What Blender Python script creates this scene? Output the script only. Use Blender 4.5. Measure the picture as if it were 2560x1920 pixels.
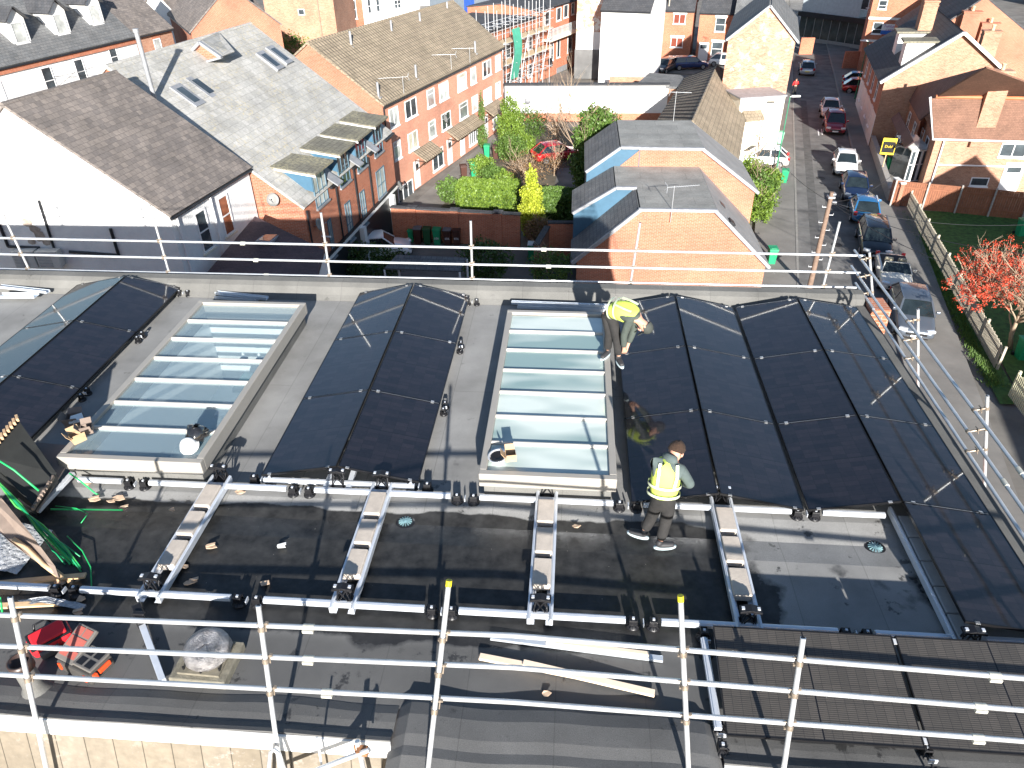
import bpy, bmesh, math, random
from math import sin, cos, tan, radians, pi, sqrt, atan2
from mathutils import Vector, Matrix
V = Vector
scene = bpy.context.scene
for o in list(bpy.data.objects): bpy.data.objects.remove(o)
COL = scene.collection
random.seed(7)

# ------------------------------------------------------------------ camera
PITCH, ROLL, YAW, FPX = radians(34.184), radians(-0.949), radians(-5.063), 1839.0
EYE = V((0, 0, 7.0))
cf = V((sin(YAW)*cos(PITCH), cos(YAW)*cos(PITCH), -sin(PITCH)))
_r = V((cos(YAW), -sin(YAW), 0)); _u = _r.cross(cf)
cr = _r*cos(ROLL)+_u*sin(ROLL); cu = -_r*sin(ROLL)+_u*cos(ROLL)
cam = bpy.data.objects.new('camera', bpy.data.cameras.new('camera')); COL.objects.link(cam)
cam.matrix_world = Matrix(((cr.x, cu.x, -cf.x, EYE.x), (cr.y, cu.y, -cf.y, EYE.y), (cr.z, cu.z, -cf.z, EYE.z), (0, 0, 0, 1)))
cam.data.sensor_width = 36; cam.data.lens = 36*FPX/2560; cam.data.clip_start = .1; cam.data.clip_end = 2000
scene.camera = cam

# ------------------------------------------------------------------ sky, sun, exposure
SUN_EL, SUN_AZ = radians(18.5), radians(-9.5)      # shadows head 9.5 degrees left of +Y
sd = V((sin(SUN_AZ)*cos(SUN_EL), cos(SUN_AZ)*cos(SUN_EL), -sin(SUN_EL)))   # direction light travels
w = bpy.data.worlds.new('World'); scene.world = w; w.use_nodes = True
nt = w.node_tree; bg = nt.nodes['Background']
sky = nt.nodes.new('ShaderNodeTexSky'); sky.sky_type = 'NISHITA'; sky.sun_disc = False
sky.sun_elevation = SUN_EL; sky.sun_rotation = pi+SUN_AZ; sky.air_density = 1.0; sky.dust_density = .6; sky.ozone_density = 2.2
nt.links.new(sky.outputs[0], bg.inputs[0]); bg.inputs[1].default_value = 0.065
sl = bpy.data.lights.new('sun', 'SUN'); sl.energy = 5.0; sl.angle = radians(.55); sl.color = (1, .955, .89)
so = bpy.data.objects.new('sun', sl); COL.objects.link(so)
so.rotation_euler = sd.to_track_quat('-Z', 'Y').to_euler()
vs = scene.view_settings; vs.view_transform = 'Standard'; vs.look = 'None'; vs.gamma = 1; vs.exposure = 1.32
scene.render.engine = 'CYCLES'

G = -12.0
def at(px, py, z):
    d = cf + cr*((px-1280)/FPX) - cu*((py-960)/FPX)
    return EYE + d*((z-EYE.z)/d.z)
def atY(px, py, Y):
    d = cf + cr*((px-1280)/FPX) - cu*((py-960)/FPX)
    return EYE + d*(Y/d.y)
def s4(i, j, x, y): return (i*640+x/3.456, j*480+y/3.456)
def ray(px, py): return cf + cr*((px-1280)/FPX) - cu*((py-960)/FPX)
def zover(px, py, b):            # height of the ray where it passes over ground point b
    d = ray(px, py); t = (b.x*d.x+b.y*d.y)/(d.x*d.x+d.y*d.y); return EYE.z+d.z*t

CH = {}
# ------------------------------------------------------------------ mesh builder
class MB:
    def __init__(s): s.v = []; s.f = []; s.m = []; s.smooth = []
    def add(s, vs, fs, mi=0, sm=False):
        b = len(s.v); s.v += [V(x) for x in vs]
        for f in fs: s.f.append([b+i for i in f]); s.m.append(mi); s.smooth.append(sm)
        return s
    def box(s, c, d, rz=0, mi=0, M=None):
        c = V(c); x, y, z = d[0]/2, d[1]/2, d[2]/2
        R = M if M is not None else Matrix.Rotation(rz, 3, 'Z')
        vs = [c + R @ V((a*x, b*y, e*z)) for e in (-1, 1) for b in (-1, 1) for a in (-1, 1)]
        return s.add(vs, [(0, 2, 3, 1), (4, 5, 7, 6), (0, 1, 5, 4), (1, 3, 7, 5), (3, 2, 6, 7), (2, 0, 4, 6)], mi)
    def bar(s, a, b, wd, ht, mi=0, up=V((0, 0, 1))):
        a, b = V(a), V(b); d = b-a; L = d.length
        if L < 1e-6: return s
        d /= L; r = d.cross(up)
        if r.length < 1e-4: r = d.cross(V((1, 0, 0)))
        r.normalize(); u = r.cross(d)
        M = Matrix((r, d, u)).transposed()
        return s.box((a+b)/2, (wd, L, ht), M=M, mi=mi)
    def tube(s, a, b, r, n=10, mi=0, r2=None, caps=True):
        a, b = V(a), V(b); d = b-a
        if d.length < 1e-6: return s
        r2 = r if r2 is None else r2
        q = d.to_track_quat('Z', 'Y').to_matrix()
        vs = []
        for k in range(n):
            t = 2*pi*k/n; e = q @ V((cos(t), sin(t), 0)); vs += [a+e*r, b+e*r2]
        s.add(vs, [(2*k, 2*((k+1) % n), 2*((k+1) % n)+1, 2*k+1) for k in range(n)], mi, True)
        if caps:
            s.add([vs[2*k] for k in range(n)][::-1], [list(range(n))], mi); s.add([vs[2*k+1] for k in range(n)], [list(range(n))], mi)
        return s
    def path(s, pts, r, n=8, mi=0):
        for a, b in zip(pts, pts[1:]): s.tube(a, b, r, n, mi)
        return s
    def rod(s, pts, r, n=8, mi=0, taper=None):     # one continuous bent tube
        pts = [V(p) for p in pts]; m = len(pts); vs = []
        up = V((0, 0, 1))
        for i, p in enumerate(pts):
            d = (pts[min(i+1, m-1)]-pts[max(i-1, 0)]).normalized()
            x = d.cross(up)
            if x.length < .05: x = d.cross(V((1, 0, 0)))
            x.normalize(); y = x.cross(d)
            rr = r if taper is None else r*(1-taper*i/(m-1))
            vs += [p + (x*cos(2*pi*k/n)+y*sin(2*pi*k/n))*rr for k in range(n)]
        fs = [(i*n+k, i*n+(k+1) % n, (i+1)*n+(k+1) % n, (i+1)*n+k) for i in range(m-1) for k in range(n)]
        fs += [list(range(n))[::-1], [(m-1)*n+k for k in range(n)]]
        return s.add(vs, fs, mi, True)
    def lathe(s, c, prof, n=20, mi=0, M=None, sm=True):
        c = V(c); vs = []
        for r, z in prof:
            for k in range(n):
                e = V((r*cos(2*pi*k/n), r*sin(2*pi*k/n), z)); vs.append(c+(M @ e if M is not None else e))
        m = len(prof)
        return s.add(vs, [(i*n+k, i*n+(k+1) % n, (i+1)*n+(k+1) % n, (i+1)*n+k) for i in range(m-1) for k in range(n)], mi, sm)
    def prism(s, poly, d, mi=0):       # planar polygon (list of points) extruded by vector d
        n = len(poly); p = [V(q) for q in poly]; d = V(d)
        return s.add(p+[q+d for q in p], [list(range(n))[::-1], list(range(n, 2*n))]+[(i, (i+1) % n, (i+1) % n+n, i+n) for i in range(n)], mi)
    def face(s, pts, mi=0): return s.add(pts, [list(range(len(pts)))], mi)
    def build(s, name, mat, parent=None, world=True, label=None, bevel=0, subsurf=0, smooth=False):
        me = bpy.data.meshes.new(name)
        off = V((0, 0, 0))
        if parent is not None and world:
            off = parent_off(parent)
        me.from_pydata([v-off for v in s.v], [], s.f)
        mats = mat if isinstance(mat, (list, tuple)) else [mat]
        for m in mats: me.materials.append(m)
        me.polygons.foreach_set('material_index', s.m)
        me.polygons.foreach_set('use_smooth', [bool(x or smooth) for x in s.smooth])
        uv = me.uv_layers.new(name='UVMap')
        data = []
        for p in me.polygons:
            n = p.normal
            if abs(n.z) > .995: u, v_ = V((1, 0, 0)), V((0, 1, 0))
            else:
                u = V((-n.y, n.x, 0)).normalized(); v_ = n.cross(u)
            for vi in p.vertices:
                q = me.vertices[vi].co+off; data += [q.dot(u), q.dot(v_)]
        uv.data.foreach_set('uv', data)
        me.validate()
        o = bpy.data.objects.new(name, me); COL.objects.link(o)
        if parent is not None: o.parent = parent; CH.setdefault(parent.name, []).append(o)
        if label: o['label'] = label
        if bevel:
            b = o.modifiers.new('b', 'BEVEL'); b.width = bevel; b.segments = 2; b.limit_method = 'ANGLE'; b.angle_limit = radians(35)
        if subsurf:
            b = o.modifiers.new('s', 'SUBSURF'); b.levels = subsurf; b.render_levels = subsurf
        return o
def parent_off(p):
    o = V((0, 0, 0))
    while p is not None: o += V(p.location); p = p.parent
    return o
def thing(name, label, cat, loc=(0, 0, 0), rotz=0, group=None):
    o = bpy.data.objects.new(name, None); COL.objects.link(o); o.empty_display_size = .2
    o.location = loc; o.rotation_euler = (0, 0, rotz); return tag(o, label, cat, group)
def tag(o, label, cat, group=None, kind=None):
    o['label'] = label; o['category'] = cat
    if group: o['group'] = group
    if kind: o['kind'] = kind
    return o
def struct(o): o['kind'] = 'structure'; return o
def copy_tree(o, parent=None):
    c = o.copy(); COL.objects.link(c); c.parent = parent
    if parent is not None: CH.setdefault(parent.name, []).append(c)
    for ch in CH.get(o.name, []): copy_tree(ch, c)
    return c
def dup(o, loc, rotz=None, label=None, group=None, mat=None):
    c = copy_tree(o); c.location = loc
    if rotz is not None: c.rotation_euler = (0, 0, rotz)
    if label: c['label'] = label
    if group: c['group'] = group
    return c

# ------------------------------------------------------------------ materials
class NT:
    def __init__(s, name):
        s.mat = bpy.data.materials.new(name); s.mat.use_nodes = True; s.t = s.mat.node_tree; s.p = s.t.nodes['Principled BSDF']
    def n(s, typ, **k):
        x = s.t.nodes.new('ShaderNode'+typ)
        for a, b in k.items():
            if hasattr(x, a): setattr(x, a, b)
            else: x.inputs[a.replace('_', ' ')].default_value = b
        return x
    def l(s, a, b): s.t.links.new(a, b)
    def mix(s, f, a, b, mode='MIX'):
        m = s.t.nodes.new('ShaderNodeMix'); m.data_type = 'RGBA'; m.blend_type = mode
        for i, x in ((0, f), (6, a), (7, b)):
            if hasattr(x, 'links') or hasattr(x, 'is_output'): s.l(x, m.inputs[i])
            else: m.inputs[i].default_value = x if i == 0 else (*x, 1)[:4]
        return m.outputs[2]
    def ramp(s, x, a, b, ca=0., cb=1.):
        m = s.t.nodes.new('ShaderNodeMapRange'); s.l(x, m.inputs[0])
        for i, q in enumerate((a, b, ca, cb)): m.inputs[1+i].default_value = q
        return m.outputs[0]
    def math(s, op, a, b=0.):
        m = s.t.nodes.new('ShaderNodeMath'); m.operation = op
        for i, x in enumerate((a, b)):
            if hasattr(x, 'is_output'): s.l(x, m.inputs[i])
            else: m.inputs[i].default_value = x
        return m.outputs[0]
    def noise(s, scale, detail=4, vec=None, rough=.6):
        x = s.t.nodes.new('ShaderNodeTexNoise'); x.inputs['Scale'].default_value = scale; x.inputs['Detail'].default_value = detail; x.inputs['Roughness'].default_value = rough
        if vec is not None: s.l(vec, x.inputs[0])
        return x.outputs[0]
    def coord(s, which='Object'): return s.t.nodes.new('ShaderNodeTexCoord').outputs[which]
    def pos(s): return s.t.nodes.new('ShaderNodeNewGeometry').outputs['Position']
    def bump(s, h, strength=.3, dist=.02):
        b = s.t.nodes.new('ShaderNodeBump'); b.inputs['Strength'].default_value = strength; b.inputs['Distance'].default_value = dist
        s.l(h, b.inputs['Height']); s.l(b.outputs[0], s.p.inputs['Normal'])
    def base(s, c): s.l(c, s.p.inputs['Base Color'])
_M = {}
def plain(name, c, rough=.6, metal=0., var=.12, vs=3., bump=0., coat=0., spec=None):
    if name in _M: return _M[name]
    k = NT(name); p = k.p; p.inputs['Roughness'].default_value = rough; p.inputs['Metallic'].default_value = metal
    n = k.noise(vs, 5, k.pos()); f = k.ramp(n, .3, .7)
    k.base(k.mix(f, [x*(1-var) for x in c], [min(1, x*(1+var)) for x in c]))
    if bump: k.bump(k.noise(vs*8, 4, k.pos()), bump, .02)
    if coat: p.inputs['Coat Weight'].default_value = coat; p.inputs['Coat Roughness'].default_value = .05
    if spec is not None: p.inputs['Specular IOR Level'].default_value = spec
    _M[name] = k.mat; return k.mat
def brick(name, c1, c2, mortar=(.42, .33, .27), patch=None, pf=0.5, scale=1.):
    k = NT(name); uv = k.coord('UV'); k.p.inputs['Roughness'].default_value = .9
    b = k.n('TexBrick'); k.l(uv, b.inputs['Vector'])
    b.inputs['Scale'].default_value = 1.; b.inputs['Brick Width'].default_value = .235*scale; b.inputs['Row Height'].default_value = .078*scale
    b.inputs['Mortar Size'].default_value = .0065*scale; b.inputs['Mortar Smooth'].default_value = .2
    b.inputs['Color1'].default_value = (*c1, 1); b.inputs['Color2'].default_value = (*c2, 1); b.inputs['Mortar'].default_value = (*mortar, 1)
    big = k.ramp(k.noise(.35, 5, uv), .3, .7, .78, 1.18)
    fine = k.ramp(k.noise(7, 3, uv), .3, .7, .85, 1.12)
    m = k.math('MULTIPLY', big, fine)
    c = k.mix(1., b.outputs[0], m, 'MULTIPLY') if False else None
    vm = k.t.nodes.new('ShaderNodeVectorMath'); vm.operation = 'SCALE'; k.l(b.outputs[0], vm.inputs[0]); k.l(m, vm.inputs['Scale'])
    out = vm.outputs[0]
    if patch:
        f = k.ramp(k.noise(1.3, 6, uv, .7), pf, pf+.08)
        out = k.mix(f, out, patch)
    k.base(out); k.bump(b.outputs['Fac'], -.4, .01)
    return k.mat
def tiles(name, c1, c2, w_, h_, gap=.02, dark=.35, lichen=None, lf=.58, rough=.8, wave=0):
    k = NT(name); uv = k.coord('UV'); k.p.inputs['Roughness'].default_value = rough
    b = k.n('TexBrick'); k.l(uv, b.inputs['Vector']); b.inputs['Scale'].default_value = 1
    b.inputs['Brick Width'].default_value = w_; b.inputs['Row Height'].default_value = h_; b.inputs['Mortar Size'].default_value = gap; b.inputs['Mortar Smooth'].default_value = .6
    b.inputs['Color1'].default_value = (*c1, 1); b.inputs['Color2'].default_value = (*c2, 1); b.inputs['Mortar'].default_value = (*[x*dark for x in c1], 1)
    n = k.ramp(k.noise(.8, 6, uv), .3, .7, .75, 1.2)
    n2 = k.ramp(k.noise(9, 4, uv), .3, .7, .85, 1.15)
    vm = k.t.nodes.new('ShaderNodeVectorMath'); vm.operation = 'SCALE'; k.l(b.outputs[0], vm.inputs[0]); k.l(k.math('MULTIPLY', n, n2), vm.inputs['Scale'])
    out = vm.outputs[0]
    if lichen:
        f = k.ramp(k.noise(6, 8, uv, .75), lf, lf+.08); f = k.math('MULTIPLY', f, k.ramp(k.noise(.5, 3, uv), .4, .65))
        out = k.mix(f, out, lichen)
    k.base(out)
    sx = k.t.nodes.new('ShaderNodeSeparateXYZ'); k.l(uv, sx.inputs[0])
    saw = k.math('FRACT', k.math('DIVIDE', sx.outputs[1], h_))
    hgt = k.math('MULTIPLY', saw, -1.)
    if wave:
        sn = k.math('SINE', k.math('MULTIPLY', sx.outputs[0], 2*pi/wave)); hgt = k.math('ADD', hgt, k.math('MULTIPLY', sn, .7))
    k.bump(hgt, .7, .03)
    return k.mat

GALV = plain('galvanised_tube', (.62, .64, .66), .38, .55, .12, 6)
GALVB = plain('galvanised_sheet', (.70, .75, .80), .25, .5, .1, 4)
ALU = plain('aluminium', (.74, .78, .84), .25, .4, .06, 8)
BLACKP = plain('black_plastic', (.012, .012, .014), .38, 0, .2, 10)
WHITEP = plain('white_paint', (.80, .80, .78), .5, 0, .05, 2)
UPVC = plain('white_upvc', (.82, .82, .82), .35, 0, .03, 2)
RENDER = plain('white_render', (.78, .78, .77), .85, 0, .08, 1.5, bump=.9)
CREAM = plain('cream_render', (.76, .70, .58), .85, 0, .08, .8, bump=.15)
DARKG = plain('dark_gutter', (.02, .022, .026), .4, 0, .2, 6)
BLUEC = plain('blue_cladding', (.055, .13, .20), .45, 0, .1, 2)
BLUEG = plain('blue_grey_frame', (.10, .17, .22), .45, 0, .1, 2)
LEAD = plain('lead_flashing', (.30, .31, .33), .5, .2, .2, 3)
CONC = plain('concrete', (.34, .32, .30), .9, 0, .2, 6, bump=.3)
STONE = plain('painted_lintel', (.74, .73, .70), .7, 0, .06, 3)
RUST = plain('coupler_steel', (.30, .25, .20), .5, .5, .4, 30)
BRICKT = brick('salmon_brick', (.62, .27, .175), (.56, .235, .15), mortar=(.55, .40, .32))
BRICKR = brick('red_brick', (.42, .12, .055), (.50, .165, .08))
BRICKO = brick('orange_brick', (.41, .145, .08), (.355, .12, .062))
BRICKS = brick('buff_stock_brick', (.36, .16, .09), (.46, .245, .155))
BRICKW = brick('patchy_painted_brick', (.48, .22, .13), (.56, .30, .2), patch=(.72, .70, .66), pf=.47)
BRICKG = brick('blotchy_street_brick', (.36, .15, .09), (.50, .29, .19), patch=(.60, .42, .32), pf=.54)
LEADR = plain('grey_sheet_roof', (.24, .24, .24), .8, 0, .15, 1)
BRICKD = brick('brown_brick', (.30, .12, .07), (.38, .17, .10))
SLATE = tiles('weathered_slate', (.145, .128, .12), (.22, .19, .17), .28, .22, .010, .68, (.20, .13, .09), .60)
SLATEG = tiles('grey_interlocking_tile', (.36, .355, .335), (.44, .43, .41), .33, .37, .016, .82, (.50, .43, .27), .52)
TILEB = tiles('brown_concrete_tile', (.27, .22, .155), (.31, .25, .18), .33, .34, .022, .5, (.34, .26, .09), .62, wave=.33)
TILEK = tiles('dark_slate_tile', (.055, .058, .065), (.075, .075, .08), .3, .28, .015, .5)
TILEM = tiles('grey_slate_tile', (.13, .135, .14), (.17, .17, .17), .3, .25, .015, .5)
TILER = tiles('brown_plain_tile', (.165, .085, .055), (.205, .105, .07), .17, .11, .008, .6)
TILEP = tiles('plum_plain_tile', (.10, .06, .065), (.13, .08, .08), .17, .11, .008, .6)
TILEL = tiles('lichened_tile', (.16, .15, .12), (.2, .19, .15), .3, .3, .02, .5, (.34, .31, .20), .46)
def felt_material(name, c, wet=False):
    k = NT(name); P = k.pos(); k.p.inputs['Roughness'].default_value = .8
    b = k.n('TexBrick'); mp = k.t.nodes.new('ShaderNodeMapping'); mp.inputs['Rotation'].default_value = (0, 0, pi/2); k.l(P, mp.inputs[0]); k.l(mp.outputs[0], b.inputs['Vector'])
    b.inputs['Scale'].default_value = 1; b.inputs['Brick Width'].default_value = 7.3; b.inputs['Row Height'].default_value = .93; b.inputs['Mortar Size'].default_value = .006; b.offset = .37
    b.inputs['Color1'].default_value = (*c, 1); b.inputs['Color2'].default_value = (*[x*1.1 for x in c], 1); b.inputs['Mortar'].default_value = (*[x*.80 for x in c], 1)
    n = k.ramp(k.noise(.9, 6, P), .3, .7, .72, 1.22)
    g = k.ramp(k.noise(160, 2, P), .3, .7, .72, 1.28)
    sc = k.ramp(k.noise(3.1, 8, P, .75), .62, .68, 1., .55)
    vm = k.t.nodes.new('ShaderNodeVectorMath'); vm.operation = 'SCALE'; k.l(b.outputs[0], vm.inputs[0]); k.l(k.math('MULTIPLY', k.math('MULTIPLY', n, g), sc), vm.inputs['Scale'])
    out = vm.outputs[0]
    k.bump(k.math('ADD', k.noise(140, 2, P), k.math('MULTIPLY', k.noise(1.6, 3, P), .8)), .35, .01)
    if wet:
        sx = k.t.nodes.new('ShaderNodeSeparateXYZ'); k.l(P, sx.inputs[0]); Y = sx.outputs[1]; X = sx.outputs[0]
        band = k.math('MULTIPLY', k.ramp(Y, 4.7, 5.5), k.ramp(Y, 7.35, 6.95))       # the gutter valley holds water
        nz = k.ramp(k.noise(.75, 7, P, .55), .2, .8, -.35, .35)
        wm = k.ramp(k.math('ADD', k.math('MULTIPLY', band, k.ramp(X, 2.8, 1.6, .35, 1.)), nz), .48, .55)
        sp = k.math('MULTIPLY', k.ramp(k.noise(2.3, 6, P, .7), .60, .63), k.ramp(Y, 8.5, 7.5)); wm = k.math('MAXIMUM', wm, k.math('MULTIPLY', sp, .8))
        out = k.mix(wm, out, k.mix(k.ramp(k.noise(5, 6, P), .3, .7), [x*.07 for x in c], [x*.20 for x in c]))
        k.l(k.ramp(wm, 0, 1, .82, .16), k.p.inputs['Roughness']); k.l(k.ramp(wm, 0, 1, .4, .30), k.p.inputs['Specular IOR Level'])
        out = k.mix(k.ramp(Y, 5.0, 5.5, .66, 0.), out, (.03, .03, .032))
        spk = k.math('MULTIPLY', k.ramp(k.noise(26, 1, P), .80, .82), .6); out = k.mix(spk, out, (.5, .46, .4))
    k.base(out); return k.mat
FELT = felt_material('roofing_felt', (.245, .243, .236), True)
FELTP = felt_material('parapet_felt', (.135, .133, .125))
FELTF = tiles('flat_roof_felt', (.25, .25, .235), (.29, .285, .265), 2.6, 1.0, .012, .6)
def glass_pane(name, c=(.05, .07, .08), rough=.06):
    return plain(name, c, rough, 0, .5, .9, coat=.6)
PANE = glass_pane('window_pane', (.055, .07, .08)); PANEL_ = glass_pane('curtained_pane', (.50, .52, .50), .15); PANEM = glass_pane('grey_curtain_pane', (.20, .22, .22), .1); PANEC = glass_pane('cream_blind_pane', (.62, .58, .46), .2); PANEO = glass_pane('orange_blind_pane', (.30, .10, .05), .2)
def solar_material(name, light=False):
    k = NT(name); co = k.coord('Object'); p = k.p; p.inputs['Roughness'].default_value = .5; p.inputs['Coat Weight'].default_value = 1.; p.inputs['Coat Roughness'].default_value = .06; p.inputs['Coat IOR'].default_value = 1.62; p.inputs['Specular IOR Level'].default_value = .2
    mp = k.t.nodes.new('ShaderNodeMapping'); mp.inputs['Location'].default_value = (.549, .92, 0); k.l(co, mp.inputs[0])
    b = k.n('TexBrick'); k.l(mp.outputs[0], b.inputs['Vector']); b.offset = 0; b.inputs['Scale'].default_value = 1
    b.inputs['Brick Width'].default_value = .183; b.inputs['Row Height'].default_value = .092; b.inputs['Mortar Size'].default_value = .0022; b.inputs['Mortar Smooth'].default_value = .3; b.inputs['Bias'].default_value = 0
    if light: c1, c2, m = (.058, .053, .047), (.078, .070, .062), (.014, .014, .014)  # lighter cells: the sun's glance on the busbars painted into the colour
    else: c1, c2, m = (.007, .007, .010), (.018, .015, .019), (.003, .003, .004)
    b.inputs['Color1'].default_value = (*c1, 1); b.inputs['Color2'].default_value = (*c2, 1); b.inputs['Mortar'].default_value = (*m, 1)
    out = b.outputs[0]
    sx = k.t.nodes.new('ShaderNodeSeparateXYZ'); k.l(co, sx.inputs[0])
    if light:
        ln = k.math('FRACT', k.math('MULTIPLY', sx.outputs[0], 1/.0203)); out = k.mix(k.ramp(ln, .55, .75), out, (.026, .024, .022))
    mid = k.ramp(k.math('ABSOLUTE', sx.outputs[1]), .006, .009, 1., 0.); out = k.mix(mid, out, (.004, .004, .005))
    out = k.mix(k.ramp(k.noise(14, 5, co), .5, .8, 0., .025), out, (.3, .27, .24))
    k.base(out); return k.mat
SOLAR = solar_material('solar_glass'); SOLARL = solar_material('solar_glass_painted_glance', True)
FRAMEB = plain('black_anodised_frame', (.02, .02, .022), .3, .5, .1, 5)
FRAMES = plain('silver_frame_edge', (.55, .54, .50), .35, .6, .1, 5)
def leaf(name, c1, c2, tr=.25):
    k = NT(name); g = k.t.nodes.new('ShaderNodeNewGeometry'); r = g.outputs['Random Per Island']
    out = k.mix(r, c1, c2); out = k.mix(k.ramp(k.noise(1.5, 3, g.outputs['Position']), .35, .65, 0, .5), out, [x*1.35 for x in c2])
    k.base(out); k.p.inputs['Roughness'].default_value = .5
    t = k.t.nodes.new('ShaderNodeBsdfTranslucent'); k.l(out, t.inputs[0]); mx = k.t.nodes.new('ShaderNodeMixShader'); mx.inputs[0].default_value = tr
    k.l(k.p.outputs[0], mx.inputs[1]); k.l(t.outputs[0], mx.inputs[2]); k.l(mx.outputs[0], k.t.nodes['Material Output'].inputs[0])
    return k.mat
LEAFG = leaf('bright_leaf', (.075, .15, .02), (.19, .28, .04)); LEAFD = leaf('dark_leaf', (.025, .06, .012), (.06, .12, .025)); LEAFM = leaf('mid_leaf', (.05, .11, .02), (.12, .20, .04))
LEAFY = leaf('golden_leaf', (.28, .36, .03), (.46, .50, .05)); LEAFB = leaf('brown_leaf', (.16, .09, .04), (.26, .16, .08)); BERRY = leaf('red_berry', (.42, .03, .015), (.60, .09, .04), .1)
BARK = plain('bark', (.20, .15, .11), .9, 0, .3, 12, bump=.5); TWIG = plain('pale_twig', (.36, .27, .19), .9, 0, .2, 12)
WOOD = plain('pine_batten', (.62, .42, .24), .7, 0, .15, 9); CARD = plain('cardboard', (.50, .34, .20), .85, 0, .15, 9); CARDG = plain('grey_cardboard', (.22, .17, .14), .85, 0, .15, 6)
# ================================================================== ground
def sheet(name, pts, z, mat, kind='structure'):
    m = MB(); m.face([(x, y, z) for x, y in pts]); o = m.build(name, mat); o['kind'] = kind; return o
ASPH = plain('asphalt', (.15, .146, .14), .85, 0, .34, .9, bump=.3); ASPH2 = plain('pavement_tarmac', (.20, .19, .175), .85, 0, .2, .6, bump=.3)
YARD = plain('yard_concrete', (.16, .15, .135), .9, 0, .3, .6); SOIL = plain('garden_soil', (.10, .085, .06), .95, 0, .4, .8)
LAWN = plain('lawn_green', (.055, .13, .025), .9, 0, .5, 3.5, bump=.8); KERB = plain('kerb_stone', (.26, .25, .23), .85, 0, .15, 4)
sheet('ground', [(-400, -60), (500, -60), (500, 700), (-400, 700)], G-.06, YARD)
SU = V((sin(radians(12.6)), cos(radians(12.6)), 0)); SR = V((SU.y, -SU.x, 0))     # along the street / to its right
K0 = V((13.0, 39.2, 0))
def st(a, b, z=0): p = K0+SU*a+SR*b; return V((p.x, p.y, G+z))
def strip(name, a0, a1, b0, b1, z, mat, h=.06):
    m = MB(); p = [st(a0, b0, z), st(a0, b1, z), st(a1, b1, z), st(a1, b0, z)]
    m.prism([q-V((0, 0, h)) for q in p], (0, 0, h)); return struct(m.build(name, mat))
strip('road', -60, 130, 0, 4.7, 0, ASPH)
strip('pavement', -60, 66, -2.6, 0, .11, ASPH2, .16)
strip('pavement', -60, 100, 4.7, 7.5, .11, ASPH2, .16)
m = MB()
for b in (0, 4.7): m.bar(st(-50, b, .06), st(90, b, .06), .14, .14)
struct(m.build('kerb', KERB))
m = MB()
for k in range(1): m.face([st(31, 2.1, .004), st(31, 2.2, .004), st(33, 2.2, .004), st(33, 2.1, .004)]); m.face([st(31.3, 2.4, .004), st(31.3, 2.5, .004), st(33.3, 2.5, .004), st(33.3, 2.4, .004)])
struct(m.build('road_marking', WHITEP))
m = MB(); m.face([st(-20, .9, .003), st(-20, 1.5, .003), st(44, 1.35, .003), st(44, .75, .003)]); m.face([st(12, 2.0, .003), st(12, 3.4, .003), st(15, 3.4, .003), st(15, 2.0, .003)]); m.face([st(26, .2, .0035), st(26, 4.4, .0035), st(26.8, 4.4, .0035), st(26.8, .2, .0035)]); struct(m.build('road_patch', plain('patched_tarmac', (.10, .098, .095), .9, 0, .3, 2)))
for k, (a, b, zz, l) in enumerate(((6, 2.4, .006, 'iron manhole cover in the road beside the black estate car'), (19, 1.9, .006, 'iron manhole cover in the middle of the street'), (3, -1.2, .116, 'square cover in the pavement near the green bin'))):
    m = MB(); m.lathe((0, 0, 0), [(.33, 0), (.33, .006), (.29, .006), (.28, .003), (0, .003)], 20 if k < 2 else 4); o = m.build('manhole_cover', plain('cast_iron', (.06, .055, .05), .6, .5, .2, 20)); o.location = st(a, b, zz); tag(o, l, 'manhole cover')
ROADX = sheet('side_road', [(1, 96), (40, 92), (41, 101), (2, 104)], G+.004, ASPH)

# ================================================================== the flat roofed building
MANS = tiles('weathered_mansard_tile', (.185, .155, .115), (.225, .195, .155), .31, .95, .008, .35, (.34, .31, .28), .56)
RB = thing('flat_roof_building', 'flat roofed building covered in dark felt with solar panels being fitted in the foreground', 'building', (0, 8, 0))
XL, XR = -26., 5.72
SK = [(-7.09, -4.99, 7.40, 12.12, .46), (-1.13, .72, 7.42, 12.05, .46), (-15.6, -12.55, 9.0, 12.3, .46)]
# deck with holes for the skylights, laid as strips in X
prof = [(4.27, 0), (6.55, 0), (6.93, -.05), (7.3, 0), (13.1, 0)]
m = MB()
xs = sorted({XL, XR} | {v for s in SK for v in (s[0]+.12, s[1]-.12)})
for a, b in zip(xs, xs[1:]):
    mid = (a+b)/2; hole = [s for s in SK if s[0]+.1 < mid < s[1]-.1]
    ys = [p for p in prof]
    for (y0, z0), (y1, z1) in zip(prof, prof[1:]):
        segs = [(y0, y1)]
        if hole and y1 > 8:
            h = hole[0]; segs = [(y0, h[2]+.12), (h[3]-.12, y1)]
        for c, d in segs: m.face([(a, c, z0), (b, c, z0 if c == y0 else 0), (b, d, z1), (a, d, z1)])
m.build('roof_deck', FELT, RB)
def ext(m, pr, x0, x1):      # profile in (Y,z) swept along X
    for (y0, z0), (y1, z1) in zip(pr, pr[1:]): m.face([(x0, y0, z0), (x1, y0, z0), (x1, y1, z1), (x0, y1, z1)])
m = MB(); ext(m, [(13.06, .004), (13.16, .09), (13.26, .22), (13.36, .28), (13.55, .29), (13.56, .1), (13.56, -.5)], XL, XR+.03)
m.build('back_parapet', FELTP, RB, smooth=False)
m = MB()
pr = [(5.36, .004), (5.44, .06), (5.52, .12), (5.74, .13), (5.755, -.4)]
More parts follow.
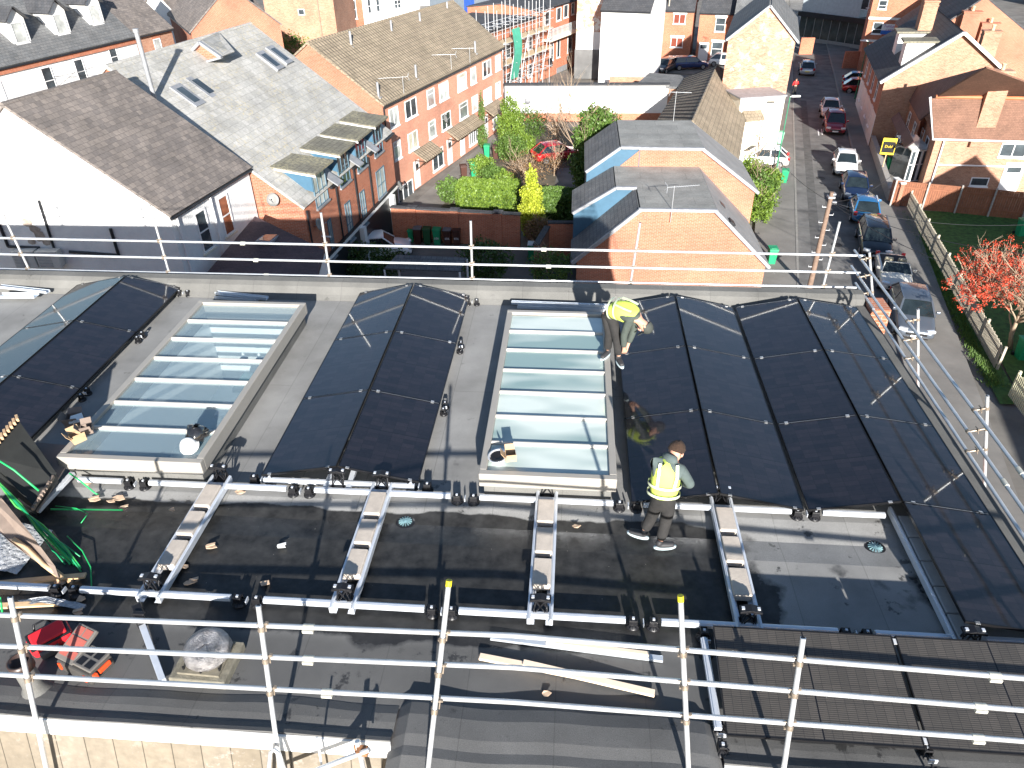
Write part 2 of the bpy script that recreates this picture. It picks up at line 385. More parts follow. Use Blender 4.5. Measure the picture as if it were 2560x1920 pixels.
for (x0, z0), (x1, z1) in zip(pr, pr[1:]): m.face([(x0, 3.7, z0), (x1, 3.7, z1), (x1, 13.5, z1), (x0, 13.5, z0)])
m.build('side_parapet', FELTP, RB)
def wavy(x): return .02*sin(x*1.7)+.012*sin(x*4.3+1)
for x0, x1 in ((XL, -1.60), (1.62, XR)):
    m = MB(); n = int((x1-x0)/.25); prf = [(4.30, .004), (4.20, .03), (4.10, .035), (4.0, .03), (3.93, .065), (3.885, .075), (3.88, .03)]
    for i in range(n):
        a, b = x0+(x1-x0)*i/n, x0+(x1-x0)*(i+1)/n
        for (y0, z0), (y1, z1) in zip(prf, prf[1:]):
            k0 = 1 if 4.1 < y0 < 4.35 else .3; k1 = 1 if 4.1 < y1 < 4.35 else .3
            m.face([(a, y1+wavy(a)*k1, z1), (b, y1+wavy(b)*k1, z1), (b, y0+wavy(b)*k0, z0), (a, y0+wavy(a)*k0, z0)])
    m.build('front_parapet', FELT, RB, smooth=True)
    m = MB(); m.prism([(x0, 3.885, .055), (x0, 3.86, .055), (x0, 3.82, -.13), (x0, 3.86, -.13)], (x1-x0, 0, 0)); m.build('fascia', WHITEP, RB)
    m = MB(); m.face([(x0, 3.845, -.12), (x1, 3.845, -.12), (x1, 3.845-.27*4, -4.12), (x0, 3.845-.27*4, -4.12)])
    m.build('mansard_slope', MANS, RB)
FELTH = felt_material('hump_felt', (.085, .086, .088))
# felt covered dormer top in the middle of the front edge
m = MB(); X0, X1 = -1.60, 1.62
pr = [(4.42, .004), (4.37, .05), (4.29, .095), (4.15, .115), (3.95, .105), (3.84, .08), (3.74, .085), (3.62, .05), (3.4, .0), (3.1, -.08)]
n = 26
def bump_(x): return .008*sin(x*2.3)+.006*sin(x*5.1+2)
for i in range(n):
    a, b = X0+.14+(X1-X0-.28)*i/n, X0+.14+(X1-X0-.28)*(i+1)/n
    for (y0, z0), (y1, z1) in zip(pr, pr[1:]):
        m.face([(a, y1+bump_(a), z1+bump_(a)), (b, y1+bump_(b), z1+bump_(b)), (b, y0+bump_(b), z0+(bump_(b) if z0 > .02 else 0)), (a, y0+bump_(a), z0+(bump_(a) if z0 > .02 else 0))])
for xa, xb in ((X0+.14, X0-.02), (X1-.14, X1+.03)):
    for (y0, z0), (y1, z1) in zip(pr, pr[1:]):
        m.face([(xa, y0+bump_(xa), z0+(bump_(xa) if z0 > .02 else 0)), (xa, y1+bump_(xa), z1+bump_(xa)), (xb, y1, z1-.12), (xb, y0, z0-.12 if z0 > .02 else 0)])
m.build('dormer_top', FELTH, RB, smooth=True)
m = MB()
m.face([(XL, 13.5, -.4), (XR, 13.5, -.4), (XR, 13.5, G), (XL, 13.5, G)]); m.face([(XR, 13.5, -.2), (XR, 3.0, -.2), (XR+3.1, 3.0, G), (XR+3.1, 13.5, G)]); m.face([(XR, 13.5, -.2), (XR+3.1, 13.5, G), (XR, 13.5, G)])
m.build('wall', BRICKR, RB)
m = MB(); m.box((5.95, 13.14, -.9), (.36, .5, 2.2)); m.box((5.79, 13.14, .215), (.05, .52, .03), mi=1)
m.build('corner_pier', [BRICKO, LEAD], RB)
# tiled back slope below the parapet
m = MB(); m.prism([(XL, 13.6, -.02), (XL, 14.35, -.62), (XL, 14.35, -.7), (XL, 13.6, -.1)], (-XL-1.75, 0, 0)); m.build('tiled_verge', TILEK, RB)

# ================================================================== skylights
SKB = plain('skylight_bar', (.52, .50, .46), .45, 0, .04, 3)
SKF = plain('skylight_frame', (.33, .31, .28), .45, 0, .04, 3)
def glazing(name, c, rough, alpha):
    k = NT(name); p = k.p; p.inputs['Base Color'].default_value = (*c, 1); p.inputs['Roughness'].default_value = rough
    t = k.t.nodes.new('ShaderNodeBsdfTransparent'); t.inputs[0].default_value = (.95, .98, .98, 1); mx = k.t.nodes.new('ShaderNodeMixShader'); mx.inputs[0].default_value = alpha
    p.inputs['Coat Weight'].default_value = 1; p.inputs['Coat Roughness'].default_value = .02
    k.l(t.outputs[0], mx.inputs[1]); k.l(p.outputs[0], mx.inputs[2]); k.l(mx.outputs[0], k.t.nodes['Material Output'].inputs[0]); return k.mat
GLC = glazing('clear_glazing', (.42, .55, .62), .04, .3)
def frosted():
    k = NT('frosted_glazing'); p = k.p; co = k.pos(); mp = k.t.nodes.new('ShaderNodeMapping'); mp.inputs['Scale'].default_value = (.5, 1.5, 1); k.l(co, mp.inputs[0])
    k.base(k.mix(k.ramp(k.noise(.9, 2, mp.outputs[0]), .42, .62), (.29, .41, .40), (.74, .82, .77)))  # pale noise blotches paint reflections into the milky glass
    p.inputs['Roughness'].default_value = .25; p.inputs['Coat Weight'].default_value = 1; p.inputs['Coat Roughness'].default_value = .03
    t = k.t.nodes.new('ShaderNodeBsdfTransparent'); mx = k.t.nodes.new('ShaderNodeMixShader'); mx.inputs[0].default_value = .85
    k.l(t.outputs[0], mx.inputs[1]); k.l(p.outputs[0], mx.inputs[2]); k.l(mx.outputs[0], k.t.nodes['Material Output'].inputs[0]); return k.mat
GLF = frosted()
ROOMW = plain('room_white', (.82, .84, .84), .8, 0, .04, 1); ROOMF = plain('room_floor', (.42, .52, .56), .6, 0, .2, 1)
def skylight(x0, x1, y0, y1, h, nb, label, gl, interior=True):
    t = thing('skylight', label, 'skylight', ((x0+x1)/2, (y0+y1)/2, 0), 0, 'roof lights between the panel rows')
    f = .10
    m = MB()   # felt kerb
    for c, d in (((x0+.06, y0+.06), (x1-.06, y0+.12)), ((x0+.06, y1-.12), (x1-.06, y1-.06)), ((x0+.06, y0+.12), (x0+.12, y1-.12)), ((x1-.12, y0+.12), (x1-.06, y1-.12))):
        m.box(((c[0]+d[0])/2, (c[1]+d[1])/2, h/2-.11), (d[0]-c[0], d[1]-c[1], h-.19))
    m.build('kerb', FELTP, t)
    m = MB(); z0, z1 = h-.22, h
    zc = (z0+z1)/2; dz = z1-z0
    m.box(((x0+x1)/2, y0+f/2, zc), (x1-x0, f, dz)); m.box(((x0+x1)/2, y1-f/2, zc), (x1-x0, f, dz))
    m.box((x0+f/2, (y0+y1)/2, zc), (f, y1-y0-2*f, dz)); m.box((x1-f/2, (y0+y1)/2, zc), (f, y1-y0-2*f, dz))
    m.build('frame', SKF, t, bevel=.012)
    gz = h-.055; W = x1-x0-2*f; L = (y1-y0-2*f)/nb
    for i in range(1, nb):
        m = MB(); y = y0+f+L*i; m.box(((x0+x1)/2, y, h-.06), (W, .055, .07)); m.box(((x0+x1)/2, y, h-.022), (W, .035, .02)); m.build('glazing_bar', SKB, t, bevel=.006)
    for i in range(nb):
        m = MB(); y = y0+f+L*(i+.5); m.box(((x0+x1)/2, y, gz), (W-.004, L-.078, .012)); m.build('glass_pane', gl, t)
    m = MB()
    zb = -1.3 if interior else -1.2
    a, b, c, d = x0+.13, x1-.13, y0+.13, y1-.13
    m.face([(a, c, 0.1), (a, d, .1), (a, d, zb), (a, c, zb)]); m.face([(b, d, .1), (b, c, .1), (b, c, zb), (b, d, zb)])
    m.face([(a, d, .1), (b, d, .1), (b, d, zb), (a, d, zb)]); m.face([(b, c, .1), (a, c, .1), (a, c, zb), (b, c, zb)])
    m.build('light_shaft', ROOMW, t)
    m = MB(); m.face([(a, c, zb), (b, c, zb), (b, d, zb), (a, d, zb)]); m.build('room_floor', ROOMF, t)
    if interior:
        m = MB()
        for k, (yy, w_) in enumerate(((y0+1.0, .5), (y0+1.9, .7), (y0+2.9, .45), (y0+3.8, .6))): m.box((x1-.75, yy, zb+.5), (1.0, w_, .08), mi=k % 2); m.box((x1-.4, yy, zb+.3), (.08, w_, .5), mi=1)
        m.build('furniture', [ROOMW, plain('teal_worktop', (.12, .26, .28), .4)], t)
        for k in range(3):
            m = MB(); m.lathe((x1-.95+.3*k, y1-1.05, h-.62), [(.0, .12), (.02, .1), (.04, .02), (.07, 0), (.075, -.02), (0, -.03)], 12); m.build('pendant_lamp', ROOMW, t)
    return t
skylight(*SK[0], 7, 'clear long skylight with cream frame and pendant lamps inside, left of the middle panel rows', GLC)
skylight(*SK[1], 7, 'milky glazed long skylight with cream frame beside the bending worker', GLF, False)
skylight(*SK[2], 5, 'corner of a cream framed skylight cut off at the left edge of the roof', GLC, False)

# ================================================================== solar panels
PW, PL = 1.134, 1.862
def panel(label, group, light=False):
    t = thing('solar_panel', label, 'solar panel', (0, 0, 0), 0, group)
    m = MB(); a, b, e = PW/2, PL/2-.004, .012
    for c, d in (((0, b-e/2), (2*a, e)), ((0, -b+e/2), (2*a, e)), ((a-e/2, 0), (e, 2*b-2*e)), ((-a+e/2, 0), (e, 2*b-2*e))): m.box((c[0], c[1], -.015), (d[0], d[1], .035))
    m.build('frame', FRAMEB, t, world=False)
    m = MB(); m.box((0, 0, -.004), (2*a-2*e-.002, 2*b-2*e-.002, .006)); m.build('glass', SOLARL if light else SOLAR, t, world=False)
    m = MB(); m.box((0, 0, -.022), (2*a-2*e-.01, 2*b-2*e-.01, .006)); m.build('back_sheet', WHITEP, t, world=False)
    return t
P0 = None
def place_panel(center, xdir, ydir, label, group, light=False, protos={}):
    key = light
    first = key not in protos
    if first: protos[key] = panel(label, group, light)
    o = protos[key] if first else copy_tree(protos[key])
    x = V(xdir).normalized(); y = V(ydir).normalized(); z = x.cross(y)
    o.location = center; o.rotation_euler = Matrix((x, y, z)).transposed().to_euler()
    o['label'] = label; o['group'] = group; return o
CL = plain('panel_clamp', (.72, .73, .74), .3, .5, .05, 5)
ZR, ZO = .37, .15
def pair(xr, ystarts, group, names, zo_r=ZO, sides=(-1, 1), xo=1.11):
    for s in sides:
        zo = zo_r if s > 0 else ZO
        hi = V((xr+s*.022, 0, ZR)); lo = V((xr+s*(xo+.012), 0, zo))
        xd = (lo-hi)*s
        for i, y0 in enumerate(ystarts):
            c = (hi+lo)/2+V((0, y0+PL/2, 0)); xn = xd.normalized()
            p = place_panel(c, xn, (0, 1, 0), names[s][i], group)
            cl = MB(); zz = .004
            for ux in (-.44, .44):
                cl.box((ux, PL/2, zz), (.05, .034, .012))
                if i == 0: cl.box((ux, -PL/2+.004, zz), (.05, .034, .012))
            o = cl.build('clamp', CL, p, world=False)
            if i < len(ystarts)-1:
                gl = MB(); gl.box((0, PL/2+.0, -.002), (PW*.96, .005, .008)); gl.build('joint_trim', CL, p, world=False)
ROWS = ('front', 'middle', 'back')
def nm(fmt, n=3): return {s: [fmt[s].format(('front', 'middle', 'back')[i] if n == 3 else ('frontmost', 'second', 'third', 'backmost')[i]) for i in range(n)] for s in fmt}
yl = [7.56, 7.56+PL+.006, 7.56+2*PL+.012]
pair(-9.2, [7.62, 9.49, 11.36], 'panels of the far left ridge', nm({-1: 'pale sky reflecting panel on the left slope of the leftmost ridge, {} one', 1: 'half shaded black panel on the right slope of the leftmost ridge, {} one'}))
pair(-3.12, yl, 'panels of the ridge between the skylights', nm({-1: 'bluish panel left of the ridge between the two skylights, {} one', 1: 'black panel right of the ridge between the two skylights, {} one'}))
yr = [7.34, 7.34+PL+.006, 7.34+2*PL+.012]
pair(2.05, yr, 'panels of the ridge by the workers', nm({-1: 'black panel next to the workers and frosted skylight, {} one of its column', 1: 'second column of black panels right of the workers, {} one'}))
pair(4.36, yr, 'panels of the rightmost ridge', nm({-1: 'black panel left of the rightmost ridge, {} one'}), sides=(-1,))
pair(4.36, [yr[0]-PL-.006]+yr, 'panels of the rightmost ridge', nm({1: 'panel by the right roof edge crossed by tube shadows, {} one'}, 4), zo_r=.22, sides=(1,), xo=1.12)
# the front landscape row slopes towards the camera
hiY, loY = 5.23, 4.13
for i, l in enumerate(('landscape panel at the front right with fine silver lines, left one', 'landscape panel at the front right with fine silver lines, second from the left', 'landscape panel cut off by the right border, front row')):
    cx = 1.66+PL/2+i*(PL+.03)
    hi, lo = V((cx, hiY, .37)), V((cx, loY, .16))
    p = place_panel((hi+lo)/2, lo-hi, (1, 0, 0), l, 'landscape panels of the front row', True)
    cl = MB()
    for ux in (-.5, .5):
        cl.box((ux, PL/2+.014, .0), (.06, .03, .014))
    cl.build('clamp', CL, p, world=False)

# ================================================================== mounting rails, feet, trays
def rail(a, b, label, group, z=.10, wd=.075, ht=.05):
    a, b = V((a[0], a[1], z)), V((b[0], b[1], z)); c = (a+b)/2
    t = MB(); t.bar(a, b, wd, ht); t.bar(a+V((0, 0, ht/2+.006)), b+V((0, 0, ht/2+.006)), wd*.55, .012)
    o = MB(); o.v = [v-c for v in t.v]; o.f = t.f; o.m = t.m; o.smooth = t.smooth
    ob = o.build('mounting_rail', ALU, bevel=.004); ob.location = c; tag(ob, label, 'rail', group); return ob
def foot(loc, label, rz=0):      # black double pad with saddle
    global FOOT
    if 'FOOT' in globals(): return dup(FOOT, loc, rz, label)
    t = thing('rail_foot', label, 'rail foot', loc, rz, 'black feet under the mounting rails')
    for sx in (-.13, .13):
        m = MB(); m.lathe(V(loc)+V((sx, 0, 0)), [(0, 0), (.088, 0), (.095, .012), (.09, .03), (.04, .05), (.03, .06), (0, .06)], 18)
        for k in range(12):
            a = 2*pi*k/12; m.bar(V(loc)+V((sx+.03*cos(a), .03*sin(a), .052)), V(loc)+V((sx+.09*cos(a), .09*sin(a), .035)), .008, .012)
        m.build('round_pad', BLACKP, t)
        m = MB()
        m.box(V(loc)+V((sx, 0, .14)), (.11, .09, .016)); m.box(V(loc)+V((sx, .043, .10)), (.11, .01, .08)); m.box(V(loc)+V((sx, -.043, .10)), (.11, .01, .08))
        for q in (-.045, .045): m.box(V(loc)+V((sx+q, 0, .152)), (.012, .08, .014))
        m.build('saddle', BLACKP, t, bevel=.004)
        m = MB(); m.box(V(loc)+V((sx, 0, .156)), (.03, .03, .02)); m.build('bolt', ALU, t)
    m = MB(); m.box(V(loc)+V((0, -.02, .10)), (.012, .09, .06)); m.build('joint_plate', ALU, t)
    t.scale = (.88, .88, .9); FOOT = t; return t
yb, yf = 7.36, 5.46
def SF(*a):
    o = foot(*a); o.scale = (.68, .68, .8); return o
fb = [at(a*1.1573, b*1.1573, .1).x for a, b in ((293, 1041), (650, 1055), (1005, 1072), (1357, 1088), (1745, 1112))]
ff = [at(a*1.1573, b*1.1573, .1).x for a, b in ((140, 1272), (535, 1292), (955, 1312), (1390, 1345), (1850, 1368))]
ends = [-6.85, 4.36]
xs = [-6.85]+fb+[4.22]; wd = ['leftmost', 'second', 'third', 'fourth', 'fifth', 'rightmost']
for i, (a, b) in enumerate(zip(xs, xs[1:])): rail((a+(.2 if i else 0), yb), (b-(.2 if i < 5 else 0), yb), 'silver rail section along the skylight side of the valley, %s of its line' % wd[i], 'rail sections of the back line')
xs = [-8.2]+ff+[4.3]
for i, (a, b) in enumerate(zip(xs, xs[1:])): rail((a+(.2 if i else 0), yf), (b-(.2 if i < 5 else 0), yf), 'silver rail section of the front line nearest the camera, %s one' % wd[i], 'rail sections of the front line')
rail((-4.2, 7.52), (-2.05, 7.52), 'short silver rail under the front edge of the panels between the skylights', 'rail sections of the back line', .10)
rail((5.55, yf), (4.5, yf), 'silver rail end below the rightmost panel column', 'rail sections of the front line')
for i, x in enumerate(fb): foot((x, yb, -.01), 'black double foot on the back rail line, %s one' % ['leftmost', 'second', 'middle', 'fourth', 'rightmost'][i])
for i, x in enumerate(ff): foot((x, yf, 0), 'black double foot on the front rail line, %s one' % ['leftmost', 'second', 'middle', 'fourth', 'rightmost'][i])
for p, l in (((-4.24, 7.55), 'left'), ((-1.99, 7.55), 'right')): foot((p[0], p[1], 0), 'black foot under the %s front corner of the panels between the skylights' % l)
for y, l in ((9.42, 'middle'), (11.3, 'back')): SF((-1.93, y, 0), 'black foot sticking out on the right of the ridge between the skylights, %s one' % l, pi/2)
SF((-7.98, 13.12, 0), 'black foot at the far corner of the leftmost panel ridge')
SF((-1.93, 13.05, 0), 'black foot at the far corner of the ridge between the skylights')
for y in (9.45, 11.32): SF((-8.0, y, 0), 'black foot under the shaded edge of the leftmost ridge, %s one' % ('nearer' if y < 10 else 'farther'), pi/2)

def tray(x, label):
    global TRAY
    y0, y1 = 5.36, 7.52; L = (x, (y0+y1)/2, 0)
    if 'TRAY' in globals(): return dup(TRAY, L, 0, label)
    t = thing('ballast_tray', label, 'ballast tray', L, 0, 'ballast trays across the valley')
    for sx in (-.125, .125):
        m = MB(); s = 1 if sx > 0 else -1
        m.box((x+sx, (y0+y1)/2, .10), (.045, y1-y0, .09)); m.box((x+sx-s*.035, (y0+y1)/2, .062), (.05, y1-y0, .008)); m.box((x+sx+s*.0, (y0+y1)/2, .15), (.02, y1-y0, .012))
        m.build('side_rail', ALU, t, bevel=.003)
    TRAY = t; return t
def bracket(loc, label):
    global BRK
    if 'BRK' in globals(): return dup(BRK, loc, 0, label)
    t = thing('ridge_bracket', label, 'bracket', loc, 0, 'black ridge brackets'); l = V(loc)
    m = MB()
    m.box(l+V((0, 0, .06)), (.19, .16, .03)); m.box(l+V((0, 0, .29)), (.12, .07, .03))
    for s in (-1, 1):
        for yy in (-.045, .045):
            m.bar(l+V((s*.085, yy, .06)), l+V((-s*.045, yy, .29)), .016, .014); m.bar(l+V((s*.085, yy, .06)), l+V((s*.05, yy, .29)), .018, .014)
        m.bar(l+V((s*.085, -.06, .07)), l+V((s*.06, .05, .20)), .014, .014)
        m.prism([l+V((0, -.05, .30)), l+V((s*.12, -.05, .275)), l+V((s*.12, -.05, .305)), l+V((0, -.05, .335))], (0, .1, 0))
    m.build('truss', BLACKP, t, bevel=.003)
    for s in (-1, 1):
        m = MB(); m.box(l+V((s*.085, 0, .318)), (.032, .035, .02)); m.build('bolt', ALU, t)
    BRK = t; return t
def block(loc, d, label, mat, group, rz=0):
    m = MB(); m.box((0, 0, 0), d, rz); o = m.build('ballast_block', mat, bevel=.015); o.location = loc; tag(o, label, 'concrete block', group)
sht = ['leftmost tray', 'second tray from the left', 'middle tray before the frosted skylight', 'tray right of the standing worker', 'rightmost tray']
BLK = plain('pink_grey_concrete', (.50, .44, .38), .9, 0, .12, 9, bump=.3)
trays = [-4.81, -2.49, -.205, 2.125, 4.40]
tl = ['ballast tray nearest the stacked panels, leftmost of five', 'ballast tray in front of the panels between the skylights', 'ballast tray straight in front of the frosted skylight', 'ballast tray just right of the standing worker', 'ballast tray under the rightmost panels with grey slabs']
for i, x in enumerate(trays):
    if i < 4: tray(x, tl[i])
    else:
        t = thing('ballast_tray', tl[i], 'ballast tray', (x, 6.4, 0), 0, 'ballast trays across the valley'); m = MB(); m.box((4.315, 6.42, .10), (.045, 2.1, .09)); m.box((4.315, 6.42, .152), (.02, 2.1, .012)); m.build('side_rail', ALU, t, bevel=.003)
    if i < 4:
        bracket((x, 7.50, .02), 'black ridge bracket at the far end of the '+sht[i]); bracket((x, 5.52, .02), 'black ridge bracket at the near end of the '+sht[i])
        for k, y in enumerate((7.08, 6.56, 6.04)):
            block((x+random.uniform(-.006, .006), y, .135), (.215, .42, .11), '%s pinkish block from the far end in the %s' % (('first', 'second', 'third')[k], sht[i]), BLK, 'concrete ballast blocks', 0)
    else:
        bracket((x+.05, 5.40, .02), 'black ridge bracket under the rightmost panel column, near end')
        for k in range(5): block((4.50, 7.12-.39*k, .135), (.30, .375, .05), 'dark grey slab beside the rightmost panels, %s from the far end' % ('first', 'second', 'third', 'fourth', 'fifth')[k], plain('grey_slab', (.36, .35, .34), .7, 0, .1, 4), 'grey paving slabs in the right tray')
bracket((-3.12, 7.52, .02), 'black ridge bracket under the front of the ridge between the skylights')
# silver strut legs beside that bracket
for s in (-1, 1):
    m = MB(); m.bar((-3.12+s*.16, 7.40, .09), (-3.12+s*.15, 7.85, .12), .07, .06); o = m.build('silver_strut', ALU); tag(o, 'short silver strut on the %s of the bracket under the middle ridge' % ('left' if s < 0 else 'right'), 'strut', 'silver struts')
# side rail at the left edge of the front landscape panels
rail((1.60, 4.2), (1.60, 5.25), 'bluish silver rail along the left edge of the front landscape panels', 'rail sections of the front line', .12)
for y in (4.16, 5.24): foot((1.62, y, .0), 'black clamp foot at the %s left corner of the landscape panels' % ('near' if y < 5 else 'far'), pi/2)
foot((3.56, 4.04, 0), 'black clamp foot below the joint of the landscape panels', pi/2)
# drains
for i, (x, y) in enumerate(((-2.08, 6.97), (3.99, 6.91))):
    t = thing('roof_drain', 'round bluish roof drain grate %s' % ('left of the frosted skylight tray', 'near the right tray in dry felt')[i], 'drain', (x, y, -.045), 0, 'roof drains')
    m = MB(); m.lathe((x, y, -.045), [(.085, 0), (.10, .012), (.115, .01), (.13, 0)], 24); m.build('rim', BLACKP, t)
    m = MB()
    for k in range(14):
        a = 2*pi*k/14; m.bar((x+.03*cos(a), y+.03*sin(a), -.02), (x+.088*cos(a), y+.088*sin(a), -.035), .009, .016)
    m.lathe((x, y, -.03), [(.0, .015), (.03, .012), (.03, 0)], 14); m.build('grate', plain('drain_grate', (.25, .42, .46), .4, .2, .1, 9), t)
    m = MB(); m.lathe((x, y, -.046), [(0, .003), (.088, .003)], 20); m.build('sump', BLACKP, t)

# ================================================================== scaffolding
TR = .0242
COUP = plain('coupler_galv', (.42, .39, .34), .45, .5, .3, 30)
YEL = plain('yellow_cap', (.75, .62, .02), .5)
def scaffold(name, label, rails, posts, sleeves=(), caps=()):
    c = V(rails[0][0]); t = thing(name, label, 'scaffold rail', (c.x, c.y, c.z), 0, 'scaffold edge protection')
    for a, b in rails:
        m = MB(); m.tube(a, b, TR, 12); m.build('guard_rail', GALV, t)
    for i, (a, b) in enumerate(posts):
        m = MB(); a, b = V(a), V(b); m.tube(a, b, TR, 12); m.build('standard', GALV, t)
        d = (b-a).normalized()
        m = MB(); m.lathe(b, [(.019, .0015), (0, .0015)], 10); m.build('tube_mouth', BLACKP, t)
        if i in caps:
            m = MB(); m.tube(b-d*.05, b+d*.006, TR+.003, 12); m.build('end_cap', YEL, t)
    for a, b in rails:
        a, b = V(a), V(b); dr = (b-a).normalized()
        for p, q in posts:
            p, q = V(p), V(q); dp = (q-p).normalized()
            n = dr.cross(dp)
            if n.length < 1e-3: continue
            n.normalize(); w0 = a-p; bb = dr.dot(dp); s = (bb*dp.dot(w0)-dr.dot(w0))/(1-bb*bb); u = (dp.dot(w0)-bb*dr.dot(w0))/(1-bb*bb)
            if not (0 <= s <= (b-a).length and 0 <= u <= (q-p).length): continue
            c1 = a+dr*s; c2 = p+dp*u; mid = (c1+c2)/2
            m = MB(); m.tube(c1-dr*.025, c1+dr*.025, TR+.007, 12); m.tube(c2-dp*.025, c2+dp*.025, TR+.007, 12); m.tube(c1, c2, .018, 6)
            m.tube(mid+dr*.03-dp*.045, mid+dr*.03+dp*.05, .008, 6); m.tube(mid-dr*.05+dp*.03, mid+dr*.055+dp*.03, .008, 6); m.box(mid+dp*.045+dr*.045, (.024, .024, .024)); m.box(mid-dp*.04-dr*.03, (.03, .02, .02))
            m.build('coupler', RUST, t)
    for a, b in sleeves:
        m = MB(); a, b = V(a), V(b); m.tube(a, b, TR+.008, 12); mid = (a+b)/2; m.bar(a+V((0, -.035, -.01)), b+V((0, -.035, -.01)), .03, .035)
        m.build('sleeve', CREAMS, t)
    return t
COUP = plain('coupler_galv', (.42, .39, .34), .45, .5, .3, 30)
CREAMS = plain('sleeve_coupler', (.60, .59, .52), .5, .3, .15, 20)
# back run
bx = [(-21.9, -21.9), (-18.6, -18.5), (-15.2, -15.1), (-11.74, -11.82), (-8.58, -8.55), (-5.05, -5.01), (-2.02, -1.99), (1.24, 1.34), (5.09, 5.10)]
zt = [1.5, 1.6, 1.55, 1.55, 1.70, 1.61, 1.49, 1.51, 1.60]
def bt(x, z): return (x+(z-.9)*.0, 13.75, z)
posts = [((lo-(hi-lo)*2, 13.80, -3.), (hi, 13.78, z)) for (lo, hi), z in zip(bx, zt)]
rz = [(.955, .93), (.575, .565), (.20, .24)]
rails = [((-26.5, 13.735, a), (5.72, 13.735, b)) for a, b in rz]
sl_ = []
for (a, b), px in zip(rz, ((1348, 1372), (1378, 1392), (1368, 1380))): pass
def onrail(i, x):
    a, b = rz[i]; t = (x+26.5)/32.2; return a+(b-a)*t
for i, x in ((0, -6.75), (1, -6.55), (2, -6.4), (0, -.53), (1, -.43), (2, -.33)): sl_.append(((x-.05, 13.735, onrail(i, x)), (x+.05, 13.735, onrail(i, x))))
scaffold('scaffold_guardrail', 'silver scaffold guard rails running along the far edge of the flat roof', rails, posts, sl_)
# right run
rails = [((5.59, 13.98, .93), (5.63, 2.5, .93)), ((5.64, 14.05, .56), (5.66, 2.5, .56)), ((5.80, 14.02, .2), (5.70, 2.5, .2))]
def upX(px, py, X):
    d = ray(px, py); return EYE+d*(X/d.x)
ps = []
for (tx, ty) in ((1878, 545), (1983, 668), (2133, 855)):
    pass
for (tx, ty, bx_, by_) in ((1878, 545, 1893, 745), (1983, 668, 1983, 825), (2133, 855, 2127, 1035)):
    q = upX(tx*1.1573, ty*1.1573, 5.70); q2 = atY(bx_*1.1573, by_*1.1573, q.y); d_ = (q2-q).normalized(); ps.append((q+d_*2.6, q))
ps.append(((5.75, 5.6, -3), (5.7, 5.6, 1.5)))
scaffold('scaffold_guardrail', 'silver scaffold guard rails along the right edge above the street', rails, ps, [((5.615, 7.3, .93), (5.615, 7.42, .93)), ((5.655, 7.5, .56), (5.655, 7.62, .56))])
# front run, leaning over the roof
k_, Y0_ = .27, 3.72
def fr(px, py):
    d = ray(px*1.1573, py*1.1573); t = (Y0_+k_*7)/(d.y-k_*d.z); return EYE+d*t
tops = [((22, 1290), (100, 1659)), ((558, 1308), (605, 1659)), ((970, 1255), (925, 1659)), ((1470, 1288), (1487, 1659)), ((1735, 1378), (1693, 1659))]
posts = []
for i, (a, b) in enumerate(tops):
    A, B = fr(*a), fr(*b)
    if i in (2, 3): B = at(b[0]*1.1573, b[1]*1.1573, .22)
    d = (A-B).normalized(); posts.append((A-d*(A-B).length*1.8, A))
off = V((0, .05, 0))
rails = []
for pts in (((0, 1338), (1106, 1383), (2212, 1476)), ((0, 1405), (1106, 1452), (2212, 1545)), ((0, 1467), (1106, 1527), (2212, 1612))):
    a, b, c = [fr(*p)+V((0, .0, 0)) for p in pts]; d = (c-a)
    d0 = (b-a).normalized(); d1 = (c-b).normalized()
    rails.append((a-d0*3+off, b+off)); rails.append((b+off, c+d1*2.5+off))
sl_ = []
def slv(i, x):
    a, b = V(rails[i][0]), V(rails[i][1]); t = (x-a.x)/(b.x-a.x); p = a+(b-a)*t; d = (b-a).normalized(); sl_.append((p-d*.05, p+d*.05))
slv(0, -2.27); slv(2, -2.30); slv(4, -2.15); slv(1, 3.75); slv(3, 3.70); slv(5, 3.75)
# poles further to the left and right keep the run supported outside the picture
posts += [((5.2, 3.5, -1.5), (5.25, 4.2, 1.7)), ((-7.3, 3.2, -1.9), (-7.3, 4.2, 1.7))]
FS = scaffold('scaffold_guardrail', 'bright scaffold guard rails along the front roof edge nearest the camera', rails, posts, sl_, caps=(2, 3))
# ================================================================== the town
def proj(p):
    v = V(p)-EYE; k = v.dot(cf); return 1280+FPX*v.dot(cr)/k, 960-FPX*v.dot(cu)/k
class Wall:                       # vertical wall plane seen from outside, A is its left end, B its right end
    def __init__(s, A, B):
        s.A = V((A[0], A[1], 0)); s.u = (V((B[0], B[1], 0))-s.A); s.L = s.u.length; s.u.normalize(); s.n = V((s.u.y, -s.u.x, 0))
    def hit(s, px, py):
        d = ray(px, py); t = (s.A-EYE).dot(s.n)/d.dot(s.n); p = EYE+d*t; return (p-s.A).dot(s.u), p.z
    def p(s, a, z, o=0.): q = s.A+s.u*a+s.n*o; return V((q.x, q.y, z))
def rbox(m, W, a0, a1, z0, z1, o0, o1, mi=0):      # box on a wall: along, height, out from the wall
    vs = [W.p(a, z, o) for o in (o0, o1) for z in (z0, z1) for a in (a0, a1)]
    m.add(vs, [(0, 1, 3, 2), (4, 6, 7, 5), (0, 4, 5, 1), (2, 3, 7, 6), (0, 2, 6, 4), (1, 5, 7, 3)], mi)
